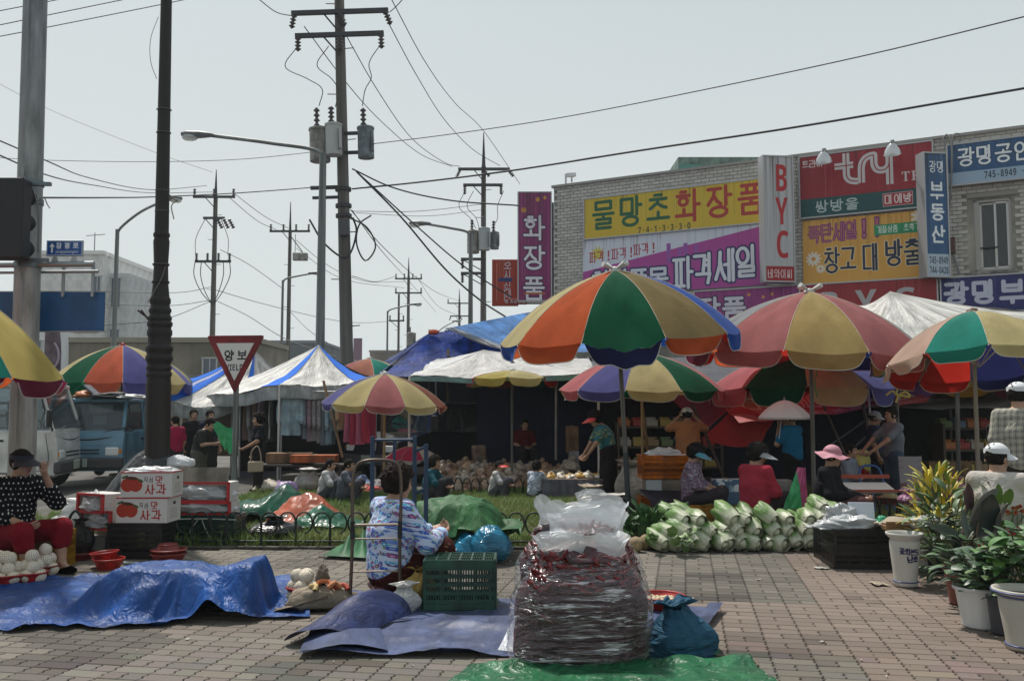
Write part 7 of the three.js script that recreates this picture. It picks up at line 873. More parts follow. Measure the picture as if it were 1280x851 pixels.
sheet('navy_sheet', 'navy plastic sheet slung between the parasol pole and the cabbages', 'tarpaulin', [G(800, 652).setY(0.5), G(858, 650).setY(0.42), G(850, 668).setY(0.12), G(822, 668).setY(0.28)], tarpMat([0.03, 0.04, 0.07]), { fold: 0.06, sag: 0.1 });
// crates of the vegetable sellers
const orange = [0.78, 0.2, 0.008];
{ const D = 13.6, p = P(829, 420, D); crate('orange_crate', 'orange crate at the bottom of the stack by the largest parasol pole', [p.x, 0.0, -D], 0, 0.74, 0.3, 0.42, orange, { rows: 5, mat: { transmission: 0.25, thickness: 0, specularIntensity: 0.4 } }); const t = thing('white_carton', 'white and brown carton between two orange crates', 'box', [p.x, 0.31, -D]); part(t, 'body', rbx(0.62, 0.26, 0.38, 0.006, 0, 0.13, 0), M([0.32, 0.27, 0.23], 0.85, { map: stain })); part(t, 'label_panel', bx(0.22, 0.25, 0.006, -0.19, 0.13, 0.194), M('#ffffff', 0.7, { map: canvasTex(160, 180, (g) => { g.fillStyle = '#a9b0b4'; g.fillRect(0, 0, 160, 180); g.fillStyle = '#1c2024'; g.fillRect(42, 22, 40, 22); g.strokeStyle = '#50707c'; g.lineWidth = 5; g.strokeRect(22, 78, 46, 70); g.strokeRect(80, 90, 50, 60); }) })); crate('orange_crate', 'orange crate on top of the white carton by the largest parasol pole', [p.x - 0.02, 0.58, -D], 0.03, 0.68, 0.33, 0.42, orange, { rows: 4, mat: { transmission: 0.3, thickness: 0, specularIntensity: 0.4 } }); solo('film_scraps', 'grey crumpled film in the upper orange crate', 'plastic film', blob(0.26, 0.1, 0.16, 0.5, 3, 3), collarFilm, [p.x + 0.02, 0.86, -D]); }
{ const D = 12.2, p = P(882, 420, D); crate('orange_crate', 'orange crate behind the cabbages under the patterned blouse', [p.x, 0, -D], 0.1, 0.66, 0.3, 0.4, [0.45, 0.2, 0.015], { rows: 4 }); }
// goods on the market ground
const beige = [[0.5, 0.34, 0.22], [0.45, 0.29, 0.19], [0.6, 0.54, 0.47], [0.34, 0.2, 0.13], [0.55, 0.47, 0.4]];
const goodsMat = beige.map((c) => M(c, 0.5, { clearcoat: 0.6, clearcoatRoughness: 0.25, bumpMap: crinkle, bumpScale: 0.03, map: stain })), bagGeos = [1, 2, 3, 4].map((k) => merge([blob(0.17, 0.15, 0.15, 0.16, 2.5, k * 3, 20, 14, 0.4), blob(0.045, 0.06, 0.045, 0.4, 3, k).translate(0, 0.19, 0)]));
for (let r = 0; r < 4; r++) for (let i = 0; i < 15; i++) { const D = 17.6 + r * 0.45, x = lerp(548, 708, (i + 0.5 * (r % 2)) / 14.5), p = P(x, 420, D), m = solo('dried_goods_bag', ORD[i] + ' bag of dried goods, counted from the hand cart, in the ' + ['front row', 'second row', 'third row', 'back row'][r], 'bag', bagGeos[(i * 3 + r) % 4], goodsMat[(i * 7 + r * 3) % 5], [p.x, r * 0.1, -D + rnd(-0.08, 0.08)], rnd(6.28), 'bags of dried goods'); m.scale.set(rnd(0.8, 1.5), rnd(0.55, 1.2), rnd(0.8, 1.3)); m.position.x += rnd(-0.08, 0.08); m.rotation.z = rnd(-0.35, 0.35); }
for (let r = 0; r < 4; r++) solo('goods_step', 'low dark board under the bags of dried goods, step ' + ['one', 'two', 'three', 'four'][r] + ' counted from the fence', 'board', bx(2.6, 0.03 + r * 0.1, 0.42, 0, 0.015 + r * 0.05, 0), M([0.05, 0.045, 0.04], 0.9), P(628, 420, 17.62 + r * 0.45).setY(-0.03));
solo('brown_goods_bag', 'tall square bag of brown goods standing above the beige bags', 'bag', rbx(0.3, 0.42, 0.22, 0.06, 0, 0.21, 0, 0, 0.2, 0.05, 5), M([0.2, 0.13, 0.09], 0.35, { bumpMap: crinkle, bumpScale: 0.04, clearcoat: 0.5, map: stain }), P(599, 420, 19.2).setY(0.42));
{ const D = 16.4, p = P(712, 420, D), t = thing('goods_table', 'low table of white and yellow packets under the red visor woman', 'table', [p.x, 0, -D]); part(t, 'tabletop', bx(1.15, 0.03, 0.7, 0, 0.36, 0), M([0.2, 0.16, 0.14], 0.7)); part(t, 'skirt', grid(40, 6, (u, v) => V((u - 0.5) * 1.15, 0.36 - v * 0.34, 0.36 + 0.015 * Math.sin(u * 50)), [1, 0.4]), M([0.16, 0.17, 0.24], 0.6, { map: stain })); for (const s of [-1, 1]) part(t, 'leg', bx(0.04, 0.35, 0.04, s * 0.54, 0.175, -0.3), M([0.1, 0.1, 0.1], 0.7));
  const pk = bagGeos[1]; for (let i = 0; i < 14; i++) { const q = i % 3, m = solo('packet', ORD[i % 7] + ' along, ' + ['white', 'yellow-orange', 'pale'][q] + ' packet at the ' + (i < 7 ? 'front' : 'rear') + ' of the low goods table', 'packet', pk, M([[0.68, 0.66, 0.6], [0.6, 0.36, 0.08], [0.55, 0.5, 0.4]][q], 0.5, { bumpMap: crinkle, bumpScale: 0.03 }), [p.x + lerp(-0.5, 0.5, (i % 7) / 6), 0.37, -D + (i < 7 ? 0.18 : -0.15)], i, 'packets on the goods table'); m.scale.set(rnd(0.45, 0.75), rnd(0.25, 0.45), 0.5); m.rotation.z = rnd(-0.5, 0.5); } }
for (const [l, x, D, rx, h, c] of [['big white woven sack behind the largest parasol pole, standing', 788, 15.6, 0.3, 0.62, [0.46, 0.44, 0.42]], ['big white woven sack behind the orange crates, standing', 806, 15.9, 0.3, 0.6, [0.42, 0.4, 0.38]], ['low white plastic bag at the parasol pole beside dark bag', 757, 14.2, 0.34, 0.26, [0.55, 0.55, 0.53]], ['lumpy pale bag of garlic on the grass edge before the table', 737, 14.6, 0.22, 0.34, [0.5, 0.42, 0.32]], ['white crumpled bag on the grass before the goods table', 722, 14.0, 0.22, 0.14, [0.6, 0.6, 0.58]], ['dark bag at the foot of the largest parasol', 772, 13.9, 0.28, 0.24, [0.02, 0.02, 0.024]], ['grey sack in the shade behind the red visor woman', 779, 16.9, 0.28, 0.5, [0.24, 0.22, 0.21]], ['white sack on the ground behind the two kneeling women', 388, 17.6, 0.32, 0.4, [0.5, 0.48, 0.5]]]) sack('woven_sack', l, P(x, 420, D).setY(0), x, rx, h, rx * 0.8, M(c, 0.6, { bumpMap: crinkle, bumpScale: 0.03, map: stain }), { neck: 0.55 });
{ const p = P(378, 420, 18.65), t = thing('display_table', 'dark low table carrying cartons below the hanging clothes', 'table', [p.x, 0, -18.65]); part(t, 'tabletop', bx(1.8, 0.04, 0.6, 0, 0.46, 0), M([0.04, 0.035, 0.03], 0.8)); for (const s2 of [-1, 1]) for (const q of [-1, 1]) part(t, 'leg', bx(0.05, 0.44, 0.05, s2 * 0.85, 0.22, q * 0.26), M([0.04, 0.035, 0.03], 0.8)); }
for (let i = 0; i < 10; i++) { const l = ['tall brown carton standing behind the red visor woman', 'pale carton under the tall brown carton', 'long brown carton in the clothes stall', 'orange tray by the clothes stall', 'brown fruit carton, lower row in the shaded stall, end one', 'brown fruit carton, lower row in the shaded stall, beside the grey post', 'brown fruit carton, upper row in the shaded stall, end one', 'brown fruit carton, upper row in the shaded stall, beside the grey post', 'printed goods box with blue picture behind the red shirt', 'pale styrofoam box between the red shirt and blue shirt sellers'][i], q = [[715, 549, 19.6, 0.26, 0.56, 0.3, [0.27, 0.16, 0.09]], [717, 577, 19.5, 0.2, 0.45, 0.3, [0.35, 0.36, 0.42]], [362, 572, 18.8, 0.9, 0.2, 0.4, [0.25, 0.15, 0.09]], [393, 573, 18.5, 0.9, 0.15, 0.4, [0.45, 0.12, 0.04]], [1168, 604, 17.8, 0.44, 0.28, 0.4, [0.24, 0.14, 0.07]], [1197, 604, 17.8, 0.44, 0.28, 0.4, [0.22, 0.13, 0.07]], [1170, 585, 17.9, 0.42, 0.26, 0.38, [0.26, 0.15, 0.08]], [1196, 585, 17.9, 0.42, 0.26, 0.38, [0.28, 0.17, 0.09]], [909, 614, 13.4, 0.42, 0.36, 0.2, null], [967, 612, 13.8, 0.5, 0.3, 0.2, [0.3, 0.28, 0.28]]][i], p = P(q[0], q[1], q[2]), t = thing('carton', l, 'box', [p.x, Math.max(0, p.y - q[4] / 2), -q[2]], 0.05 * (i % 3)); part(t, 'body', rbx(q[3], q[4], q[5], 0.008, 0, q[4] / 2, 0), q[6] ? M(q[6], 0.85, { map: stain }) : M('#ffffff', 0.6, { map: canvasTex(256, 220, (g) => { g.fillStyle = '#46637e'; g.fillRect(0, 0, 256, 220); for (let k = 0; k < 60; k++) { g.fillStyle = ['#9fb0bd', '#2d4760', '#c9cfd2', '#7d93a5'][k % 4]; g.beginPath(); g.arc(rnd(256), 90 + rnd(130), rnd(6, 20), 0, 6.3); g.fill(); } write(g, 'l', 90, 40, 22, 60, { fill: '#20303c' }); write(g, 'go', 130, 52, 34, 40, { fill: '#c9a26a', gap: 38 }); }) })); part(t, 'tape', bx(0.05, 0.004, q[5] + 0.004, 0, q[4] + 0.003, 0), M([0.35, 0.28, 0.18], 0.3)); }
// ---------- people: bodies meshed from distance fields ----------
function surfaceNet(f, lo, hi, c) {   // one smooth closed surface where f = 0
  const n = [0, 1, 2].map((k) => Math.max(3, Math.ceil((hi[k] - lo[k]) / c) + 1)), [nx, ny, nz] = n, val = new Float32Array(nx * ny * nz), at = (i, j, k) => (k * ny + j) * nx + i;
  for (let k = 0; k < nz; k++) for (let j = 0; j < ny; j++) for (let i = 0; i < nx; i++) val[at(i, j, k)] = f(lo[0] + i * c, lo[1] + j * c, lo[2] + k * c);
  const id = new Int32Array(nx * ny * nz).fill(-1), pos = [], ix = [];
  for (let k = 0; k < nz - 1; k++) for (let j = 0; j < ny - 1; j++) for (let i = 0; i < nx - 1; i++) {
    let m = 0; for (let q = 0; q < 8; q++) if (val[at(i + (q & 1), j + (q >> 1 & 1), k + (q >> 2))] < 0) m |= 1 << q;
    if (m === 0 || m === 255) continue;
    let x = 0, y = 0, z = 0, e = 0;
    for (let a = 0; a < 8; a++) for (const b of [1, 2, 4]) { if (a & b) continue; const d = a | b; if ((m >> a & 1) === (m >> d & 1)) continue; const va = val[at(i + (a & 1), j + (a >> 1 & 1), k + (a >> 2))], vb = val[at(i + (d & 1), j + (d >> 1 & 1), k + (d >> 2))], t = va / (va - vb); x += (a & 1) + (b === 1 ? t : 0); y += (a >> 1 & 1) + (b === 2 ? t : 0); z += (a >> 2) + (b === 4 ? t : 0); e++; }
    id[at(i, j, k)] = pos.length / 3; pos.push(lo[0] + (i + x / e) * c, lo[1] + (j + y / e) * c, lo[2] + (k + z / e) * c);
  }
  for (let k = 1; k < nz - 1; k++) for (let j = 1; j < ny - 1; j++) for (let i = 1; i < nx - 1; i++) {
    const s = val[at(i, j, k)] < 0, quad = (a, b, d, e2, fl) => { if (a < 0 || b < 0 || d < 0 || e2 < 0) return; fl ? ix.push(a, b, d, a, d, e2) : ix.push(a, d, b, a, e2, d); };
    if (s !== val[at(i + 1, j, k)] < 0) quad(id[at(i, j - 1, k - 1)], id[at(i, j, k - 1)], id[at(i, j, k)], id[at(i, j - 1, k)], s);
    if (s !== val[at(i, j + 1, k)] < 0) quad(id[at(i - 1, j, k - 1)], id[at(i - 1, j, k)], id[at(i, j, k)], id[at(i, j, k - 1)], s);
    if (s !== val[at(i, j, k + 1)] < 0) quad(id[at(i - 1, j - 1, k)], id[at(i, j - 1, k)], id[at(i, j, k)], id[at(i - 1, j, k)], s);
  }
  const g = new THREE.BufferGeometry(); g.setAttribute('position', new THREE.Float32BufferAttribute(pos, 3)); g.setIndex(ix); g.computeVertexNormals();
  const uv = []; for (let i = 0; i < pos.length; i += 3) uv.push(pos[i] + pos[i + 2] * 0.73, pos[i + 1] + pos[i + 2] * 0.21); g.setAttribute('uv', new THREE.Float32BufferAttribute(uv, 2));
  return g;
}
const smin = (a, b, k) => { const h = Math.max(k - Math.abs(a - b), 0) / k; return Math.min(a, b) - h * h * k * 0.25; };
const cap = (a, b, r1, r2 = r1, fx = 1) => { const bx2 = b.x - a.x, by2 = b.y - a.y, bz2 = b.z - a.z, L = bx2 * bx2 + by2 * by2 + bz2 * bz2 || 1e-6; return (x, y, z) => { const px = x - a.x, py = y - a.y, pz = z - a.z, t = clamp((px * bx2 + py * by2 + pz * bz2) / L), dx = (px - bx2 * t) * fx, dy = py - by2 * t, dz = pz - bz2 * t; return Math.sqrt(dx * dx + dy * dy + dz * dz) - (r1 + (r2 - r1) * t); }; };
const ell = (cx, cy, cz, rx, ry, rz) => (x, y, z) => { const a = (x - cx) / rx, b = (y - cy) / ry, c = (z - cz) / rz, l = Math.sqrt(a * a + b * b + c * c); return (l - 1) * Math.min(rx, ry, rz) * (0.6 + 0.4 * l); };
const union = (list, k = 0.03) => (x, y, z) => { let d = list[0](x, y, z); for (let i = 1; i < list.length; i++) d = smin(d, list[i](x, y, z), k); return d; };
function netOf(list, k, c, pad, clip) { const box = new THREE.Box3(); list.forEach((s) => box.union(s.box)); box.expandByScalar(pad); const u = union(list.map((s) => s.f), k); return surfaceNet(clip ? (x, y, z) => clip(u(x, y, z), x, y, z) : u, box.min.toArray(), box.max.toArray(), c); }
const bone = (a, b, r1, r2, fx) => ({ f: cap(a, b, r1, r2, fx), box: new THREE.Box3().setFromPoints([a, b]).expandByScalar(Math.max(r1, r2 ?? r1) / Math.min(1, fx ?? 1)) });
// head: face towards +z, centre between ear holes
const headGeo = (() => {
  const parts = [ell(0, 0.028, -0.012, 0.075, 0.092, 0.094), ell(0, -0.045, 0.02, 0.056, 0.075, 0.066), cap(V(-0.03, -0.03, 0.055), V(0.03, -0.03, 0.055), 0.026), cap(V(0, 0.015, 0.078), V(0, -0.022, 0.1), 0.009, 0.013), cap(V(-0.011, -0.026, 0.09), V(0.011, -0.026, 0.09), 0.009), cap(V(-0.03, 0.026, 0.072), V(0.03, 0.026, 0.072), 0.012), cap(V(-0.017, -0.058, 0.076), V(0.017, -0.058, 0.076), 0.0085), cap(V(-0.012, -0.09, 0.06), V(0.012, -0.09, 0.06), 0.017), cap(V(0, -0.06, -0.03), V(0, -0.14, -0.02), 0.05)];
  const u = union(parts, 0.022), ears = [-1, 1].map((s) => ell(s * 0.078, -0.005, -0.012, 0.011, 0.031, 0.02)), sock = [-1, 1].map((s) => ell(s * 0.031, 0.008, 0.092, 0.02, 0.012, 0.014)), eye = [-1, 1].map((s) => ell(s * 0.031, 0.007, 0.07, 0.013, 0.012, 0.013));
  const f = (x, y, z) => { let d = u(x, y, z); for (const e of ears) d = smin(d, e(x, y, z), 0.008); for (const e of sock) { const q = -e(x, y, z), h = Math.max(0.012 - Math.abs(d - q), 0) / 0.012; d = Math.max(d, q) + h * h * 0.003; } for (const e of eye) d = Math.min(d, e(x, y, z)); return d; };
  const g = surfaceNet(f, [-0.1, -0.17, -0.125], [0.1, 0.135, 0.13], 0.0052);
  return vcol(g, (x, y, z) => { const ax = Math.abs(x); if (z > 0.05) { const ex = Math.hypot((ax - 0.031) / 0.013, (y - 0.007) / 0.006); if (ex < 1 && z > 0.07) return ax > 0.026 && ax < 0.037 ? [0.02, 0.012, 0.01] : [0.5, 0.45, 0.42]; if (Math.abs(y - 0.031 - (ax - 0.03) * 0.06) < 0.005 && ax > 0.014 && ax < 0.05) return [0.05, 0.035, 0.03]; if (Math.hypot(x / 0.024, (y + 0.058) / 0.01) < 1 && z > 0.07) return [0.3, 0.1, 0.09]; } const w = 0.94 + 0.12 * noise(x * 30, y * 30, z * 30); return [0.4 * w, 0.235 * w, 0.155 * w]; });
})();
const handGeo = [-1, 1].map((s) => {   // wrist at the origin, fingers along -y, palm towards +z, thumb on side s
  const L = [cap(V(-0.018, -0.03, 0), V(-0.024, -0.082, 0.002), 0.016, 0.013), cap(V(0.018, -0.03, 0), V(0.024, -0.08, 0.002), 0.016, 0.013), cap(V(0, 0.01, 0), V(0, -0.08, 0), 0.02, 0.015), cap(V(-0.02, -0.075, 0), V(0.02, -0.075, 0), 0.014)], F = [];
  [[0.03, 0.062, 0.0085], [0.01, 0.074, 0.009], [-0.011, 0.07, 0.009], [-0.031, 0.054, 0.008]].forEach(([x, l, r], i) => { const a = V(x * s, -0.08, 0.001), b = V(x * 1.12 * s, -0.08 - l * 0.42, 0.012 + 0.003 * i), c = V(x * 1.12 * s, -0.08 - l * 0.7, 0.03 + 0.004 * i), d = V(x * 1.08 * s, -0.08 - l * 0.82, 0.05 + 0.004 * i); F.push([cap(a, b, r * 1.05, r), cap(b, c, r, r * 0.93), cap(c, d, r * 0.93, r * 0.8)]); });
  F.push([cap(V(0.022 * s, -0.028, 0.006), V(0.045 * s, -0.055, 0.02), 0.014, 0.011), cap(V(0.045 * s, -0.055, 0.02), V(0.048 * s, -0.085, 0.034), 0.0105, 0.0085)]);
  const palm = union(L, 0.014), fs = F.map((q) => union(q, 0.006));
  const g = surfaceNet((x, y, z) => { let d = palm(x, y, z); for (const q of fs) d = smin(d, q(x, y, z), 0.005); return d; }, [-0.075, -0.17, -0.035], [0.075, 0.035, 0.085], 0.0045);
  return vcol(g, (x, y) => { const w = 0.94 + 0.12 * noise(x * 60, y * 60, 3); return [0.38 * w, 0.22 * w, 0.145 * w]; });
});
const skinMat = M([1, 1, 1], 0.55, { vertexColors: true });
const STAND = { P: [0, 0.86, 0], C: [0, 1.12, 0], N: [0, 1.33, 0], H: [0, 1.48, 0.025], SL: [0.165, 1.285, 0], EL: [0.215, 1.03, -0.02], WL: [0.22, 0.81, 0.06], KL: [0.09, 0.46, 0.02], AL: [0.09, 0.075, -0.02] };
const SIT = { P: [0, 0.36, 0], C: [0, 0.62, 0.0], N: [0, 0.84, 0.04], H: [0, 0.985, 0.075], SL: [0.165, 0.795, 0.02], EL: [0.22, 0.56, 0.1], WL: [0.11, 0.5, 0.31], KL: [0.15, 0.45, 0.41], AL: [0.13, 0.075, 0.38] };
const SQUAT = { P: [0, 0.2, -0.02], C: [0, 0.45, 0.02], N: [0, 0.66, 0.08], H: [0, 0.805, 0.12], SL: [0.165, 0.62, 0.06], EL: [0.24, 0.44, 0.2], WL: [0.1, 0.36, 0.38], KL: [0.17, 0.45, 0.32], AL: [0.13, 0.07, 0.22] };
function person(label, pos, turn, base, o) {
  const t = thing('person', label, 'person', pos, turn, o.group); if (o.s) t.scale.setScalar(o.s);
  const J = {}, src = { ...base }; for (const k of ['S', 'E', 'W', 'K', 'A']) src[k + 'R'] = [-base[k + 'L'][0], base[k + 'L'][1], base[k + 'L'][2]]; Object.assign(src, o.j ?? {}); for (const k in src) J[k] = V(...src[k]);
  const hip = (s) => V(J.P.x + s * 0.085, J.P.y - 0.02, J.P.z + 0.01), c = o.cell ?? 0.018, fem = o.fem ?? 1, b = (o.bulk ?? 1);
  const arms = (g, f1, f2, sk) => ['L', 'R'].flatMap((q) => { const A = [bone(J['S' + q], J['S' + q].clone().lerp(J['E' + q], Math.min(1, f1)), 0.05 * b + g, lerp(0.05, 0.04, f1) * b + g * (o.loose ?? 1.4))]; if (f2 > 0) A.push(bone(J['E' + q], J['E' + q].clone().lerp(J['W' + q], f2), 0.039 * b + g * (o.loose ?? 1.4), lerp(0.039, 0.027, f2) * b + g * (sk ? 1 : 1.3))); return A; });
  const torso = (g) => [bone(J.P, J.C, 0.125 * b + g, 0.12 * b + g, 0.82), bone(J.C, J.N.clone().lerp(J.C, 0.28), 0.118 * b + g, 0.1 * b + g, 0.8), bone(J.SL.clone().lerp(J.N, 0.1), J.SR.clone().lerp(J.N, 0.1), 0.055 * b + g, 0.055 * b + g), bone(J.C.clone().lerp(J.N, 0.4), J.N.clone().add(V(0, 0.01, 0)), 0.075, 0.052 + g * 0.5)];
  const legs = (g, f1, f2) => ['L', 'R'].flatMap((q) => { const h = hip(q === 'L' ? 1 : -1), A = [bone(h, h.clone().lerp(J['K' + q], f1), 0.088 * b + g, 0.062 * b + g)]; if (f2 > 0) A.push(bone(J['K' + q], J['K' + q].clone().lerp(J['A' + q], f2), 0.058 * b + g * 1.3, lerp(0.056, 0.04, f2) * b + g * 1.5)); return A; });
  const body = netOf([...torso(0), bone(J.N, J.H.clone().add(V(0, -0.06, -0.02)), 0.054, 0.05), ...arms(0, 1, 1, 1), ...legs(0, 1, 1), ...['L', 'R'].map((q) => bone(J['A' + q], J['A' + q].clone().add(V(0, -0.035, 0.13)), 0.036, 0.03))], 0.035, c, 0.05);
  vcol(body, (x, y, z) => { const w = 0.94 + 0.12 * noise(x * 20, y * 20, z * 20); return [0.38 * w, 0.22 * w, 0.145 * w]; });
  const hm = new THREE.Matrix4().compose(J.H, new THREE.Quaternion().setFromEuler(new THREE.Euler(o.nod ?? 0.05, o.look ?? 0, 0, 'YXZ')), V(1, 1, 1)), hd = headGeo.clone().applyMatrix4(hm);
  const hands = ['L', 'R'].map((q, i) => { const d = J['W' + q].clone().sub(J['E' + q]).normalize(), h = handGeo[q === 'L' ? 0 : 1].clone(), rollv = o['roll' + q] ?? (q === 'L' ? -1.2 : 1.2); h.rotateY(rollv); return h.applyQuaternion(new THREE.Quaternion().setFromUnitVectors(V(0, -1, 0), d)).translate(J['W' + q].x, J['W' + q].y, J['W' + q].z); });
  part(t, 'body', merge([body, hd, ...hands]), o.skin ? M(o.skin, 0.55, { vertexColors: true }) : skinMat);
  const folds = (k) => (d, x, y, z) => d - 0.01 * ridge(x * 8 + k + y * 3, y * 7 + z * 5, z * 8, 2);
  const hemY = J.P.y + (o.hem ?? -0.06), ff = folds(pos.x * 3 + pos.z);
  const topMat = o.top.isMaterial ? o.top : M(o.top, 0.88, { bumpMap: rep(crinkle, 1.6), bumpScale: 0.014, map: softStain, specularIntensity: 0.3 });
  const shirt = netOf([...torso(0.02), ...arms(0.016, o.sl?.[0] ?? 0.75, o.sl?.[1] ?? 0)], 0.04, c, 0.06, (d, x, y, z) => Math.max(ff(d, x, y, z), hemY - y + (o.hemSlope ?? 0) * z, y - (J.N.y + 0.035)));
  part(t, 'shirt', shirt, topMat);
  if (o.bottom !== null) {
    const bm = o.bottom.isMaterial ? o.bottom : M(o.bottom, 0.9, { bumpMap: rep(crinkle, 1.6), bumpScale: 0.014, map: softStain, specularIntensity: 0.3 }), gl = [bone(J.P.clone().add(V(0, 0.06, 0)), J.P.clone().add(V(0, -0.03, 0)), 0.128 * b, 0.135 * b, 0.82), ...legs(0.018, 1, o.leg ?? 0.92)]; if (o.skirt) gl.push(bone(J.P, J.KL.clone().add(J.KR).multiplyScalar(0.5).add(V(0, o.skirt, 0)), 0.14, 0.16, 0.8)); part(t, o.skirt ? 'skirt' : 'trousers', netOf(gl, 0.05, c, 0.06, (d, x, y, z) => ff(d, x, y, z)), bm);
  }
  for (const q of ['L', 'R']) part(t, 'shoe', (() => { const a = J['A' + q]; return lathe([[0.001, -0.13], [0.03, -0.12], [0.045, -0.06], [0.04, 0.02], [0.043, 0.07], [0.03, 0.105], [0.001, 0.11]], 14).rotateX(Math.PI / 2).scale(1, 0.85, -1).translate(a.x, Math.max(0.035, a.y - 0.035), a.z + 0.05); })(), M(o.shoe ?? [0.03, 0.025, 0.025], 0.6));
  // hair: a cap over the skull, open at the face
  if (o.hair !== false) {
    const bulk = o.perm ? 0.038 : 0.011, low = o.perm ? -0.085 : o.long ? -0.11 : -0.055, he = ell(0, 0.03, -0.016, 0.078 + bulk, 0.096 + bulk, 0.098 + bulk);
    const g = surfaceNet((x, y, z) => { let d = he(x, y, z) - (o.perm ? 0.01 : 0.003) * (noise(x * 55, y * 55, z * 55) + 0.6 * noise(x * 110, y * 110, z * 110)); return Math.max(d, low - y + (z > -0.02 ? (z + 0.02) * 0.9 : 0), Math.min(z - 0.035 - Math.max(0, y - 0.04) * 1.6, 0.2)); }, [-0.14, -0.15, -0.17], [0.14, 0.19, 0.13], 0.0075);
    part(t, 'hair', g.applyMatrix4(hm), M(o.hairCol ?? [0.012, 0.01, 0.009], 0.85, { specularIntensity: 0.25, bumpMap: rep(grit, 5), bumpScale: 0.01 }));
  }
  if (o.hat) {
    const m = M(o.hat.c, 0.7, { bumpMap: weave, bumpScale: 0.001 }), R = o.perm ? 0.112 : 0.1, brim = (w, a0, dip, curl = 0) => grid(40, 6, (u, v) => { const a = (u - 0.5) * 2 * a0, l = R * 0.98 + v * w * (a0 > 3 ? 1 : Math.pow(Math.cos(a / a0 * Math.PI / 2), 0.6)); return V(Math.sin(a) * l * 0.92, 0.052 - dip * v * w - 0.03 * v * Math.sin(a) * Math.sin(a) * 0.8 + curl * noise(a * 2, v) * v, Math.cos(a) * l * 1.06 - 0.012); });
    const dome = (top) => new THREE.SphereGeometry(1, 24, 12, 0, 6.2832, 0, 1.5).scale(R * 0.96, top, R * 1.08).translate(0, 0.045, -0.014);
    const band = grid(40, 3, (u, v) => { const a = u * 6.2832; return V(Math.sin(a) * R * 0.97, 0.042 + v * 0.04, Math.cos(a) * R * 1.08 - 0.013); });
    const k = o.hat.type; const hat = part(t, 'hat', merge(k === 'cap' ? [dome(0.092), band.clone()] : k === 'sun' ? [dome(0.1), band.clone()] : [band]).applyMatrix4(hm), m);
    part(hat, 'brim', brim(k === 'cap' ? 0.085 : k === 'sun' ? 0.1 : 0.13, k === 'sun' ? 3.14 : 1.45, k === 'visor' ? 0.35 : 0.45, k === 'sun' ? 0.025 : 0).applyMatrix4(hm), o.hat.brim ? M(o.hat.brim, 0.5) : m);
  }
  return t;
}
const ptex = (w, draw) => M('#ffffff', 0.85, { map: canvasTex(w, w, draw), bumpMap: rep(crinkle, 1.6), bumpScale: 0.012, specularIntensity: 0.3 });
const floral = ptex(512, (g, w) => { g.fillStyle = '#b9c6de'; g.fillRect(0, 0, w, w); const F = (x, y, r, c, d) => { g.fillStyle = c; for (let i = 0; i < 6; i++) { g.beginPath(); g.ellipse(x + r * 0.62 * Math.cos(i * 1.047), y + r * 0.62 * Math.sin(i * 1.047), r * 0.5, r * 0.38, i * 1.047, 0, 6.3); g.fill(); } g.fillStyle = d; g.beginPath(); g.arc(x, y, r * 0.3, 0, 6.3); g.fill(); }; for (let i = 0; i < 130; i++) { const x = rnd(w), y = rnd(w), r = rnd(12, 26), k = i % 6; for (const [dx, dy] of [[0, 0], [w, 0], [-w, 0], [0, w], [0, -w]]) F(x + dx, y + dy, r, ['#3f5cae', '#6f8fd0', '#5c4b86', '#4f9dc0', '#8a4a78', '#7aa06a'][k], ['#9fb6e0', '#2f4796', '#d9d7e8', '#dfe9f2', '#c9a0b8', '#aebedb'][k]); } });
floral.map.repeat.set(3.2, 3.2);
const polka = ptex(512, (g, w) => { g.fillStyle = '#101116'; g.fillRect(0, 0, w, w); g.fillStyle = '#c9c7c4'; for (let i = 0; i < 13; i++) for (let j = 0; j < 13; j++) { g.beginPath(); g.arc((i + (j % 2) * 0.5 + 0.5) * w / 13 + rnd(-4, 4), (j + 0.5) * w / 13 + rnd(-4, 4), 6.5, 0, 6.3); g.fill(); } });
polka.map.repeat.set(1.6, 1.6);
const dotRed = ptex(256, (g, w) => { g.fillStyle = '#3a1714'; g.fillRect(0, 0, w, w); for (let i = 0; i < 50; i++) { g.fillStyle = ['#8a6a4c', '#6b3a30', '#a08060'][i % 3]; g.beginPath(); g.arc(rnd(w), rnd(w), rnd(2, 6), 0, 6.3); g.fill(); } });
dotRed.map.repeat.set(3, 3);
const plaid = ptex(256, (g, w) => { g.fillStyle = '#8f8c80'; g.fillRect(0, 0, w, w); g.globalAlpha = 0.5; for (let i = 0; i < 4; i++) { g.fillStyle = '#4d525a'; g.fillRect(i * 64, 0, 10, w); g.fillRect(0, i * 64, w, 10); g.fillStyle = '#b5b2a6'; g.fillRect(i * 64 + 30, 0, 12, w); g.fillRect(0, i * 64 + 30, w, 12); } g.globalAlpha = 1; });
plaid.map.repeat.set(4, 4);
const mixTex = (cols, n, rep2) => { const m = ptex(256, (g, w) => { g.fillStyle = cols[0]; g.fillRect(0, 0, w, w); for (let i = 0; i < n; i++) { g.fillStyle = cols[1 + i % (cols.length - 1)]; g.beginPath(); g.ellipse(rnd(w), rnd(w), rnd(6, 22), rnd(4, 14), rnd(3), 0, 6.3); g.fill(); } }); m.map.repeat.set(rep2, rep2); return m; };
const tealMix = mixTex(['#35707a', '#7a8a4a', '#224a5c', '#b09a48', '#88a8a0'], 70, 3), greyFloral = mixTex(['#7c6f80', '#5b4a5e', '#a39aa4', '#6a4a5a'], 120, 4), blueWhite = mixTex(['#9aa4b4', '#c9ced4', '#5a6b88'], 80, 3);
const gp = (px, D, dy = 0) => { const p = P(px, 420, D); return V(p.x, dy, -D); };
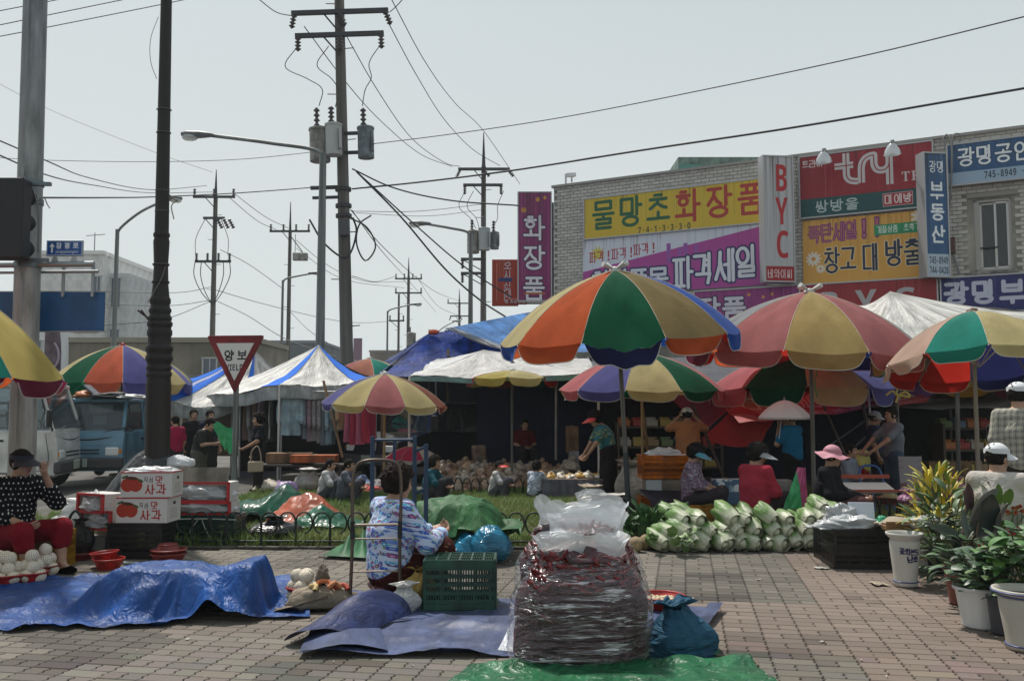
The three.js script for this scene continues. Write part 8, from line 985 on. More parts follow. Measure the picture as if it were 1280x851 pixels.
// woman in the flowered blouse
person('woman with curly hair in a blue flowered blouse sitting by the trolley', gp(490, 7.82), 2.25, SIT, { cell: 0.012, perm: 1, top: floral, bottom: dotRed, sl: [1, 0.92], hem: -0.2, loose: 1.9, bulk: 1.18, nod: 0.15, look: -0.1, s: 1.1, hairCol: [0.018, 0.012, 0.01], j: { P: [0, 0.24, 0], C: [0, 0.5, 0], N: [0, 0.73, 0.04], H: [0, 0.875, 0.075], SL: [0.17, 0.685, 0.02], SR: [-0.17, 0.685, 0.02], WL: [0.12, 0.48, 0.44], EL: [0.27, 0.44, 0.2], WR: [-0.06, 0.47, 0.44], ER: [-0.26, 0.44, 0.17], KL: [0.17, 0.36, 0.38], KR: [-0.15, 0.36, 0.38], AL: [0.15, 0.07, 0.3], AR: [-0.13, 0.07, 0.3] } });
solo('low_stool', 'low dark red stool under the woman in the flowered blouse', 'stool', [rbx(0.34, 0.04, 0.3, 0.02, 0, 0.12, 0), ...[[-1, -1], [1, -1], [-1, 1], [1, 1]].map(([x, z]) => bar(V(x * 0.14, 0, z * 0.12), V(x * 0.12, 0.11, z * 0.1), 0.018))], M([0.09, 0.02, 0.02], 0.6), gp(490, 7.82), 0.3);
// seated seller in polka dots
person('woman in a navy visor, polka dot blouse and red trousers sitting on the yellow crate', gp(26, 9.15), 1.15, SIT, { cell: 0.013, top: polka, bottom: [0.22, 0.008, 0.018], sl: [1, 0.5], leg: 0.35, hem: -0.04, s: 1.07, bulk: 1.06, nod: 0.1, look: 0.1, long: 1, hat: { type: 'visor', c: [0.012, 0.014, 0.03] }, j: { EL: [0.24, 0.62, 0.26], WL: [0.08, 0.86, 0.3], WR: [-0.16, 0.47, 0.3], ER: [-0.25, 0.55, 0.06], KL: [0.16, 0.4, 0.42], AL: [0.14, 0.07, 0.46], KR: [-0.2, 0.4, 0.36] } });
// standing shopper with red visor
person('woman in a red visor and teal patterned top bending over the goods table', gp(760, 16.2), -1.45, STAND, { top: tealMix, bottom: [0.02, 0.016, 0.018], skirt: -0.2, leg: 0.6, hat: { type: 'visor', c: [0.04, 0.01, 0.01], brim: [0.6, 0.06, 0.05] }, perm: 1, sl: [0.75, 0], s: 1.02, nod: 0.35, j: { C: [0, 1.09, 0.06], N: [0, 1.25, 0.15], H: [0, 1.38, 0.24], SL: [0.165, 1.2, 0.14], SR: [-0.165, 1.2, 0.14], EL: [0.2, 0.98, 0.26], WL: [0.16, 0.78, 0.4], ER: [-0.2, 0.98, 0.26], WR: [-0.16, 0.78, 0.4] } });
person('man in an orange shirt and white cap seen from behind, hands at his head', gp(858, 16), Math.PI - 0.1, STAND, { top: [0.45, 0.2, 0.09], bottom: [0.12, 0.1, 0.09], hat: { type: 'cap', c: [0.6, 0.6, 0.6] }, bulk: 1.18, s: 1.0, sl: [0.8, 0], j: { EL: [0.33, 1.24, 0.12], WL: [0.13, 1.45, 0.12], ER: [-0.33, 1.24, 0.12], WR: [-0.13, 1.45, 0.12] } });
person('woman in a teal visor and grey patterned blouse sitting behind the orange crates', gp(862, 12.9), 1.2, SIT, { top: greyFloral, bottom: [0.05, 0.04, 0.05], hat: { type: 'visor', c: [0.02, 0.03, 0.05], brim: [0.06, 0.25, 0.32] }, s: 0.98, nod: 0.4, perm: 1, sl: [1, 0.4] });
person('woman in a red top with grey sleeve stripe and grey visor sitting behind the cabbages', gp(940, 11.5), 2.2, SIT, { top: [0.36, 0.03, 0.055], bottom: [0.04, 0.03, 0.035], hat: { type: 'visor', c: [0.03, 0.03, 0.03], brim: [0.22, 0.23, 0.24] }, perm: 1, sl: [1, 1], loose: 1.7, bulk: 1.1, s: 1.03, nod: 0.25, look: -0.75 });
{ const m = person('man in a bright blue shirt holding a white sunshade, seen from behind', gp(988, 15), -2.45, STAND, { top: [0.012, 0.17, 0.34], bottom: [0.012, 0.012, 0.014], hem: -0.12, s: 0.97, bulk: 1.08, j: { ER: [-0.28, 1.1, 0.18], WR: [-0.14, 1.38, 0.24], EL: [0.26, 1.05, 0.12], WL: [0.05, 1.36, 0.22] } }); }
{ const p = P(981, 500, 14.9), t = thing('white_sunshade', 'white sunshade with lace edge held above the man in the bright blue shirt', 'umbrella', p), wm = M([0.66, 0.76, 0.8], 0.7, { specularIntensity: 0.3 }); for (let k = 0; k < 8; k++) { const a = (k - 0.5) * 0.7854, b = a + 0.7854, f = (u, v) => V(Math.sin(a) * v, 0, Math.cos(a) * v).lerp(V(Math.sin(b) * v, 0, Math.cos(b) * v), u).multiplyScalar(0.42).add(V(0, -0.24 * v * v - 0.04 * v, 0)); const c = part(t, 'canopy_panel', grid(6, 8, f), wm); part(c, 'lace', grid(16, 2, (u, v) => f(u, 1).add(V(0, -0.035 * v * (0.6 + 0.4 * Math.abs(Math.sin(u * 16))), 0))), M([0.5, 0.5, 0.5], 0.8)); part(t, 'rib', bar(V(0, -0.01, 0), V(Math.sin(a) * 0.42, -0.285, Math.cos(a) * 0.42), 0.004, 0.004, 4), metal([0.4, 0.4, 0.4])); } part(t, 'shaft', bar(V(0, 0.05, 0), V(-0.12, -0.62, 0.06), 0.008), metal([0.4, 0.4, 0.4])); }
{ const p = gp(1030, 11.4); person('woman in a pink sun hat and black jacket sitting beside the cabbages', p, 1.0, SIT, { top: [0.014, 0.014, 0.018], bottom: [0.09, 0.04, 0.04], hat: { type: 'sun', c: [0.45, 0.2, 0.25] }, sl: [1, 0.9], s: 1.02, bulk: 1.1, nod: 0.15, look: 0.2, long: 1, j: { WL: [0.07, 0.5, 0.4], WR: [-0.06, 0.5, 0.38] } }); }
person('woman in a grey cap and navy top standing with the yellow bag', gp(1090, 16), 1.2, STAND, { top: [0.03, 0.04, 0.08], bottom: [0.03, 0.03, 0.035], hat: { type: 'cap', c: [0.25, 0.25, 0.25] }, s: 0.96, long: 1, nod: 0.2 });
person('woman in a grey short sleeved shirt and jeans reaching toward the yellow bag', gp(1113, 15.2), -1.4, STAND, { top: [0.2, 0.22, 0.26], bottom: [0.07, 0.1, 0.15], s: 1.0, long: 1, hem: -0.1, j: { EL: [0.22, 1.08, 0.24], WL: [0.16, 0.9, 0.48], ER: [-0.22, 1.08, 0.22], WR: [-0.14, 0.9, 0.46], C: [0, 1.1, -0.02] } });
solo('yellow_shopping_bag', 'yellow and red shopping bag carried between the two standing women', 'bag', vcol(blob(0.16, 0.26, 0.12, 0.14, 2.2, 6, 30, 24, 0.8), (x, y) => y < 0.14 - x * 0.6 ? [0.4, 0.02, 0.03] : [0.6, 0.58, 0.16]), M([1, 1, 1], 0.5, { vertexColors: true, bumpMap: crinkle, bumpScale: 0.02 }), P(1075, 596, 15.5).add(V(0, 0, 0.1)), 0.3);
person('man in a white cap and white shirt sitting with his back turned behind the flowers', gp(1240, 8.9), 2.5, SIT, { cell: 0.015, top: [0.55, 0.51, 0.47], bottom: [0.05, 0.05, 0.06], hat: { type: 'cap', c: [0.6, 0.62, 0.64] }, sl: [1, 0.95], s: 1.13, bulk: 1.12, look: -0.5 });
person('tall man in a checked short sleeved shirt and white cap standing by the picture edge', gp(1272, 10.2), 2.75, STAND, { cell: 0.015, top: plaid, bottom: [0.04, 0.035, 0.03], hem: -0.16, s: 1.17, bulk: 1.15, hat: { type: 'cap', c: [0.6, 0.62, 0.64] }, look: -0.7, sl: [0.85, 0], loose: 1.8 });
person('small woman in a red visor and white top squatting behind the far hoop fence', gp(619, 16.3), 1.3, SQUAT, { top: [0.5, 0.5, 0.5], bottom: [0.1, 0.1, 0.12], hat: { type: 'visor', c: [0.02, 0.02, 0.02], brim: [0.55, 0.05, 0.04] }, s: 0.72, sl: [1, 0.6] });
person('dark haired person in a blue and white top squatting at the goods table', gp(668, 16.1), 2.6, SQUAT, { top: blueWhite, bottom: [0.1, 0.1, 0.12], s: 0.72, perm: 1, sl: [1, 0.6] });
person('woman in a dark red top sitting in the shade behind the dried goods', gp(655, 19.9, 0.3), 0.2, SIT, { top: [0.12, 0.01, 0.015], bottom: [0.03, 0.03, 0.03], s: 0.95 });
person('dark haired woman in a white top squatting by the salmon sheet, nearer the clothes rack', gp(409, 15.6), 1.4, SQUAT, { top: [0.5, 0.5, 0.5], bottom: [0.08, 0.08, 0.1], s: 0.8, long: 1, sl: [1, 0.6] });
person('dark haired woman in a grey vest squatting between salmon sheet and hand cart', gp(432, 15.4), 1.5, SQUAT, { top: [0.12, 0.13, 0.16], bottom: [0.08, 0.08, 0.1], s: 0.81, long: 1 });
person('woman in a teal top sitting beneath the small pink and white umbrella', gp(538, 15.4), 1.3, SQUAT, { top: [0.02, 0.1, 0.13], bottom: [0.05, 0.05, 0.06], s: 0.86, perm: 1, sl: [1, 0.6] });
person('person in a crimson shirt standing between the black post and the tents', gp(222, 18.6), -2.2, STAND, { top: [0.36, 0.02, 0.07], bottom: [0.03, 0.03, 0.035], s: 0.9 });
person('person in a black top and grey vest leaning forward by the green bag', gp(252, 16.8), 1.35, STAND, { top: [0.035, 0.036, 0.035], bottom: [0.1, 0.1, 0.085], s: 0.93, nod: 0.5, j: { C: [0, 1.1, 0.06], N: [0, 1.27, 0.14], H: [0, 1.4, 0.22], SL: [0.165, 1.22, 0.12], SR: [-0.165, 1.22, 0.12], EL: [0.22, 1.02, 0.2], WL: [0.1, 1.02, 0.46], ER: [-0.22, 1.02, 0.2], WR: [-0.1, 1.04, 0.44] } });
person('dark haired person in black standing behind the one in the grey vest, nearer the post', gp(244, 19.5), 0.6, STAND, { top: [0.02, 0.02, 0.022], bottom: [0.03, 0.03, 0.03], s: 0.98 });
person('dark haired person in navy standing behind the one in the grey vest, nearer the sign', gp(264, 19.2), 0.9, STAND, { top: [0.02, 0.025, 0.05], bottom: [0.03, 0.03, 0.03], s: 0.97 });
person('woman in a dark spotted top with a cream handbag looking at the clothes', gp(326, 17.6), -1.1, STAND, { top: mixTex(['#131318', '#3a3a42', '#1d1d24'], 60, 4), bottom: [0.025, 0.022, 0.025], s: 0.93, perm: 1, look: -0.2, j: { EL: [0.3, 1.05, 0.1], WL: [0.12, 0.92, 0.3] } });
{ const t = thing('cream_handbag', 'cream handbag carried by the woman in the dark spotted top', 'bag', P(319, 590, 17.2), 0.5), m = M([0.36, 0.29, 0.22], 0.7); part(t, 'body', rbx(0.28, 0.2, 0.09, 0.03, 0, 0.1, 0), m); part(t, 'strap', tube([V(-0.1, 0.18, 0), V(-0.08, 0.38, 0), V(0.02, 0.48, 0), V(0.08, 0.36, 0), V(0.1, 0.18, 0)], 0.012, 24, 5), m); }
person('dark haired person standing in the deep shade under the white awning', gp(1247, 15.5), -1.0, STAND, { top: [0.02, 0.02, 0.025], bottom: [0.03, 0.03, 0.03], s: 0.98, perm: 1 });
person('person in a pale blue top crouching beside the pole of the wide mauve parasol', gp(1056, 15), 0.9, SIT, { top: [0.25, 0.3, 0.38], bottom: [0.05, 0.05, 0.06], s: 0.92, sl: [0.8, 0] });
// ---------- plants, pots and crates at the flower seller's ----------
const blade = (L, w, bend, fold = 0.2) => grid(4, 9, (u, v) => { const x = (u - 0.5) * w * Math.pow(Math.sin(Math.PI * clamp(0.06 + v * 0.93)), 0.7), a = bend * v; return V(x, L * (Math.sin(Math.max(1e-3, a)) / Math.max(1e-3, bend)), L * (1 - Math.cos(a)) / Math.max(1e-3, bend) + Math.abs(u - 0.5) * w * fold); }, [0.2, 0.4]);
const leafMat = (c, o = {}) => M(c, 0.45, { transmission: 0.22, thickness: 0, ...o });
function pot(label, pos, r, h, c, o = {}) {
  const t = thing(o.name ?? 'plant_pot', label, 'pot', pos, o.turn ?? 0), m = M(c, o.rough ?? 0.45, { map: softStain, ...(o.mat ?? {}) }), prof = o.prof ?? [[0, 0.01], [r * 0.68, 0], [r * 0.7, 0.02], [r * 0.95, h * 0.9], [r * 1.06, h * 0.92], [r * 1.06, h], [r * 0.96, h], [r * 0.9, h * 0.9], [r * 0.6, h * 0.2]];
  let g = lathe(prof, 40); if (o.flute) { const p = g.attributes.position; for (let i = 0; i < p.count; i++) { const a = Math.atan2(p.getX(i), p.getZ(i)), y = p.getY(i), k = y < h * 0.88 ? 1 + 0.025 * Math.sign(Math.sin(a * 12)) : 1; p.setX(i, p.getX(i) * k); p.setZ(i, p.getZ(i) * k); } g.computeVertexNormals(); }
  part(t, 'body', g, m); part(t, 'soil', cyl(r * 0.9, r * 0.9, 0.02, 0, h * 0.86, 0, 24), M([0.05, 0.035, 0.025], 1));
  if (o.bands) for (const [y, rr] of o.bands) part(t, 'band', new THREE.TorusGeometry(rr, 0.006, 6, 40).rotateX(Math.PI / 2).translate(0, y, 0), M([0.06, 0.08, 0.2], 0.4));
  return t;
}
{
  const D = (py) => -G(640, py).z, W = [0.6, 0.585, 0.53];
  const vase = (r, h) => [[0, 0.01], [r * 0.74, 0], [r * 0.76, 0.03], [r * 0.74, 0.045], [r * 0.8, h * 0.3], [r * 0.96, h * 0.72], [r * 0.97, h * 0.84], [r * 0.9, h * 0.88], [r * 1.18, h * 0.955], [r * 1.2, h], [r * 1.08, h], [r * 0.86, h * 0.9], [r * 0.8, h * 0.5]];
  const p1 = G(1133, 733), v1 = pot('white ceramic pot with dark blue brush writing on the pavers', p1, 0.135, 0.48, W, { name: 'ceramic_pot', prof: vase(0.135, 0.48), bands: [[0.05, 0.105]] });
  const mk = canvasTex(256, 256, (g, w) => { g.fillStyle = '#000'; g.fillRect(0, 0, w, w); write(g, '꽃화분도', 4, 20, 60, 90, { fill: '#fff', lw: 0.24, gap: 63, slant: 6 }); write(g, '난초', 90, 138, 70, 84, { fill: '#fff', lw: 0.28, gap: 76 }); });
  part(v1, 'brush_writing', grid(14, 6, (u, v) => { const a = -0.25 + (u - 0.35) * 1.5, y = 0.21 + v * 0.16, r = lerp(0.119, 0.1345, v); return V(Math.sin(a) * r, y, Math.cos(a) * r); }), M([0.02, 0.025, 0.09], 0.45, { alphaMap: mk, transparent: true }));
  pot('plain white ceramic pot with a film cover behind the written one', G(1160, 715).add(V(0, 0, -0.12)), 0.16, 0.46, [0.4, 0.39, 0.36], { name: 'ceramic_pot', prof: vase(0.16, 0.46) }); solo('film_cover', 'grey crumpled film covering the plain white ceramic pot', 'plastic film', blob(0.19, 0.06, 0.15, 0.4, 3, 5), collarFilm, G(1160, 715).add(V(0, 0.44, -0.12)));
  const p3 = G(1197, 757), brown = pot('round red-brown clay pot beneath the rubber plant', p3.clone().add(V(0.06, 0, -0.05)), 0.13, 0.3, [0.2, 0.06, 0.04]);
  const p4 = G(1226, 784), fl = pot('white fluted plastic pot with a leafy plant', p4, 0.17, 0.3, [0.78, 0.79, 0.78], { flute: 1, mat: { map: softStain } });
  pot('slim dark grey plastic pot beside the white fluted pot', G(1252, 793), 0.085, 0.27, [0.06, 0.065, 0.08], { flute: 1 });
  const pe = pot('cream ceramic pot with blue rim lines at the picture edge', G(1285, 812), 0.17, 0.4, [0.52, 0.5, 0.43], { name: 'ceramic_pot', prof: vase(0.17, 0.4), bands: [[0.385, 0.205], [0.355, 0.17], [0.035, 0.13]] });
  pot('brown clay pot tucked behind the cream ceramic pot', G(1268, 780).add(V(0, 0, -0.12)), 0.13, 0.32, [0.16, 0.08, 0.045]);
  // rubber plant with big dark leaves
  const rb = thing('rubber_plant', 'rubber plant with big glossy dark leaves in the clay pot', 'plant', p3.clone().add(V(0.06, 0.26, -0.05))), rm = [leafMat([0.022, 0.034, 0.028], { clearcoat: 0.6 }), leafMat([0.1, 0.135, 0.125], { clearcoat: 0.5 }), leafMat([0.045, 0.02, 0.022])];
  part(rb, 'stem', [tube([V(0, 0, 0), V(0.02, 0.2, 0), V(0.06, 0.42, -0.02), V(0.1, 0.6, -0.03)], 0.012, 16, 6), tube([V(0, 0, 0.02), V(0.1, 0.2, 0.03), V(0.16, 0.4, 0)], 0.01, 12, 6)], M([0.09, 0.06, 0.04], 0.8));
  for (const [x, y, z, L, w, b, ry, rx, rz, k] of [[0.06, 0.36, 0.02, 0.44, 0.19, 0.5, 0.7, 0.1, -0.75, 1], [0.2, 0.2, -0.02, 0.44, 0.26, 0.3, 0.2, -0.1, -0.15, 0], [0.02, 0.24, 0.05, 0.34, 0.08, 1.3, -0.9, 0.4, 0.95, 1], [0.0, 0.2, 0.05, 0.36, 0.07, 1.0, -1.2, 0.5, 1.2, 1], [-0.02, 0.06, 0.06, 0.3, 0.1, 1.6, -0.9, 0.6, 0.8, 1], [0.05, 0.1, 0.04, 0.26, 0.07, 0.6, 0.3, 0.2, 0.1, 2], [0.0, 0.08, 0.02, 0.3, 0.08, 0.9, -0.5, 0.2, 0.25, 0], [0.12, 0.5, -0.03, 0.26, 0.12, 0.3, 0.4, 0.1, 0.4, 2], [0.14, 0.12, 0.05, 0.28, 0.1, 1.1, 0.6, 0.4, -0.5, 0], [0.05, 0.3, 0.03, 0.24, 0.06, 0.4, 0, 0.1, 0.25, 1], [0.28, 0.3, 0, 0.3, 0.15, 0.5, 0.9, 0.1, -0.5, 0], [0.1, 0.0, 0.08, 0.24, 0.09, 1.4, 0.1, 0.7, 0.2, 1]]) part(rb, 'leaf', xf(blade(L, w, b), x, y, z, rx, ry, rz), rm[k]);
  // variegated yellow shrub
  const cr = thing('croton_shrub', 'bushy shrub with narrow yellow and green leaves beside the white pots', 'plant', G(1192, 722).add(V(0, 0, -0.3))), ym = [leafMat([0.55, 0.43, 0.03]), leafMat([0.13, 0.21, 0.035]), leafMat([0.4, 0.38, 0.06]), leafMat([0.3, 0.18, 0.03])], lf = [0, 1, 2, 3].map(() => []);
  part(cr, 'stem', [0, 1, 2, 3, 4].map((k) => tube([V(0, 0, 0), V(0.06 * Math.sin(k * 1.3), 0.3, 0.05 * Math.cos(k * 1.3)), V(0.17 * Math.sin(k * 1.3), 0.75, 0.12 * Math.cos(k * 1.3))], 0.008, 10, 5)), M([0.12, 0.09, 0.05], 0.8)); pot('black pot at the foot of the yellow shrub', G(1192, 722).add(V(0, 0, -0.3)), 0.13, 0.24, [0.03, 0.03, 0.03]);
  for (let i = 0; i < 295; i++) { const y = rnd(0.12, 0.95), R = 0.31 * Math.sin(Math.PI * clamp(0.25 + 0.62 * (y / 1.0))), a = rnd(6.28), r = R * Math.sqrt(rnd(0.1, 1)) * (y < 0.3 ? 0.8 : 1), up = y > 0.6 ? 0.35 : 0.9; const m = part(cr, 'leaf', blade(rnd(0.12, 0.2), rnd(0.024, 0.042), rnd(0.4, 1.2)), ym[y > 0.45 ? (rnd() < 0.4 ? 0 : i % 3) : i % 4]); m.position.set(Math.sin(a) * r, y, Math.cos(a) * r); m.rotation.set(up + rnd(-0.4, 0.4), a + rnd(-0.5, 0.5), rnd(-0.3, 0.3), 'YXZ'); }
  // leafy plants at the edge
  const plant = (label, pos, n, H, R, c, L, w, o = {}) => { const t = thing(o.name ?? 'leafy_plant', label, 'plant', pos), ms = [leafMat(c), leafMat(c.map((v) => v * 1.5)), leafMat(c.map((v) => v * 0.65))]; part(t, 'stem', Array.from({ length: 6 }, (_, k) => tube([V(0, 0, 0), V(R * 0.3 * Math.sin(k), H * 0.5, R * 0.3 * Math.cos(k)), V(R * 0.7 * Math.sin(k), H * 0.9, R * 0.7 * Math.cos(k))], 0.006, 10, 5)), M([0.08, 0.1, 0.04], 0.8)); for (let i = 0; i < n; i++) { const a = rnd(6.28), y = rnd(0.0, H), r = R * Math.sqrt(rnd(0.05, 1)) * Math.sin(Math.PI * clamp(0.2 + 0.7 * y / H)); const m = part(t, 'leaf', blade(L * rnd(0.7, 1.2), w * rnd(0.7, 1.2), rnd(0.4, 1.4), 0.1), ms[i % 3]); m.position.set(Math.sin(a) * r, y, Math.cos(a) * r); m.rotation.set((o.up ?? 1.0) + rnd(-0.5, 0.5), a + rnd(-0.6, 0.6), rnd(-0.3, 0.3), 'YXZ'); } return t; };
  plant('green leafy plant with rounded leaves in the white fluted pot', p4.clone().add(V(0.02, 0.25, 0)), 90, 0.3, 0.22, [0.05, 0.1, 0.05], 0.13, 0.085); plant('bright green plant spilling over the slim dark pot', G(1256, 790).add(V(0.02, 0.22, 0.02)), 110, 0.42, 0.24, [0.07, 0.15, 0.03], 0.12, 0.08); plant('tall green plant rising at the picture edge above the cream pot', G(1292, 800).add(V(0, 0.35, -0.1)), 80, 0.4, 0.26, [0.05, 0.13, 0.03], 0.14, 0.09); plant('dark leafy plant behind the clay pot and the rubber plant', G(1212, 745).add(V(0, 0.05, -0.35)), 90, 0.55, 0.3, [0.02, 0.045, 0.02], 0.15, 0.06); plant('broad leaved green plant in front of the man in the white shirt', P(1255, 650, 8.8).add(V(0, -0.3, 0)), 60, 0.5, 0.36, [0.09, 0.17, 0.03], 0.26, 0.1, { up: 0.5 }); plant('spreading green plant behind the yellow shrub near the pink bag', P(1165, 650, 9.4).add(V(0, -0.35, 0)), 60, 0.42, 0.34, [0.05, 0.1, 0.03], 0.22, 0.07, { up: 0.6 });
  plant('bushy green plant filling the gap between the yellow shrub and the rubber plant', G(1222, 742).add(V(0, 0.1, -0.5)), 110, 0.75, 0.36, [0.05, 0.11, 0.03], 0.18, 0.06, { up: 0.8 }); plant('low green plant behind the white fluted pot', G(1236, 770).add(V(0, 0.15, -0.25)), 90, 0.4, 0.26, [0.045, 0.1, 0.03], 0.13, 0.06);
  const cf = plant('small dark conifer standing before the man in the white shirt', P(1241, 650, 8.9).add(V(0, -0.15, 0)), 120, 0.48, 0.1, [0.02, 0.06, 0.02], 0.09, 0.022, { name: 'small_conifer', up: 0.6 });
  // flowers
  const flower = (label, p, r, c, n) => { const t = thing('flower_cluster', label, 'flowers', p); for (let i = 0; i < n; i++) { const f = part(t, 'blossom', Array.from({ length: 6 }, (_, k) => xf(blade(r * 0.5, r * 0.42, 0.9), 0, 0, 0, 0.9, k * 1.047, 0)), M(c.map((v) => v * rnd(0.75, 1.15)), 0.6, { transmission: 0.25, thickness: 0 })); f.position.set(rnd(-r, r), rnd(-r * 0.5, r * 0.5), rnd(-r * 0.6, r * 0.6)); f.rotation.set(rnd(0.2, 1.3), rnd(-0.8, 0.8), 0); } part(t, 'stalk', [0, 1, 2].map((k) => bar(V((k - 1) * r * 0.4, -0.18, 0), V((k - 1) * r * 0.6, 0, 0), 0.005)), M([0.06, 0.12, 0.03], 0.7)); };
  flower('scarlet flower cluster beside the rubber plant leaf, higher one at the edge', P(1266, 664, 7.6), 0.06, [0.55, 0.015, 0.02], 7); flower('scarlet flower cluster low between the rubber plant leaves', P(1226, 681, 7.4), 0.035, [0.55, 0.015, 0.03], 4); flower('scarlet flower peeping under the long grey leaves', P(1208, 688, 7.4), 0.035, [0.5, 0.01, 0.04], 4); flower('crimson flower cluster at the edge above the leafy pots', P(1274, 678, 7.3), 0.04, [0.45, 0.01, 0.05], 4); flower('salmon flower cluster before the white shirt', P(1222, 621, 9), 0.08, [0.5, 0.15, 0.1], 8); flower('red-orange bromeliad blossom at the picture edge', P(1272, 638, 8.5), 0.08, [0.4, 0.08, 0.015], 6);
  for (const [l, x, y, D2, rx, h, c] of [['pink plastic bag tied up behind the yellow shrub, nearer the black crates', 1138, 632, 11.4, 0.16, 0.17, [0.5, 0.2, 0.4]], ['pink and blue printed bag behind the yellow shrub, nearer the white shirt', 1193, 622, 10.6, 0.14, 0.2, [0.5, 0.24, 0.36]]]) sack('pink_bag', l, P(x, y, D2), x, rx, h, 0.12, M(c, 0.4, { transmission: 0.3, thickness: 0, bumpMap: crinkle, bumpScale: 0.02, map: stain }), { neck: 0.45 });
  // black crates with film and papers
  const cp = G(1084, 712).add(V(0, 0, -0.22)); crate('black_crate', 'low black crate at the bottom of the pair beside the white pots', cp, -0.05, 0.6, 0.19, 0.42, [0.008, 0.008, 0.009], { rows: 4 }); crate('black_crate', 'upper black crate of the pair beside the white pots', cp.clone().add(V(0.01, 0.195, 0)), -0.03, 0.6, 0.19, 0.42, [0.008, 0.008, 0.009], { rows: 4 }); crate('black_crate', 'black crate standing just behind the pair, touching the cabbages', cp.clone().add(V(0.02, 0, -0.42)), -0.05, 0.56, 0.36, 0.3, [0.008, 0.008, 0.009], { rows: 6 });
  solo('silver_film', 'silvery plastic film heaped in the upper black crate', 'plastic film', blob(0.3, 0.09, 0.18, 0.5, 3, 4), M([0.5, 0.52, 0.53], 0.25, { bumpMap: crinkle, bumpScale: 0.03, transmission: 0.2, thickness: 0 }), cp.clone().add(V(-0.08, 0.37, 0))); solo('grey_film_bag', 'grey film bag standing behind the silvery film', 'bag', blob(0.16, 0.13, 0.1, 0.4, 3, 11), M([0.35, 0.36, 0.37], 0.3, { bumpMap: crinkle, bumpScale: 0.03 }), cp.clone().add(V(-0.1, 0.4, -0.2))); solo('newspaper', 'crumpled newspaper hanging over the black crate toward the white pot', 'newspaper', grid(24, 16, (u, v) => V(lerp(-0.16, 0.16, u), 0.05 + 0.06 * noise(u * 5, v * 5, 3) - 0.13 * u * v, lerp(-0.1, 0.14, v) + 0.03 * noise(u * 6, v * 4, 8)), [1, 1]), M('#ffffff', 0.8, { map: canvasTex(256, 160, (g) => { g.fillStyle = '#a8a49c'; g.fillRect(0, 0, 256, 160); g.fillStyle = '#5a5652'; for (let i = 0; i < 16; i++) for (let j = 0; j < 4; j++) g.fillRect(8 + j * 62, 8 + i * 9, rnd(30, 54), 3); g.fillStyle = '#8a3a34'; g.fillRect(150, 20, 60, 40); }) }), cp.clone().add(V(0.22, 0.4, 0.08))); solo('white_board', 'small white board leaning at the back of the black crates', 'board', rbx(0.26, 0.2, 0.012, 0.004, 0, 0.1, 0, -0.2), M([0.5, 0.53, 0.6], 0.6), cp.clone().add(V(0.12, 0.42, -0.2)), -0.15); solo('green_scrap', 'green plastic scrap tucked beside the white board', 'plastic film', blob(0.07, 0.06, 0.05, 0.4, 3, 8), M([0.03, 0.3, 0.15], 0.4), cp.clone().add(V(0.28, 0.4, -0.08)));
  const fp = P(1140, 690, 9.3).setY(0); solo('wooden_tray', 'flat wooden tray on a block behind the white pots', 'tray', [rbx(0.6, 0.05, 0.3, 0.008, 0, 0.42, 0), bx(0.6, 0.05, 0.02, 0, 0.46, 0.14), bx(0.3, 0.4, 0.2, 0, 0.2, -0.02)], M([0.3, 0.17, 0.07], 0.8, { map: stain }), fp);
  solo('straw_mat', 'pale woven straw mat on the wooden tray', 'mat', lathe([[0.001, 0.06], [0.1, 0.05], [0.16, 0.0], [0.17, 0.0]], 24), M([0.35, 0.29, 0.22], 0.9, { bumpMap: rep(weave, 4), bumpScale: 0.006 }), fp.clone().add(V(-0.12, 0.46, 0)));
  // wire trolley with red rim behind the hoop fence
  const wp = P(1088, 660, 12.6).setY(0), tr = thing('wire_trolley', 'wire trolley with red-brown rails and a white tray behind the hoop fence', 'trolley', wp, 0.0); part(tr, 'rail', [bx(0.72, 0.05, 0.04, 0, 0.66, -0.2), bx(0.72, 0.03, 0.03, 0, 0.5, 0.22)], M([0.3, 0.05, 0.025], 0.5)); part(tr, 'wire_panel', [...Array.from({ length: 26 }, (_, k) => bar(V(-0.35 + k * 0.028, 0.24, 0.22), V(-0.35 + k * 0.028, 0.5, 0.22), 0.003, 0.003, 4)), ...[0.3, 0.4].map((y) => bar(V(-0.35, y, 0.22), V(0.36, y, 0.22), 0.004, 0.004, 4))], metal([0.04, 0.04, 0.04])); part(tr, 'tray', bx(0.62, 0.02, 0.4, 0, 0.52, 0, 0.25), M([0.6, 0.6, 0.58], 0.5)); for (const s of [-1, 1]) part(tr, 'leg', bar(V(s * 0.34, 0, 0), V(s * 0.34, 0.5, 0.2), 0.015), metal([0.05, 0.05, 0.05]));
  basin('red bowl heaped with pale grain behind the wire trolley', P(1113, 630, 12.9), 0.18, 0.09, M([0.4, 0.05, 0.03], 0.5)); solo('grain_heap', 'heap of pale grain in the red bowl behind the wire trolley', 'grain', lathe([[0.001, 0.09], [0.08, 0.06], [0.15, 0]], 20), M([0.4, 0.36, 0.2], 0.9, { bumpMap: grit, bumpScale: 0.01 }), P(1113, 630, 12.9).add(V(0, 0.08, 0)));
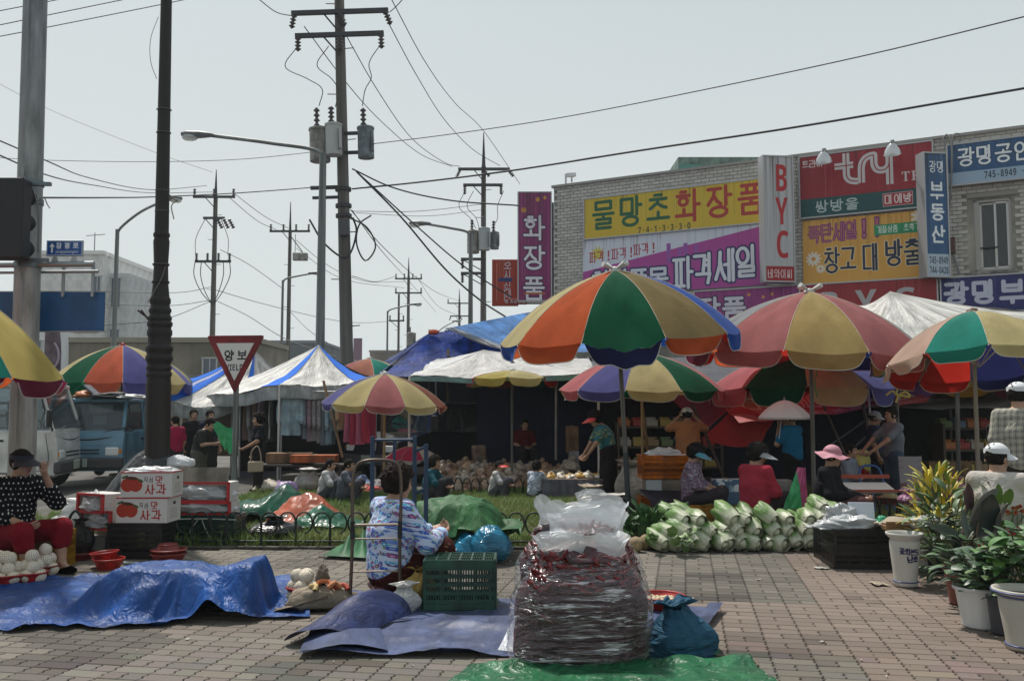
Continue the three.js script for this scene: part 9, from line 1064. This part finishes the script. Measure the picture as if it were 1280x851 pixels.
  const bp = P(1139, 572, 14.6), bd = thing('price_board', 'pale folding board standing beside the grey shirted woman', 'board', bp.clone().setY(0), -0.05); part(bd, 'panel', bx(0.36, 0.72, 0.02, 0, 0.48, 0, -0.12), M('#ffffff', 0.7, { map: canvasTex(128, 256, (g) => { g.fillStyle = '#8b868c'; g.fillRect(0, 0, 128, 256); g.fillStyle = '#6d4a54'; g.fillRect(10, 14, 108, 18); g.fillStyle = '#77727a'; for (let i = 0; i < 7; i++) g.fillRect(14, 50 + i * 26, 100, 5); }) })); for (const s of [-1, 1]) part(bd, 'leg', bar(V(s * 0.17, 0, 0.03), V(s * 0.17, 0.85, -0.06), 0.014), metal([0.1, 0.1, 0.1]));
  solo('blue_chair', 'small blue tube chair beside the jeans of the grey shirted woman', 'chair', [tube([V(-0.16, 0, 0.1), V(-0.16, 0.66, -0.1), V(0, 0.72, -0.12), V(0.16, 0.66, -0.1), V(0.16, 0, 0.1)], 0.02, 40, 6), bx(0.34, 0.03, 0.3, 0, 0.36, 0.1), bar(V(-0.16, 0, 0.28), V(-0.16, 0.36, 0.22), 0.016), bar(V(0.16, 0, 0.28), V(0.16, 0.36, 0.22), 0.016)], M([0.02, 0.08, 0.25], 0.45), P(1093, 620, 14.2).setY(0.0), 0.2);
  solo('green_net_bag', 'green and pink plastic bag hanging beside the woman in the pink hat', 'bag', vcol(grid(24, 24, (u, v) => V((u - 0.5) * (0.1 + 0.2 * v) - 0.08 * v, -0.5 * v, 0.06 * Math.sin(u * 3.1) + 0.02 * noise(u * 6, v * 5, 4)), [0.4, 0.6]), (x, y) => x + 0.05 > -y * 0.12 - 0.02 && y > -0.5 ? [0.5, 0.08, 0.22] : [0.03, 0.35, 0.12]), M([1, 1, 1], 0.4, { vertexColors: true, transmission: 0.35, thickness: 0, bumpMap: crinkle, bumpScale: 0.015 }), P(1002, 584, 11.3));
}
// scraps on the pavers
{ const L = []; for (let i = 0; i < 170; i++) { const z = -rnd(5.2, 10.4), x = rnd(-1, 1) * (0.3 - z * 0.56); L.push(xf(new THREE.TetrahedronGeometry(rnd(0.004, 0.012)).deleteAttribute('uv'), x, 0.008, z, rnd(3), rnd(3), rnd(3), V(1.4, 0.5, 1))); } const m = solo('crumbs', 'pale crumbs and chips of litter scattered over the pavers', 'litter', L, M([0.42, 0.38, 0.31], 0.9)); m.userData.kind = 'stuff'; }
for (const [x, y, r, c, l] of [[1027, 711, 0.07, [0.6, 0.6, 0.58], 'white plastic wrapper lying on the pavers in front of the cabbages'], [995, 712, 0.03, [0.35, 0.28, 0.2], 'small tan scrap on the pavers in front of the cabbages'], [1098, 731, 0.09, [0.42, 0.36, 0.28], 'flattened tan paper lying beside the written white pot'], [1166, 724, 0.1, [0.35, 0.28, 0.2], 'torn brown cardboard under the white pots'], [949, 725, 0.025, [0.45, 0.42, 0.36], 'pale crumb of litter in the middle of the dark pavers'], [1028, 803, 0.02, [0.5, 0.48, 0.42], 'tiny pale chip on the red pavers by the picture bottom'], [1192, 823, 0.018, [0.05, 0.04, 0.04], 'tiny dark chip on the red pavers below the pots'], [402, 697, 0.04, [0.06, 0.045, 0.03], 'brown onion skins on the pavers by the folded green sheet'], [234, 800, 0.02, [0.5, 0.48, 0.44], 'tiny pale scrap in front of the blue tarpaulin']]) solo('litter', l, 'litter', grid(10, 8, (u, v) => V((u - 0.5) * 2 * r * (1 + 0.3 * noise(v * 4, x)), 0.006 + r * 0.25 * (0.5 + 0.5 * noise(u * 5 + x, v * 5, y)), (v - 0.5) * 1.3 * r * (1 + 0.3 * noise(u * 4, y)))), M(c, 0.8, { map: stain }), G(x, y), x);
solo('rope', 'short brown rope trailing from the teal cloth bag over the pavers', 'rope', tube([G(896, 819, 0.02), G(925, 822, 0.012), G(943, 826, 0.012), G(946, 832, 0.012), G(930, 834, 0.012)], 0.008, 40, 6), M([0.14, 0.1, 0.07], 0.9));
renderer.render(scene, camera);
